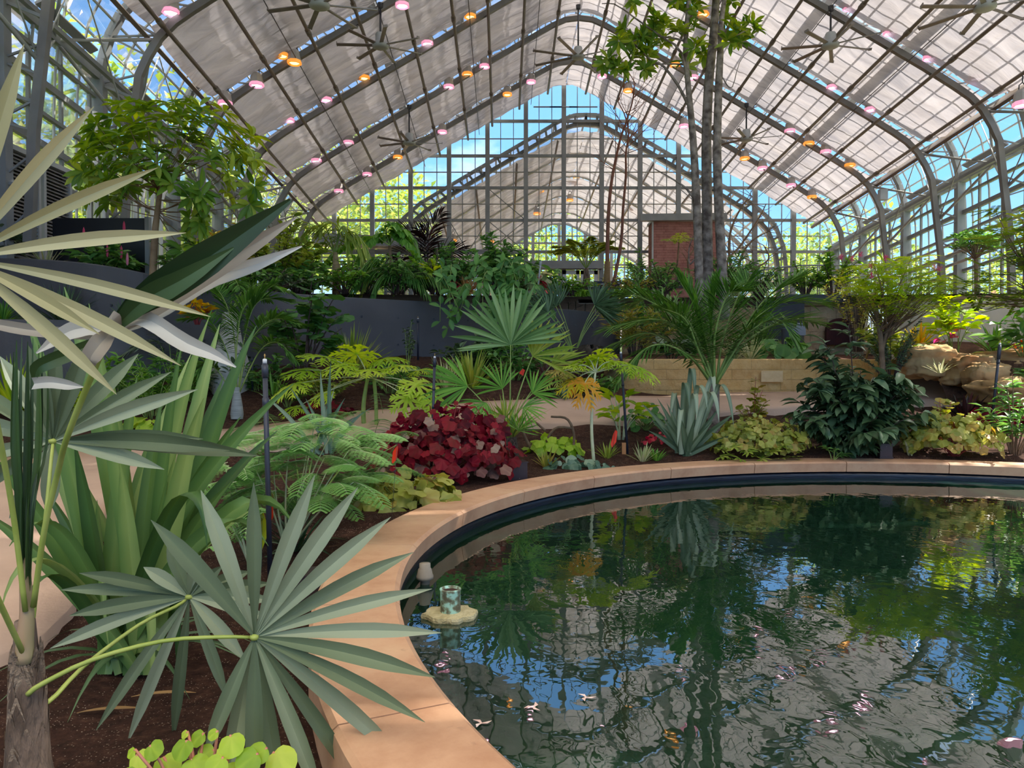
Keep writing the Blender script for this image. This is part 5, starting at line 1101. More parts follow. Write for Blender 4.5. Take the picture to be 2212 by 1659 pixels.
frs = [([(1545, 835), (1575, 760), (1630, 690), (1700, 650), (1785, 655)], .66, 0, .4), ([(1543, 835), (1520, 770), (1460, 705), (1400, 690), (1300, 712)], .60, 0, .5), ([(1540, 835), (1500, 740), (1450, 680), (1380, 640), (1345, 640)], .55, .5, .2), ([(1542, 830), (1525, 740), (1500, 660), (1470, 610)], .6, .3, .0), ([(1548, 830), (1560, 740), (1590, 650), (1620, 600)], .62, .5, .0), ([(1546, 830), (1585, 760), (1620, 715), (1680, 690), (1720, 740)], .5, -.5, .5), ([(1540, 830), (1500, 780), (1440, 745), (1385, 760), (1330, 830)], .5, -.6, .7), ([(1544, 830), (1535, 740), (1540, 660), (1550, 615)], .55, 0, .0), ([(1548, 830), (1600, 720), (1660, 640), (1740, 590)], .6, .7, .2), ([(1538, 830), (1480, 760), (1400, 720), (1310, 750)], .5, .5, .6), ([(1540, 830), (1490, 700), (1420, 640), (1360, 660)], .55, .8, .3), ([(1546, 830), (1610, 740), (1700, 690), (1770, 700)], .55, .9, .4), ([(1543, 830), (1545, 720), (1570, 640), (1600, 630)], .5, -.5, .1), ([(1541, 832), (1510, 760), (1480, 690), (1430, 665)], .5, -.6, .2)]
for pts, ll, od, dr in frs:
    n_ = len(pts); mb = MB(); st = MB(); frond(mb, st, [at(x, y, D + od * i / (n_ - 1)) for i, (x, y) in enumerate(pts)], ll * 1.12, 60, .025, dr, 1.15, .22, .35, rr=.022)
    o = P.part(mb, 'frond', LM['palm']); P.part(st, 'frond_stalk', M['stem'], parent=o)
def Bz(px, py): return hit(px, py)
P = Plant('begonia', Bz(1640, 985), 'yellow-green begonia mound between agave and the dark shrub', 'plant'); mound(P, .62, .50, 420, .105, LM['olive'], M['stem'], tmpl=MAPLE, asp=.6)
P = Plant('begonia', Bz(1625, 940), 'tall olive begonia with rusty stalks behind the yellow-green mound', 'plant'); bush(P, .95, .3, 9, 90, .13, .12, LM['olive'], M['stem_red'], ROUND, .5)
P = Plant('begonia', Bz(1652, 1000), 'low yellow starry-leaved begonia at the edge of the pond rim', 'plant')
mb = MB()
for i in range(26):
    c = P.base + np.array([rnd(-.6, .45), rnd(-.1, .15), rnd(.05, .22)]); auto_fan(mb, c, (rnd(-1, 1), -.6, .1), .13, 7, 4.2, np.array([0, -.5, 1]), w=.035, fold=.3)
P.part(mb, 'foliage', LM['palm_y'])
b = Bz(1850, 980); P = Plant('dark_shrub', b, 'big dark blue-green shrub with drooping pointed leaves, above the pond rim', 'shrub')
bush(P, .95, .98, 24, 640, .28, .105, LM['dark'], M['stem_dark'], LEAF_L, .75, low=.05, sr=.010, foliage='lower_foliage'); bush(P, 1.78, .85, 36, 1250, .28, .105, LM['dark'], M['stem_dark'], LEAF_L, .75, low=.08, sr=.012)
P = Plant('begonia', Bz(2060, 985), 'begonia thicket with pale and reddish leaves, beside the dark shrub', 'plant'); mound(P, .62, .56, 380, .12, LM['olive'], M['stem_red'], tmpl=MAPLE, asp=.6)
P = Plant('begonia', Bz(2035, 960), 'tall pale begonia stalks rising behind the thicket', 'plant'); bush(P, .8, .35, 8, 60, .15, .13, LM['olive'], M['stem_red'], ROUND, .6)
P = Plant('begonia', Bz(2168, 920), 'velvety red begonia by the black pipe and the lit boulder', 'plant'); mound(P, .42, .28, 110, .15, LM['red'], M['stem_red'], tmpl=ROUND, asp=.6)
P = Plant('bromeliad', Bz(2085, 905), 'dark spiky bromeliad in front of the boulders', 'plant'); swords(P, 22, .5, .07, LM['maroon'], .2, 1.2, .1)
P = Plant('seedling', Bz(2190, 985), 'thin young tree with narrow leaves at the picture edge by the rim', 'tree'); bush(P, 1.15, .5, 12, 220, .2, .06, LM['mid'], M['bark_brown'], LANCE, .5, sr=.012)
P = Plant('sansevieria', Bz(1966, 985), 'small yellow edged sword leaf at the rim beside the square lamp post', 'plant'); swords(P, 5, .22, .05, LM['varieg'], .02, .3, 0)
P = Plant('seedling', Bz(1800, 995), 'tiny trailing green sprig on soil before the dark shrub', 'plant'); bush(P, .22, .2, 4, 22, .12, .05, LM['mid'], M['stem'], LANCE, .2)
for x, y, lab, m in ((1312, 990, 'small bright striped bromeliad with a red flag at its side', 'palm_y'), (1388, 998, 'small reddish striped bromeliad nearest the rim, closest to the grey pipe foot', 'varieg'), (1418, 996, 'tiny green tuft beside the reddish striped bromeliad', 'green'), (1180, 1010, 'low brown-tinged bromeliad between the hairy trunk and papaya', 'olive')):
    P = Plant('bromeliad', Bz(x, y), lab, 'plant'); swords(P, 20, .26 if m != 'green' else .18, .03, LM[m], .1, 1.1, .15)
P = Plant('heliconia', Bz(1340, 950), 'broad-leaved lime green ginger behind the slim papaya trunk', 'plant'); bush(P, .8, .35, 12, 46, .34, .13, LM['lime'], M['stem_pale'], LEAF, .3, low=.5, sr=.01)
P = Plant('begonia', Bz(1195, 985), 'curly yellow-green rhizome begonia with thick bent brown stems', 'plant'); mound(P, .32, .3, 70, .14, LM['lime'], None, tmpl=MAPLE, asp=.7)
mb = MB()
for q in ([(1150, 975), (1130, 930), (1150, 910), (1178, 930)], [(1235, 985), (1240, 940), (1225, 905), (1190, 900)], [(1200, 990), (1180, 960), (1200, 925), (1240, 925)]): mb.tube(curve([at(x, y, P.base[1]) for x, y in q], 12), [.02, .014], 8)
P.part(mb, 'rhizome', M['bark_brown'])
P = Plant('begonia', Bz(1250, 1010), 'low silver-green begonia leaves trailing on soil at the papaya foot', 'plant'); mound(P, .45, .1, 46, .13, LM['blue'], None, tmpl=ROUND, asp=.35)
P = Plant('begonia', Bz(1430, 960), 'small red wax begonia on the soil, agave leaves over it', 'plant'); mound(P, .28, .14, 60, .07, LM['redfl'], None, asp=.5)
P = Plant('begonia', Bz(1545, 965), 'white veined dark begonia on the soil at the agave foot', 'plant'); mound(P, .3, .16, 46, .1, LM['blue'], None, asp=.5)
P = Plant('begonia', Bz(1395, 930), 'green round begonia leaves behind the agave', 'plant'); mound(P, .3, .35, 50, .12, LM['mid'], M['stem'], asp=.5)
# ================================================================== tall three-trunk tree
D = 16.4; b = at(1535, 668, D); P = Plant('tall_tree', b, 'tall tree with three slender grey mottled trunks rising to the roof', 'tree')
tks = [([(1512, 690), (1509, 560), (1504, 420), (1497, 300), (1488, 200), (1481, 110), (1484, 50), (1490, -30)], [.10, .092, .085, .075, .062, .055, .05, .04], 0), ([(1530, 700), (1528, 560), (1527, 420), (1526, 300), (1531, 180), (1541, 80), (1546, 10), (1550, -80)], [.125, .118, .11, .105, .10, .09, .08, .07], .25), ([(1566, 690), (1560, 590), (1553, 450), (1549, 330), (1552, 200), (1556, 110), (1558, 50), (1572, -50)], [.115, .105, .098, .09, .08, .068, .055, .04], -.1)]
for pts, rr, dd in tks:
    mb = MB(); mb.tube(curve([at(x, y, D + dd) for x, y in pts], 26), rr, 14, var=.5); P.part(mb, 'trunk', M['bark'])
lf = MB(); st = MB()
W_ = [(1330, 85), (1352, 70), (1366, 92), (1392, 75), (1412, 62), (1425, 88), (1345, 105), (1380, 100), (1310, 132), (1330, 140), (1352, 148), (1368, 128), (1396, 118), (1415, 38), (1440, 52), (1470, 62), (1496, 60), (1500, 96), (1480, 18), (1466, 8), (1500, 12), (1510, 30), (1585, 66), (1600, 74), (1618, 58), (1626, 70), (1575, 88), (1606, 92), (1560, 35), (1512, 118), (1372, 2), (1405, 105), (1590, 5), (1540, 0), (1475, 140), (1395, 150)]
def seg(a, b, r0, r1): st.tube(curve([at(x, y, D + o) for x, y, o in (a if isinstance(a, list) else [a, b])], 12), np.linspace(r0, r1, 12), 7, var=.5)
seg([(1486, 225, 0), (1462, 180, .1), (1430, 140, .1), (1405, 130, .1), (1370, 95, 0), (1340, 90, 0)], None, .035, .012)
seg([(1484, 90, 0), (1450, 82, .1), (1400, 78, .1), (1360, 92, 0), (1325, 92, 0)], None, .025, .01)
seg([(1486, 180, 0), (1470, 110, -.1), (1430, 80, -.2), (1380, 45, -.2), (1330, 10, -.2), (1300, 8, -.2)], None, .03, .008)
seg([(1480, 140, 0), (1440, 138, .1), (1390, 140, .2), (1350, 135, .2), (1315, 132, .2)], None, .02, .008)
seg([(1500, 430, 0), (1480, 405, .1), (1450, 385, .1), (1415, 365, .1)], None, .03, .01)
seg([(1556, 100, -.1), (1575, 85, -.2), (1600, 72, -.2), (1622, 60, -.2)], None, .02, .008)
seg([(1556, 160, -.1), (1580, 190, -.2), (1600, 130, -.3), (1640, 90, -.3)], None, .014, .004)
seg([(1500, 560, 0), (1490, 570, .1), (1488, 540, .1), (1497, 510, .1)], None, .02, .01)
for (x, y) in W_:
    c = at(x, y, D + rnd(-.7, .7)); 
    for _ in range(2): whorl(lf, c + unit() * .08, (rnd(-.5, .5), rnd(-.6, .4), rnd(-.1, .9)), 9, .34, .10, LEAF, 1.15, .15)
P.part(st, 'branch', M['bark']); P.part(lf, 'foliage', LM['treeleaf'])
# slender red-stemmed bare saplings
D = 20.5; b = at(1312, 662, D); P = Plant('bare_tree', b, 'thin red-brown bare tree, two long forked stems before the gable', 'tree'); st = MB()
for pts, r0 in (([(1312, 650), (1312, 560), (1314, 470), (1320, 400), (1330, 345), (1340, 300), (1352, 265), (1366, 220), (1372, 180)], .06), ([(1316, 648), (1330, 590), (1342, 520), (1346, 450), (1352, 380), (1352, 330), (1358, 290), (1350, 250), (1335, 220)], .05)):
    c = curve([at(x, y, D) for x, y in pts], 30); mb = MB(); mb.tube(c, np.linspace(r0, .012, 30), 8, var=.5); P.part(mb, 'trunk', M['bark_red'])
    for i in range(16): 
        q = c[rnd(0, 1) > .5 and random.randint(18, 29) or random.randint(12, 29)]; e = q + np.array([rnd(-1, 1), rnd(-.3, .3), rnd(.2, 1.3)]) * .9; branch_to(st, q, e, .012, .003, .05)
        for _ in range(2): branch_to(st, (q + e) / 2, e + unit() * .4, .006, .002, 0)
P.part(st, 'branch', M['bark_red'])
mb = MB(); mb.tube(curve([at(1312, 640, D), at(1311, 600, D), at(1312, 565, D)], 8), [.09, .085, .075], 12); P.part(mb, 'rope_wrap', solid('coir wrap', '#9a7a54', '#80633f', 1, 40, bump=.8, bscale=60))
D = 24; P = Plant('bare_tree', at(1585, 640, D), 'leafless tangled grey branches behind the three trunks, by the tower', 'tree'); st = MB()
for s_ in (([(1590, 640), (1600, 560), (1625, 520), (1660, 500)]), ([(1590, 640), (1570, 570), (1600, 530), (1640, 470), (1655, 440)]), ([(1495, 640), (1490, 600), (1486, 560), (1498, 540), (1503, 520)]), ([(1588, 640), (1620, 590), (1660, 560), (1650, 530)]), ([(1585, 640), (1575, 520), (1600, 450), (1625, 425)])):
    c = curve([at(x, y, D) for x, y in s_], 16); st.tube(c, np.linspace(.05, .015, 16), 6)
    for i in range(12): q = c[random.randint(4, 15)]; branch_to(st, q, q + np.array([rnd(-1, 1), rnd(-.4, .4), rnd(-.3, .9)]) * .9, .012, .003, rnd(-.3, .3))
P.part(st, 'branch', M['bark_brown'])
# umbrella tree on the shaded side
D = 13.4; b = at(330, 706, D); b[2] = 2.38; P = Plant('umbrella_tree', b, 'leafy umbrella tree with a smooth brown trunk beside the black screen', 'tree')
mb = MB(); mb.tube(curve([at(x, y, D) for x, y in ((330, 715), (328, 640), (332, 560), (335, 500), (340, 460), (345, 420), (352, 380))], 20), [.07, .062, .056, .045, .035], 12, var=.5); P.part(mb, 'trunk', solid('smooth brown bark', '#7b6247', '#957b5c', .8, 5, bump=.2, bscale=20))
st = MB(); lf = MB(); fork = at(337, 455, D); fk2 = at(348, 395, D)
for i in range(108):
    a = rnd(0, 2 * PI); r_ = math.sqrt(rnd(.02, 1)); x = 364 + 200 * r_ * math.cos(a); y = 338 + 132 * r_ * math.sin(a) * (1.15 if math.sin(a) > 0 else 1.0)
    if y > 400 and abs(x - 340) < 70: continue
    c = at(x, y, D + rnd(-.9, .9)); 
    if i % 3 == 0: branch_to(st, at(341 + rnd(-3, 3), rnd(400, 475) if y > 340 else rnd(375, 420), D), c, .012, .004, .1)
    out = nrm(c - at(355, 420, D)); whorl(lf, c, out + np.array([0, 0, .5]), 9, .38, .10, LEAF, 1.3, .35, var=np.clip(rng.normal(.35 + .5 * (x > 470), .18, 9), 0, 1))  # lit side of the crown put into a paler leaf tone
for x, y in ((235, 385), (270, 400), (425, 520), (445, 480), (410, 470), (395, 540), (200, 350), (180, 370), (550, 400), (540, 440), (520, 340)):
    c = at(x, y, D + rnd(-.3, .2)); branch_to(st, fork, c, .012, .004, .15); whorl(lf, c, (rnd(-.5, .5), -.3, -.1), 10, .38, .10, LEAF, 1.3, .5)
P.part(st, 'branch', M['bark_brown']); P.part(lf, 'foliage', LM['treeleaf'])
# ------------------------------------------------------------------ shaded side bed and planter
def TB(px, py, D, z=None): 
    q = at(px, py, D)
    if z is not None: q[2] = z
    return q
P = Plant('yucca', TB(135, 700, 13.3, 2.38), 'spiky green yucca on the low planter wall under the fan leaf', 'yucca'); swords(P, 90, .85, .032, LM['dark'], .1, 1.35, .25)
P = Plant('grass_tuft', TB(275, 705, 13.3, 2.38), 'soft green ferny tuft on the planter wall beside the yucca', 'grass tuft'); swords(P, 120, .5, .012, LM['green'], .1, 1.3, .7)
P = Plant('grass_tuft', TB(5, 700, 13.3, 2.38), 'light green low tuft on the planter wall, cut by the picture edge', 'grass tuft'); swords(P, 90, .5, .03, LM['green'], .1, 1.3, .7)
P = Plant('rubber_plant', TB(15, 545, 14.7, 3.6), 'dark leaved plant above the concrete wall cut by the picture edge', 'plant'); bush(P, 1.0, .7, 12, 90, .34, .12, LM['dark'], M['stem_dark'], LEAF, .4)
P = Plant('ti_plant', TB(100, 560, 14.6, 3.5), 'grey striped narrow leaves arching before the louvre cabinets', 'plant'); swords(P, 30, .7, .03, LM['varieg'], .2, 1.3, .5)
P = Plant('ginger', TB(235, 580, 14.4, 3.25), 'ginger with pink torch flowers against the black screen', 'plant'); bush(P, 1.0, .75, 20, 200, .30, .12, LM['mid'], M['stem'], LEAF, .4, low=.3)
mb = MB()
for x, y in ((181, 505), (170, 520), (268, 492), (232, 542), (275, 560), (262, 545)):
    q = at(x, y, 14.0); mb = MB(); mb.lathe([(0, -.12), (.02, -.09), (.026, 0), (.018, .08), (0, .13)], c=q, n=8); P.part(mb, 'flower_spike', LM['pinkfl'])
P = Plant('croton', TB(425, 700, 13.2, 2.38), 'yellow and orange croton glowing in a sun patch', 'plant'); bush(P, .6, .36, 12, 70, .2, .11, LM['yellow'], M['stem_red'], LEAF, .2); bush(P, .4, .3, 8, 34, .14, .08, LM['orange'], None, LEAF, .2, foliage='orange_leaf')
P = Plant('tall_fern', hit(330, 905), 'light green fern-like shrub behind the strap leaves', 'fern'); bush(P, 1.2, .9, 26, 700, .14, .03, LM['green'], M['stem'], LANCE, .3, low=.2)
P = Plant('lady_palm', hit(372, 840), 'grey-green feathery palm fronds in shade by the planter wall', 'palm')
for i in range(5):
    mb = MB(); st = MB(); a = -.9 + i * .45; b = P.base; c1 = b + np.array([math.sin(a) * .4, -.1, .8]); c2 = b + np.array([math.sin(a) * 1.1, -.3, 1.0 - abs(a) * .5]); frond(mb, st, [b, c1, c2], .42, 26, .025, .5, .9, .35, .2); o = P.part(mb, 'frond', LM['fan']); P.part(st, 'frond_stalk', M['stem'], parent=o)
P = Plant('begonia', hit(315, 930), 'small lime begonia on the dark soil by the path on the shaded side', 'plant'); mound(P, .28, .2, 26, .18, LM['lime'], None, asp=.6)
P = Plant('shade_shrub', hit(255, 880), 'bushy green undergrowth behind the fan leaf blades', 'shrub'); bush(P, 1.0, .9, 24, 420, .2, .06, LM['green'], M['stem'], LANCE, .4)
P = Plant('broad_grass', hit(30, 900), 'bright striped grass clump in sun, cut by the picture edge', 'plant'); swords(P, 70, 1.0, .05, LM['lime'], .1, 1.1, .5)
P = Plant('broad_grass', hit(190, 885), 'bright green arching grass lit behind the closed spear leaves', 'plant'); swords(P, 60, .8, .035, LM['green'], .2, 1.2, .5)
# bottle palms
b = hit(512, 905); P = Plant('bottle_palm', b, 'bottle palm with a swollen white trunk and dark arching fronds', 'palm'); D = b[1]
mb = MB(); mb.lathe([(.09, 0), (.10, .08), (.085, .22), (.06, .38), (.05, .5)], c=b, n=16, var=.5); P.part(mb, 'trunk', solid('white grey palm bark', '#a9ada6', '#8f948e', .8, 10, bump=.3, bscale=20, stretch=(.4, .4, 4)))
for i, (pts) in enumerate(([(510, 850), (512, 740), (530, 660), (600, 610)], [(508, 850), (490, 760), (450, 690), (400, 690)], [(514, 850), (540, 740), (590, 690), (640, 700)], [(512, 850), (505, 720), (480, 640), (440, 610)], [(516, 850), (560, 760), (600, 740), (640, 780)], [(506, 860), (470, 800), (440, 790), (420, 850)], [(514, 850), (530, 720), (560, 650), (625, 650)])):
    mb = MB(); st = MB(); dd = [0, .3, -.2, .5, -.4, -.4, .2][i]; frond(mb, st, [at(x, y, D + dd * k / 3) for k, (x, y) in enumerate(pts)], .46, 66, .028, .3, 1.0, .32, .4, rr=.013); o = P.part(mb, 'frond', LM['palm']); P.part(st, 'frond_stalk', M['stem'], parent=o)
b = at(498, 800, 13.3); b[2] = g(b[0], b[1]); mb = MB(); mb.lathe([(.30, -.1), (.34, .2), (.32, .5), (.2, .9), (.14, 1.25), (.13, 1.4)], c=b, n=20, var=.5)
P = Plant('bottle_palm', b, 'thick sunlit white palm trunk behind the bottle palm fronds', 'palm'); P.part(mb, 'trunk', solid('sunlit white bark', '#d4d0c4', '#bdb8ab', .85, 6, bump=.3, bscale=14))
for i in range(5):
    mb = MB(); st = MB(); a = i * 1.3; frond(mb, st, [b + (0, 0, 1.4), b + (math.cos(a) * .5, math.sin(a) * .5, 1.9), b + (math.cos(a) * 1.2, math.sin(a) * 1.2, 1.7)], .4, 40, .03, .4, .9, .2, .3); o = P.part(mb, 'frond', LM['palm']); P.part(st, 'frond_stalk', M['stem'], parent=o)
# mid bed against the concrete wall
P = Plant('yucca', hit(760, 815), 'variegated yucca with pale edged leaves against the concrete wall', 'yucca'); swords(P, 60, 1.05, .05, LM['palm_y'], .1, 1.2, .2); swords(P, 14, .95, .03, LM['varieg'], .3, 1.3, .2, name='pale_leaf')
P = Plant('castor_shrub', hit(655, 822), 'tall shrub with big round dark leaves on thin stems against the concrete wall', 'shrub'); bush(P, 2.5, .85, 12, 110, .34, .33, LM['mid'], M['stem_dark'], ROUND, .8, low=.45, sr=.02, upright=.2)
P = Plant('vine', hit(880, 806), 'thin climbing vine on a dark pipe before the concrete wall', 'vine'); bush(P, 1.2, .6, 6, 120, .10, .05, LM['dark'], M['stem'], LANCE, .6)
P = Plant('cascading_vine', at(1020, 655, 16.3), 'green leafy vine hanging over the concrete wall top', 'vine')
lf = MB(); st = MB()
for i in range(26):
    x0 = rnd(950, 1150); p0 = at(x0, rnd(560, 640), 16.4 + rnd(-.3, .3)); p2 = p0 + np.array([rnd(-.6, .6), -.5, -rnd(.4, 1.6)]); pa = bez(p0, p0 + np.array([0, -.5, .1]), p2, 9); st.tube(pa, .008, 4); m_ = 16; idx = rng.integers(0, 9, m_); d = rng.normal(0, .6, (m_, 3)) + np.array([0, -.3, -.5]); lf.leaves(LEAF, frames(d, (0, -.6, .6), rng.uniform(.18, .34, m_), .12), pa[idx])
P.part(st, 'stem', M['stem']); P.part(lf, 'foliage', LM['mid'])
P = Plant('palm_seedling', hit(1240, 800), 'dark green fan palm seedling before the lighter end of the concrete wall', 'palm')
for i in range(9):
    mb = MB(); a = rnd(-1.3, 1.3); h_ = P.base + np.array([math.sin(a) * .6, rnd(-.3, .3), .9 + .5 * math.cos(a)]); auto_fan(mb, h_, (math.sin(a), -.2, .5), .6, 18, 2.6, np.array([0, -1, .4]), w=.032); o = P.part(mb, 'fan_leaf', LM['dark']); st = MB(); st.tube(bez(P.base, P.base + (0, 0, .6), h_, 6), .008, 5); P.part(st, 'petiole', M['stem'], parent=o)
mb = MB(); c = at(1275, 765, 15.0); G = np.zeros((10, 24, 3))
for i in range(10):
    for j in range(24):
        a = 2 * PI * j / 24; t = i / 9; r_ = .62 * t + .05 * math.sin(5 * a + t * 4); G[i, j] = c + np.array([r_ * math.cos(a), r_ * math.sin(a) * .7, .30 * (1 - t * t) + .05 * math.sin(7 * a + 9 * t) - .15])
mb.grid(G, var=.5, closed=True); tag(mb.build('plastic_sheet', solid('black plastic', '#0d0d10', None, .3), None), 'crumpled black plastic sheet on the bed below the wall end', 'plastic sheet')
for x, y, lab, m, n_, H, R, l_, w_, tm in ((1190, 850, 'dark red cordyline leaves behind the centre fan palm', 'maroon', 40, .6, .5, .3, .05, 'sw'), (1255, 850, 'maroon striped bromeliads behind the slim papaya', 'maroon', 40, .7, .5, .3, .05, 'sw'), (1220, 868, 'pale blue-green bromeliad at the far path edge', 'blue', 16, .4, .4, .4, .05, 'sw'), (700, 870, 'olive undergrowth behind the papaya pair', 'palm_y', 300, .7, .8, .16, .05, 'b'), (845, 850, 'green undergrowth before the yucca by the concrete wall', 'mid', 260, .6, .8, .2, .06, 'b'), (965, 850, 'pale green flax clump behind the crimson begonia', 'varieg', 40, .7, .5, .6, .04, 'sw'), (1020, 840, 'green flax clump behind the centre fan palm', 'palm_y', 60, .7, .5, .8, .05, 'sw'), (930, 760, 'low green shrub at the foot of the concrete wall', 'mid', 260, .9, .6, .16, .07, 'b'), (620, 880, 'small bright shrub beside the bottle palm on the brown soil', 'green', 160, .5, .4, .12, .05, 'b'), (700, 905, 'small red begonia at the path edge behind the lily blades', 'red', 60, .3, .4, .12, .05, 'm'), (590, 860, 'upright green shoots on the brown soil behind the tall grey pipe', 'green', 20, .5, .3, .5, .03, 'sw')):
    P = Plant({'sw': 'bromeliad', 'b': 'low_shrub', 'm': 'begonia'}[tm], hit(x, y), lab, 'plant')
    if tm == 'sw': swords(P, n_, max(l_, H), w_, LM[m], .1, 1.2, .3)
    elif tm == 'b': bush(P, H, R, 16, n_, l_, w_, LM[m], M['stem'], LEAF, .4)
    else: mound(P, R, H, n_, l_, LM[m], None)
# ------------------------------------------------------------------ terrace above the concrete wall
def tz(y): return 3.05 + .95 * min(1, max(0, (y - 14) / 12))
def TP(px, D): q = at(px, 600, D); q[2] = tz(D); return q
D = 17.5; P = Plant('feather_palm', TP(722, D), 'pale green drooping feather palm with a ringed trunk on the terrace', 'palm'); b = P.base
mb = MB(); mb.tube([at(727, 640, D), at(727, 580, D), at(724, 545, D)], [.10, .085, .05], 12, var=.5); P.part(mb, 'trunk', solid('ringed tan trunk', '#b39a72', '#8f7a58', .9, 8, bump=.3, bscale=10, stretch=(.3, .3, 3)))
for i, pts in enumerate(([(724, 545), (740, 500), (780, 540), (790, 620)], [(724, 545), (700, 490), (660, 500), (640, 560)], [(724, 545), (735, 495), (750, 500), (760, 600)], [(722, 545), (690, 500), (650, 480), (600, 520)], [(724, 545), (730, 490), (700, 480), (690, 500)], [(724, 545), (760, 500), (800, 560), (775, 650)])):
    mb = MB(); st = MB(); frond(mb, st, [at(x, y, D - .1 * k) for k, (x, y) in enumerate(pts)], .55, 34, .035, .9, .8, .1, .1, rr=.02); o = P.part(mb, 'frond', LM['palm_y']); P.part(st, 'frond_stalk', M['stem'], parent=o)
D = 17.2; P = Plant('feather_palm', TP(850, D), 'green drooping palm whose fronds hang over the concrete wall', 'palm')
for i, pts in enumerate(([(850, 640), (860, 560), (890, 590), (930, 640)], [(850, 640), (830, 580), (780, 600), (740, 660)], [(850, 640), (845, 560), (800, 560), (770, 600)], [(850, 640), (870, 600), (920, 590), (960, 620)], [(850, 640), (850, 590), (820, 600), (800, 640)])):
    mb = MB(); st = MB(); frond(mb, st, [at(x, y, D - .15 * k) for k, (x, y) in enumerate(pts)], .6, 36, .03, 1.1, .8, .15, .0, rr=.016); o = P.part(mb, 'frond', LM['palm']); P.part(st, 'frond_stalk', M['stem'], parent=o)
D = 18.5; P = Plant('pinnate_tree', TP(850, D), 'small tree with arching rows of broad lime leaflets on the terrace', 'tree')
mb = MB(); mb.tube([TP(850, D), at(845, 570, D), at(842, 530, D)], [.06, .05, .03], 8); P.part(mb, 'trunk', M['bark_brown'])
for i, pts in enumerate(([(842, 530), (850, 500), (880, 520), (910, 560)], [(842, 530), (820, 505), (790, 530), (770, 570)], [(842, 530), (870, 495), (895, 530), (900, 575)], [(842, 530), (835, 500), (850, 480), (870, 505)], [(842, 530), (800, 510), (740, 530), (700, 570)])):
    mb = MB(); st = MB(); frond(mb, st, [at(x, y, D + rnd(-.2, .2)) for x, y in pts], .36, 24, .12, .6, 1.1, .15, 0, tmpl=LEAF, rr=.015); o = P.part(mb, 'frond', LM['green']); P.part(st, 'frond_stalk', M['stem'], parent=o)
D = 19.5; P = Plant('dark_palm', TP(925, D), 'blackish red-edged feather palm sticking up before the gable glass', 'palm')
for i, pts in enumerate(([(925, 610), (915, 540), (895, 510), (860, 490)], [(925, 610), (925, 540), (930, 500), (955, 460)], [(925, 610), (905, 560), (880, 550), (850, 560)], [(928, 610), (945, 560), (970, 545), (1000, 540)], [(926, 610), (922, 545), (925, 520), (905, 495)])):
    mb = MB(); st = MB(); frond(mb, st, [at(x, y, D) for x, y in pts], .62, 22, .08, .15, .8, .25, .1, rr=.02, up=(0, -1, .2)); o = P.part(mb, 'frond', LM['maroon']); P.part(st, 'frond_stalk', M['stem_dark'], parent=o)
terr = [(445, 13.6, 1.1, .9, 'mid', 420, .16, .07, 'dense low dark shrub along the wall top, below the umbrella tree'), (500, 14.5, .6, .9, 'mid', 360, .18, .08, 'low dark leafy shrub on the wall top behind the pale fan blades'), (590, 15.3, .55, .7, 'dark', 260, .16, .08, 'low dark creeper on the wall top before the castor shrub'), (600, 16.8, 2.0, 1.1, 'palm_y', 700, .24, .11, 'tall yellow-green tree with drooping leaves by the shaded glass'), (500, 17.5, 1.9, 1.0, 'olive', 600, .22, .09, 'loose yellow-green shrub near the white wall pipes'), (665, 18.5, 1.7, .8, 'green', 500, .22, .10, 'leafy green shrub between the yellow-green tree and the ringed trunk palm'), (790, 19, 1.0, .9, 'mid', 400, .22, .07, 'dark terrace shrub in the shade of the drooping palms'), (905, 17.6, 1.1, .8, 'green', 420, .2, .09, 'bright green terrace shrub right of the drooping palm'), (985, 17.8, 1.3, .9, 'mid', 600, .2, .09, 'mid green terrace bush behind the hanging vine'), (1075, 18.6, 1.6, 1.0, 'mid', 1000, .22, .08, 'large dense dark bush on the terrace before the gable glass'), (1130, 19.2, 1.2, .8, 'mid', 500, .2, .07, 'airy green bush on the terrace between dense bush and glass door'), (935, 17.2, 1.0, .3, 'lime', 70, .26, .11, 'thin lime-leaved sapling in front of the dense dark bush'), (950, 19.6, 1.6, .6, 'mid', 480, .14, .05, 'fine-leaved green tree under the blackish palm'), (1185, 19.3, .8, .35, 'mid', 30, .42, .16, 'upright plant with a few big paddle leaves by the glass door'), (1390, 22.5, 1.5, .9, 'mid', 600, .2, .05, 'dark ferny shrub before the red stone tower'), (1350, 20.5, .8, .9, 'olive', 360, .16, .06, 'yellowish low shrub at the end of the concrete wall'), (1430, 20.8, 1.2, .9, 'mid', 520, .18, .06, 'green low shrub at the foot of the red stone tower'), (1640, 21.5, 1.1, .9, 'mid', 420, .18, .07, 'terrace shrub behind the three trunks near the black cabinet'), (1800, 21, 1.5, .9, 'green', 560, .2, .08, 'green shrub on the terrace in front of the long handrail'), (1740, 21.5, 1.2, .7, 'green', 360, .2, .07, 'small green shrub beside the counter on the terrace')]
for px, D, H, R, m, n_, l_, w_, lab in terr:
    P = Plant('terrace_tree' if H > 1.65 else 'terrace_shrub', TP(px, D), lab, 'tree' if H > 1.65 else 'shrub')
    bush(P, H, R, 22, n_, l_, w_, LM[m], M['stem_dark'], LEAF if w_ > .07 else LANCE, .45, low=.25, sr=.02)
P = Plant('spider_lily', TP(1285, 20), 'row of low glossy dark green strap plants beside the fern pot', 'plant')
mb = MB()
for i in range(260):
    q = TP(rnd(1215, 1340), rnd(19.6, 20.6)); a = rnd(0, 6.3); h_ = np.array([math.cos(a), math.sin(a), 0]); mb.blade(bez(q, q + h_ * .12 + np.array([0, 0, .26]), q + h_ * .34 + np.array([0, 0, .10]), 5), (.03, .05, .04, .003), np.cross(h_, (0, 0, 1)), .3)
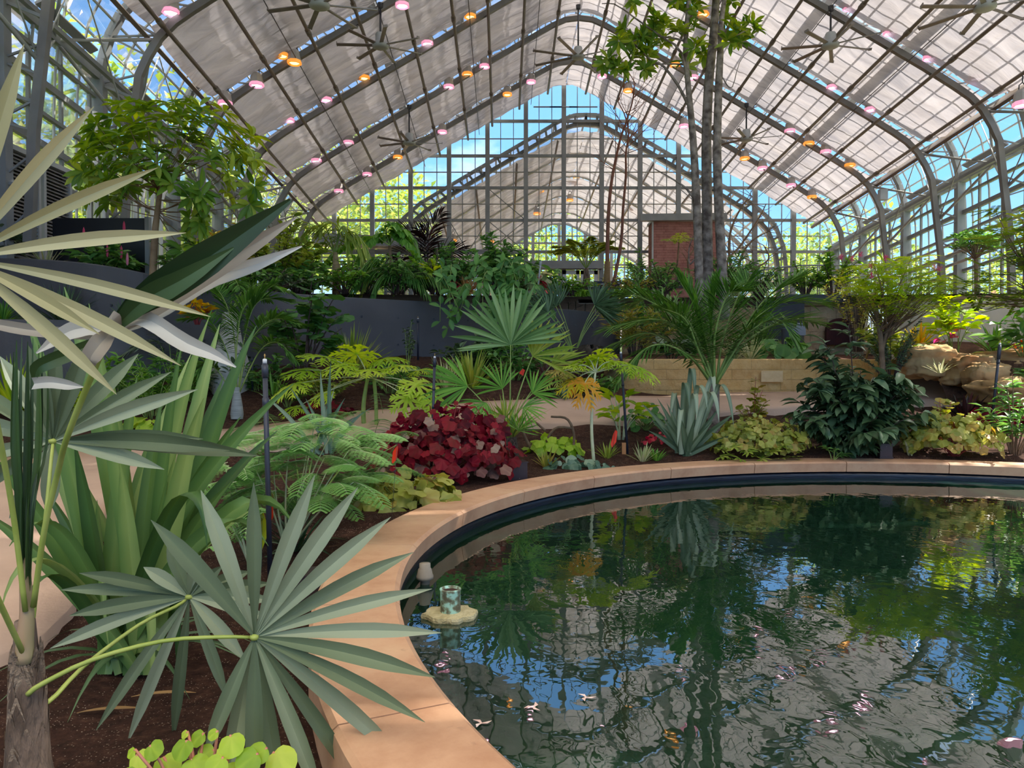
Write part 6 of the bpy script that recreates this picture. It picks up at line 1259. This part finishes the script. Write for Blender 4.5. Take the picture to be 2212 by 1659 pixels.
P.part(mb, 'foliage', LM['green'])
P = Plant('caladium', TP(1165, 18.6), 'caladium with cream and red leaves by the leaning pale pipe', 'plant'); mound(P, .4, .55, 30, .26, LM['varieg'], M['stem_red'], tmpl=ROUND); mound(P, .3, .5, 14, .22, LM['redfl'], None, tmpl=ROUND, foliage='red_leaf')
P = Plant('bromeliad', TP(1010, 17.3), 'orange-brown dried bromeliad in a hole of the dense bush', 'plant'); swords(P, 40, .6, .05, LM['straw'], .1, 1.4, .5)
P = Plant('bromeliad', TP(975, 17.0), 'dark wine red bromeliad on the wall top', 'plant'); swords(P, 24, .35, .07, LM['red'], .1, 1.3, .1)
# tree fern in a pot
D = 25.5; q = at(1267, 640, D); P = Plant('tree_fern', q, 'tree fern spreading above a dark pot by the glass door', 'fern')
mb = MB(); mb.tube([at(1266, 622, D), at(1267, 600, D), at(1266, 580, D)], [.13, .11, .08], 12); P.part(mb, 'trunk', M['fibre'])
for a in range(11):
    t = a / 11 * 2 * PI + .2; c = at(1266, 580, D); h_ = np.array([math.cos(t), math.sin(t) * .8, 0]); mb = MB(); st = MB(); frond(mb, st, [c, c + h_ * .55 + np.array([0, 0, .62]), c + h_ * 1.25 + np.array([0, 0, .72 + .15 * math.sin(a)])], .40, 26, .09, .1, 1.1, .3, .0, tmpl=LEAF, rr=.018); o = P.part(mb, 'frond', LM['palm_y']); P.part(st, 'frond_stalk', M['stem'], parent=o)
mb = MB(); mb.lathe([(0, 0), (.28, 0), (.36, .5), (.38, .52), (.34, .53), (.32, .45), (0, .45)], c=at(1267, 655, D), n=20, var=.5); 
for k in range(6): mb.lathe([(.30 + k * .012, .05 + k * .075), (.315 + k * .012, .07 + k * .075), (.31 + k * .012, .09 + k * .075)], c=at(1267, 655, D), n=20)
tag(mb.build('plant_pot', solid('dark ribbed pot', '#3a3432', '#46403c', .6, 6), None), 'dark ribbed pot holding the tree fern', 'pot')
# small umbrella papaya before the tower
P = Plant('papaya_tree', TP(1456, 25), 'little parasol papaya on a thin stem before the red stone tower', 'papaya'); D = 25
papaya(P, [(1456, 625, D), (1462, 580, D), (1467, 520, D)], [(1450, 517, D, .45, -.8, 0, 'palm_y'), (1485, 515, D, .45, .8, 0, 'palm_y'), (1467, 513, D - .3, .4, 0, .3, 'palm_y')], .03, 'bark_brown')
# ------------------------------------------------------------------ planter behind the limestone wall
def LP_(px, D, z=1.85): q = at(px, 700, D); q[2] = z; return q
P = Plant('caladium', LP_(1690, 15.3, 1.75), 'pale veined elephant ear leaves beside the grey bin', 'plant'); mound(P, .45, .5, 60, .26, LM['fern'], M['stem'])
P = Plant('pandanus', LP_(1620, 15.3, 1.75), 'cream striped sword plant on the limestone wall before the bin', 'plant'); swords(P, 46, .75, .04, LM['varieg'], .2, 1.3, .5)
P = Plant('pandanus', LP_(1585, 15.1, 1.75), 'second cream striped sword plant, nearer the three trunks', 'plant'); swords(P, 40, .6, .04, LM['varieg'], .2, 1.3, .5)
P = Plant('low_shrub', LP_(1450, 15.4, 1.75), 'dark broad-leaved plant on the limestone wall under the palm fronds', 'plant'); bush(P, .7, .6, 14, 120, .24, .2, LM['dark'], M['stem_dark'], ROUND, .4)
P = Plant('conifer_shrub', LP_(1370, 17.2, 1.85), 'feathery olive conifer-like shrub below the wall end', 'shrub'); bush(P, 1.6, 1.0, 30, 900, .22, .04, LM['olive'], M['stem_dark'], LANCE, .1, low=.2)
P = Plant('conifer_shrub', LP_(1400, 18.6, 2.0), 'dark feathery conifer-like shrub behind the feather palm', 'shrub'); bush(P, 2.2, 1.2, 30, 900, .24, .05, LM['mid'], M['stem_dark'], LANCE, .1, low=.2)
P = Plant('small_palm', LP_(1500, 17.8, 1.95), 'grass-like small palm at the foot of the three trunks', 'palm'); swords(P, 150, 1.5, .03, LM['palm'], .05, 1.1, .5)
P = Plant('small_palm', LP_(1640, 17.5, 1.95), 'fan of narrow green leaves behind the striped sword plants', 'palm'); swords(P, 90, 1.1, .03, LM['palm'], .1, 1.2, .4)
P = Plant('creeper', at(1850, 700, 18.4), 'thin twiggy creeper with tiny leaves over the warm stone wall', 'vine'); P.base[2] -= 0; bush(P, 1.4, 1.1, 20, 300, .07, .04, LM['dark'], M['stem_dark'], LEAF_S, .6, low=.1)
# trees on the sunny side
b = at(1908, 800, 12.6); b[2] = 1.0; P = Plant('powder_puff_tree', b, 'airy bright green tree with pink puff flowers behind the dark shrub', 'tree'); D = 12.8; st = MB(); lf = MB(); fl = MB()
mb = MB(); mb.tube(curve([b, at(1905, 760, 12.7), at(1898, 700, 12.8), at(1892, 660, 12.8)], 12), [.05, .04, .03], 8); mb.tube(curve([at(1905, 760, 12.7), at(1925, 680, 12.8), at(1945, 620, 12.8)], 10), [.03, .015], 6); P.part(mb, 'trunk', M['bark_brown'])
for i in range(150):
    a = rnd(0, 2 * PI); r_ = math.sqrt(rnd(0, 1)); c = at(1945 + 125 * r_ * math.cos(a), 612 + 62 * r_ * math.sin(a), D + rnd(-.8, .8))
    if i % 3 == 0: branch_to(st, at(1900 + rnd(-5, 20), rnd(680, 740), D), c, .014, .004, .05)
    for k in range(3):
        d = nrm([rnd(-1, 1), rnd(-1, 1), rnd(-.3, .3)]); tt = np.linspace(.1, 1, 8)[:, None]; s2 = np.cross(d, (0, 0, 1)); pos = c + d * .30 * tt - np.array([0, 0, .1]) * tt * tt
        lf.leaves(LEAF_T2, frames(np.concatenate([np.tile(s2 + d * .4, (8, 1)), np.tile(-s2 + d * .4, (8, 1))]), (0, 0, 1), .085, .035), np.concatenate([pos, pos]), np.full(16, rnd(.2, 1)))
for x, y in ((1817, 554), (1841, 559), (1859, 549), (1913, 557), (1881, 574), (1883, 595), (2019, 577), (2030, 580)):
    c = at(x, y, D - .7); dd = rng.normal(size=(60, 3)); fl = MB(); fl.leaves(LEAF_S, frames(dd, (0, 0, 1), .07, .008), np.tile(c, (60, 1))); P.part(fl, 'puff_flower', LM['pinkfl'])
P.part(st, 'branch', M['bark_brown']); P.part(lf, 'foliage', LM['lime'])
b = at(1925, 790, 13.4); b[2] = 1.3; P = Plant('silver_shrub', b, 'grey-green small-leaved shrub around the powder puff trunk', 'shrub'); bush(P, 1.55, .85, 30, 1500, .07, .04, LM['blue'], M['stem_dark'], LEAF_S, .3, low=.3)
P = Plant('feathery_shrub', at(1850, 760, 14.8), 'fine olive shrub rising behind the dark shrub top', 'shrub'); bush(P, 2.0, .7, 24, 900, .10, .04, LM['olive'], M['stem_dark'], LEAF_S, .3, low=.3)
D = 12.2; P = Plant('edge_tree', at(2290, 760, D), 'fine-leaved dark tree leaning in from the picture edge', 'tree'); st = MB(); lf = MB()
mb = MB(); mb.tube(curve([at(2300, 800, D), at(2300, 700, D), at(2260, 640, D), at(2200, 560, D)], 14), [.1, .08, .04], 10); P.part(mb, 'trunk', M['bark_brown'])
for i in range(190):
    x, y = random.choice([(rnd(2120, 2330), rnd(440, 560)), (rnd(2090, 2330), rnd(550, 650)), (rnd(2040, 2220), rnd(600, 665)), (rnd(2160, 2330), rnd(470, 650))])
    c = at(x, y, D + rnd(-.9, .9)); 
    if i % 3 == 0: branch_to(st, at(2260, 650, D) if y > 580 else at(2220, 580, D), c, .02, .004, .05)
    for k in range(2):
        d = nrm([rnd(-1, .6), rnd(-1, 1), rnd(-.3, .2)]); tt = np.linspace(.1, 1, 7)[:, None]; s2 = np.cross(d, (0, 0, 1)); pos = c + d * .30 * tt
        lf.leaves(LEAF_T2, frames(np.concatenate([np.tile(s2 + d * .4, (7, 1)), np.tile(-s2 + d * .4, (7, 1))]), (0, 0, 1), .085, .05), np.concatenate([pos, pos]), np.full(14, rnd(0, 1)))
P.part(st, 'branch', M['bark_brown']); P.part(lf, 'foliage', LM['treeleaf'])
D = 16.5; P = Plant('parasol_tree', at(2108, 610, D), 'slim parasol tree standing on the beige wall, flat layered crown', 'tree'); mb = MB(); mb.tube(curve([at(2110, 640, D), at(2108, 570, D), at(2104, 530, D)], 8), [.05, .03], 8); P.part(mb, 'trunk', M['bark_brown']); st = MB(); lf = MB()
for i in range(46):
    c = at(rnd(2060, 2150), rnd(505, 545), D + rnd(-.6, .6)); branch_to(st, at(2106, 560, D), c, .012, .003, -.1); whorl(lf, c, (0, 0, 1), 8, .22, .07, LEAF, 1.3, .1)
P.part(st, 'branch', M['bark_brown']); P.part(lf, 'foliage', LM['mid'])
P = Plant('guava_shrub', at(2060, 765, 14.3), 'shrub with big lime leaves and pink young leaves above the boulders', 'shrub'); bush(P, 1.1, .55, 12, 90, .34, .17, LM['lime'], M['stem'], LEAF, .35, low=.4); bush(P, .85, .4, 6, 18, .2, .14, LM['pinkfl'], None, LEAF, .7, foliage='pink_leaf')
P = Plant('bird_nest_fern', at(2150, 768, 14.6), 'low strap fern with one upright lit leaf against the beige wall', 'fern'); swords(P, 30, .7, .07, LM['green'], .1, 1.3, .4)
P = Plant('heliconia', at(2212, 770, 13.6), 'orange flowering heliconia at the picture edge behind the boulders', 'plant'); bush(P, 1.0, .7, 14, 110, .4, .13, LM['mid'], M['stem'], LEAF, .3); bush(P, .35, .5, 8, 50, .1, .05, LM['orange'], None, LEAF_S, .1, foliage='orange_flower')
P = Plant('bromeliad', at(2030, 806, 12.9), 'small variegated bromeliad between two boulders', 'plant'); swords(P, 18, .28, .03, LM['varieg'], .2, 1.2, .2)
P = Plant('bromeliad', at(1985, 752, 14.2), 'yellow striped bromeliads on top of the tall boulder', 'plant'); swords(P, 40, .5, .05, LM['yellow'], .1, 1.2, .2)
P = Plant('low_shrub', at(1905, 790, 14.2), 'round-leaved plants between the dark shrub top and stone wall', 'plant'); bush(P, .9, .8, 16, 260, .2, .12, LM['palm_y'], M['stem'], LEAF, .4)
P = Plant('foliage_plant', hit(2230, 900), 'large-leaved green plant cut by the picture edge above the lit boulder', 'plant'); bush(P, 1.1, .5, 10, 70, .3, .12, LM['mid'], M['stem_dark'], LEAF, .5)
# ------------------------------------------------------------------ trees outside the glass
def crown_mesh(seed, n=2600):
    r_ = np.random.default_rng(seed); mb = MB(); cs = r_.normal(0, 1, (26, 3)); cs /= np.linalg.norm(cs, axis=1)[:, None]; cs *= r_.uniform(.35, .85, 26)[:, None]
    k = r_.integers(0, 26, n); d = r_.normal(0, 1, (n, 3)); d /= np.linalg.norm(d, axis=1)[:, None]; pos = cs[k] + d * r_.uniform(.22, .34, n)[:, None]
    mb.leaves(LEAF_S, frames(d + r_.normal(0, .5, (n, 3)), (0, 0, 1), r_.uniform(.05, .10, n), .055), pos, np.clip(r_.normal(.5, .25, n), 0, 1))
    core = MB(); V = [];  return mb
cr = [crown_mesh(s).build('crown', LM['outside']) for s in (1, 2, 3)]; tr0 = MB(); tr0.tube([(0, 0, -1.9), (0, 0, -.6), (.05, 0, .1)], [.09, .06, .03], 8); trk = tr0.build('trunk', M['bark_brown'])
otr = [(-15, 8, 5.2, 3.6), (-16.5, 14, 6, 4.4), (-15, 20, 5.5, 3.8), (-17, 26, 6.5, 4.4), (-15.5, 32, 6.5, 4.2), (-14.5, 39, 9.5, 6.0), (-20, 20, 9, 6), (-20, 33, 10, 6.5), (-11, 56, 11, 7.5), (-9, 58, 8, 5.5), (-2, 60, 9, 5.5), (5, 58, 8.5, 5), (12, 60, 7.5, 5.5), (19, 52, 7, 4.6), (18.5, 42, 7.0, 4.6), (-15, 2, 5.0, 3.6), (20.5, 26, 4.6, 3.2), (21, 18, 4.2, 2.8), (21.5, 34, 5, 3.6), (1, 66, 12, 6), (-13, 66, 14, 9)]
tl = ['nearest the louvre cabinets', 'beside the white wall pipes', 'behind the umbrella tree crown', 'behind the curved glass of the shaded eaves', 'near the corner of the shaded wall and gable', 'seen through the lowest gable panes on the shaded side', 'tall one above the shaded eaves glass', 'tall one beyond the gable corner on the shaded side', 'behind the shaded slope of the far vault', 'at the foot of the far gable, shaded end', 'in the middle of the far gable opening', 'in the far gable opening under its peak', 'beyond the red stone tower', 'beyond the sunny gable corner, farther one', 'beside the sunny gable corner post', 'at the picture edge behind the nearest fan leaf', 'behind the sunny wall panes above the puff flowers', 'behind the sunny wall panes by the edge tree', 'behind the sunny wall panes near the gable', 'tallest, filling the far gable peak', 'tallest, above the shaded gable roofline']
for i, ((x, y, z, s), t_) in enumerate(zip(otr, tl)):
    r = thing('outdoor_tree', (x, y, z), f'blurred green tree outside the glass, {t_}', 'tree', 'trees outside the glass'); c = cr[i % 3] if i < 3 else cr[i % 3].copy()
    k = trk if i == 0 else trk.copy()
    if i >= 3: C.objects.link(c)
    if i: C.objects.link(k)
    c.parent = r; k.parent = r; c.scale = (s, s, s * .95); c.rotation_euler = (0, 0, i * 1.3); k.scale = (s, s, max(.5, (z - 2.4) / 1.9)) ; k.location = (0, 0, 0)
# ------------------------------------------------------------------ risers, flags, lamp posts
M['pvc'] = solid('dark grey pvc pipe', '#272c38', '#303542', .45, 5)
def riser(pts, D, r, couplings, label, mat='pvc', head=True):
    b = at(*pts[0], D); R_ = thing('irrigation_riser', b, label, 'irrigation pipe', 'irrigation risers')
    P_ = np.array([at(x, y, D) - b for x, y in pts]); mb = MB(); mb.tube(P_, r, 12, var=.5); mb.build('pipe', M[mat], R_)
    for t, hh, k in couplings:
        c = P_[0] * (1 - t) + P_[-1] * t; mb = MB(); d = nrm(P_[-1] - P_[0]); mb.tube([c - d * hh, c - d * hh * .98, c + d * hh * .98, c + d * hh], [r, r * k, r * k, r], 12, var=.5); mb.build('coupling', M[mat], R_)
    if head:
        e = P_[-1]; mb = MB(); mb.lathe([(0, .03), (r * .7, .028), (r * .85, .02), (r * .85, 0), (0, 0)], c=e, n=12); mb.build('nozzle_cap', M['white_metal'], R_); mb = MB(); mb.tube([e + (0, 0, .02), e + (0, 0, .06)], r * .25, 6); mb.tube([e + (-r * .6, 0, .05), e + (r * .6, 0, .05)], r * .08, 4); mb.build('spray_head', M['straw_metal'], R_)
M['straw_metal'] = solid('brass', '#a0824e', None, .4, metal=.6)
gz = hit(586, 1262)
riser([(584, 1262), (572, 785)], gz[1], .0165, ((.82, .035, 1.32), (.965, .04, 1.3)), 'thick dark grey irrigation pipe standing in front of the mimosa')
gz = hit(933, 1032); riser([(931, 1035), (939, 775)], gz[1], .0155, ((.6, .02, 1.15), (.97, .05, 1.3), (.75, .015, 1.2)), 'dark grey irrigation pipe standing in the crimson begonia')
gz = hit(1354, 982); riser([(1356, 984), (1341, 765)], gz[1], .0165, ((.7, .02, 1.2), (.97, .05, 1.2)), 'leaning dark grey irrigation pipe behind the orange flagged bromeliad')
gz = hit(2140, 910); riser([(2142, 915), (2160, 745)], 10.6, .018, ((.9, .09, 1.3), (.78, .02, 1.2)), 'black leaning irrigation pipe before the boulders')
riser([(903, 778), (903, 690)], 15.8, .02, ((.97, .04, 1.3),), 'thin dark pipe against the middle of the concrete wall')
riser([(545, 850), (545, 770)], 13.2, .02, ((.9, .03, 1.2),), 'short dark pipe beside the sunlit white palm trunk', head=False)
riser([(1160, 640), (1168, 565)], 18.3, .022, ((.95, .05, 1.2),), 'pale leaning pipe on the terrace before the glass door', 'steel_light', False)
riser([(1871, 775), (1880, 740)], 14.0, .02, (), 'short cane among the dark shrub top leaves', 'straw_metal', False)
M['flag_o'] = solid('orange red flag', '#f0401c', '#e03412', .5, 4); M['flag_y'] = solid('yellow flag', '#d8d820', None, .5); M['flag_b'] = solid('blue flag', '#2450c0', None, .5)
def flag(poly, D, label, mat, wire=None):
    pts = [at(x, y, D + .004 * i) for i, (x, y) in enumerate(poly)]; b = pts[0]; r = thing('marker_flag', b, label, 'flag', 'marker flags'); n_ = len(pts); P_ = [p - b for p in pts]; mb = MB(); mb.add(P_ + [p + np.array([0, .003, 0]) for p in P_], [tuple(range(n_)), tuple(range(2 * n_ - 1, n_ - 1, -1))] + [(i, (i + 1) % n_, n_ + (i + 1) % n_, n_ + i) for i in range(n_)]); mb.build('cloth', M[mat], r, False)
    mb = MB(); e = at(*wire, D) - b; mb.tube([P_[0] + np.array([0, 0, .01]), e], .0015, 4); mb.build('wire', M['rod'], r)
flag([(1329, 928), (1334, 932), (1331, 955), (1322, 967), (1319, 960), (1324, 940)], hit(1325, 990)[1] - .1, 'orange-red flag beside the small striped bromeliad at the rim', 'flag_o', (1322, 990))
flag([(858, 962), (860, 965), (857, 992), (849, 1001), (846, 999), (849, 975)], 5.35, 'orange-red flag between mimosa leaves and crimson begonia', 'flag_o', (846, 1120))
D_ = hit(570, 1230)[1] + .02
flag([(566, 1098), (576, 1130), (576, 1160), (566, 1188), (560, 1160), (562, 1120)], D_, 'yellow flag on the thick grey pipe', 'flag_y', (566, 1240))
flag([(586, 1064), (590, 1070), (590, 1118), (586, 1125)], D_ + .05, 'red flag half hidden by the thick grey pipe', 'flag_o', (586, 1240))
flag([(543, 1140), (556, 1150), (562, 1180), (545, 1172)], D_ + .02, 'blue flag beside the yellow one', 'flag_b', (550, 1240))
flag([(650, 757), (654, 760), (653, 770), (647, 772)], 14.6, 'small blue flag at the foot of the castor shrub', 'flag_b', (650, 785))
flag([(268, 843), (274, 846), (272, 852), (264, 850)], 10, 'small blue flag in the shaded undergrowth', 'flag_b', (268, 870))
flag([(1129, 796), (1134, 800), (1130, 812), (1121, 806)], 12.5, 'small red flag behind the needle palm fans', 'flag_o', (1127, 850))
M['bollard'] = solid('dark brown metal', '#2e2226', '#3a2d30', .45, 4)
def bollard(px, py, D, s, h, label, rz=.3):
    b = at(px, py, D); b[2] = gm(b[0], b[1]) - .01 if D > 4 else .2; r = thing('garden_spotlight', b, label, 'garden light', 'square garden lights', rz)
    mb = MB(); mb.box((0, 0, h / 2), (s, s, h), var=.5); mb.box((0, 0, h + .004), (s * 1.12, s * 1.12, .01), var=.5); mb.box((0, 0, .01), (s * 1.1, s * 1.1, .02), var=.5); mb.build('lamp_housing', M['bollard'], r, False)
    mb = MB()
    for dx in (-.3, .3):
        for z in (.15, .85): mb.lathe([(0, .002), (.004, .001), (.004, 0)], c=(dx * s * 0, -s / 2 - .001, h * z), n=6, M=[[1, 0, 0], [0, 0, -1], [0, 1, 0]])
    mb.build('screw', M['steel_light'], r)
bollard(1117, 1035, hit(1117, 1040)[1], .18, .20, 'square brown garden light at the rim by the hairy palm trunk')
bollard(1908, 990, hit(1908, 988)[1], .16, .18, 'square brown garden light at the rim under the dark shrub', 0)
bollard(668, 1300, 4.35, .16, .2, 'square brown garden light by the rim behind the grey fan leaf', .5)
q = at(600, 1300, 3.9); mb = MB(); mb.box((q[0], q[1], .26), (.07, .05, .24), rz=.1, var=.5); tag(mb.build('wooden_stake', solid('raw wood stake', '#c08a5c', '#a87448', .8, 10, stretch=(1, 1, .1)), None, False), 'short raw wood stake at the foot of the thick grey pipe', 'stake')
q = hit(1350, 985); mb = MB(); mb.box((q[0] - .01, q[1] + .03, q[2] + .07), (.05, .03, .2), var=.5); tag(mb.build('wooden_stake', bpy.data.materials['raw wood stake'], None, False), 'short wood stake beside the leaning grey pipe', 'stake')
for i, (px, py, a) in enumerate(((230, 1545, .1), (345, 1510, .5))):
    q = hit(px, py); mb = MB(); mb.blade(bez(q + (-.12, 0, .01), q + (0, .02, .04), q + (.14, .03, .015), 8), (.004, .02, .022, .003), (0, 1, .2), .4); tag(mb.build('dry_leaf', LM['straw'], None), ('curled dry leaf on the soil near the trunk', 'curled dry leaf on the soil under the small fan leaf')[i], 'dry leaf', 'dry leaves on the soil')
# ------------------------------------------------------------------ more growth between the named plants
for px, D, H, R, m, n_, l_, w_, lab in ((640, 16.5, .8, 1.0, 'mid', 420, .24, .11, 'broad-leaved green shrub on the wall top behind the castor shrub'), (745, 16.9, .9, .9, 'green', 360, .2, .08, 'low green shrub on the wall top under the drooping palm'), (860, 17.1, 1.0, .9, 'mid', 420, .22, .08, 'mid green shrub on the wall top below the pinnate tree'), (940, 17.3, .8, .7, 'dark', 380, .22, .08, 'dark green shrub on the wall top by the wine red bromeliad'), (1110, 18.2, .9, .8, 'mid', 420, .2, .07, 'green shrub at the wall top right of the hanging vine'), (1560, 19.8, 1.5, 1.2, 'mid', 700, .24, .05, 'soft green thicket behind the three trunks'), (420, 14.9, 1.5, .8, 'mid', 420, .2, .09, 'leafy shrub in the shade behind the umbrella tree trunk'), (1230, 18.8, .5, .7, 'green', 300, .2, .06, 'low green tufts on the wall top by the caladium')):
    P = Plant('terrace_tree' if H > 2.5 else 'terrace_shrub', TP(px, D), lab, 'tree' if H > 2.5 else 'shrub'); bush(P, H, R, 22, n_, l_, w_, LM[m], M['stem_dark'], LEAF if w_ > .07 else LANCE, .45, low=.2, sr=.016)
for x, y, lab, m, n_, H, R, l_, w_ in ((420, 868, 'fine-leaved green shrub before the planter wall end', 'green', 420, .9, .6, .14, .04), (470, 850, 'dark shrub under the bottle palm fronds by the concrete wall', 'dark', 420, 1.0, .8, .2, .07), (560, 848, 'shaded green shrub before the concrete wall by the white trunk', 'mid', 360, .8, .7, .18, .07), (350, 880, 'shaded bush between planter wall and strap leaves', 'mid', 420, 1.1, .8, .2, .06), (150, 905, 'leafy bush lit behind the closed spear leaves', 'lime', 300, .8, .8, .2, .06), (1110, 822, 'green leafy bush behind the needle palm fans', 'mid', 420, 1.2, .8, .2, .08), (1030, 812, 'dark leafy bush at the foot of the wall under the vine', 'dark', 420, 1.0, .8, .22, .09), (1300, 860, 'maroon and green leaves at the limestone wall corner', 'mid', 160, .5, .4, .18, .06)):
    P = Plant('low_shrub', hit(x, y), lab, 'shrub'); bush(P, H, R, 16, n_, l_, w_, LM[m], M['stem'], LEAF if w_ > .05 else LANCE, .4, low=.1)
# ------------------------------------------------------------------ sky, sun, exposure
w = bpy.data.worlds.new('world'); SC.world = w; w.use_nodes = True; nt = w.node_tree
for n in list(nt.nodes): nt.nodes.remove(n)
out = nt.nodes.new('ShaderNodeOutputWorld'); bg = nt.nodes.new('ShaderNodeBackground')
tc = N(nt, 'ShaderNodeTexCoord'); sp = N(nt, 'ShaderNodeSeparateXYZ'); L(nt, tc.outputs['Generated'], sp.inputs[0])
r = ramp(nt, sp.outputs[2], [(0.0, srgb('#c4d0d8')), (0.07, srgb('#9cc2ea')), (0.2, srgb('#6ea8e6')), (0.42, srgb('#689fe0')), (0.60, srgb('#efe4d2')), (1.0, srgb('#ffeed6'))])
n = N(nt, 'ShaderNodeTexNoise', Scale=2.6, Detail=8.0, Roughness=0.6); mp = N(nt, 'ShaderNodeMapping'); mp.inputs['Scale'].default_value = (1, 1, 2.5); L(nt, tc.outputs['Generated'], mp.inputs[0]); L(nt, mp.outputs[0], n.inputs['Vector'])
cr = ramp(nt, n.outputs[0], [(0.56, (0, 0, 0, 1)), (0.74, (0.7, 0.7, 0.7, 1))])
mx = N(nt, 'ShaderNodeMix', _data_type='RGBA'); L(nt, cr.outputs[0], mx.inputs[0]); L(nt, r.outputs[0], mx.inputs[6]); mx.inputs[7].default_value = srgb('#f4f6fa')
L(nt, mx.outputs[2], bg.inputs[0]); st_ = N(nt, 'ShaderNodeMapRange'); L(nt, sp.outputs[2], st_.inputs[0]); st_.inputs[1].default_value = .45; st_.inputs[2].default_value = .75; st_.inputs[3].default_value = 1.0; st_.inputs[4].default_value = 2.6; L(nt, st_.outputs[0], bg.inputs[1]); L(nt, bg.outputs[0], out.inputs[0])  # unseen upper sky made warmer and brighter to warm the interior light
sd = bpy.data.lights.new('sun', 'SUN'); sd.energy = 7.5; sd.angle = math.radians(0.6); sd.color = (1.0, 0.93, 0.85)
so = bpy.data.objects.new('sun', sd); C.objects.link(so)
SUN = nrm((0.72, 0.32, 0.80)); so.rotation_euler = Vector(SUN).to_track_quat('Z', 'Y').to_euler(); so.location = (30, 20, 40)
vs = SC.view_settings; vs.view_transform = 'Standard'; vs.look = 'None'; vs.gamma = 1.0; vs.use_curve_mapping = False; vs.exposure = 1.18
cy = SC.cycles; cy.max_bounces = 7; cy.diffuse_bounces = 4; cy.glossy_bounces = 3; cy.transmission_bounces = 4; cy.transparent_max_bounces = 20
cy.use_adaptive_sampling = True; cy.adaptive_threshold = 0.03; cy.use_denoising = True; cy.caustics_reflective = False; cy.caustics_refractive = False; cy.sample_clamp_indirect = 6
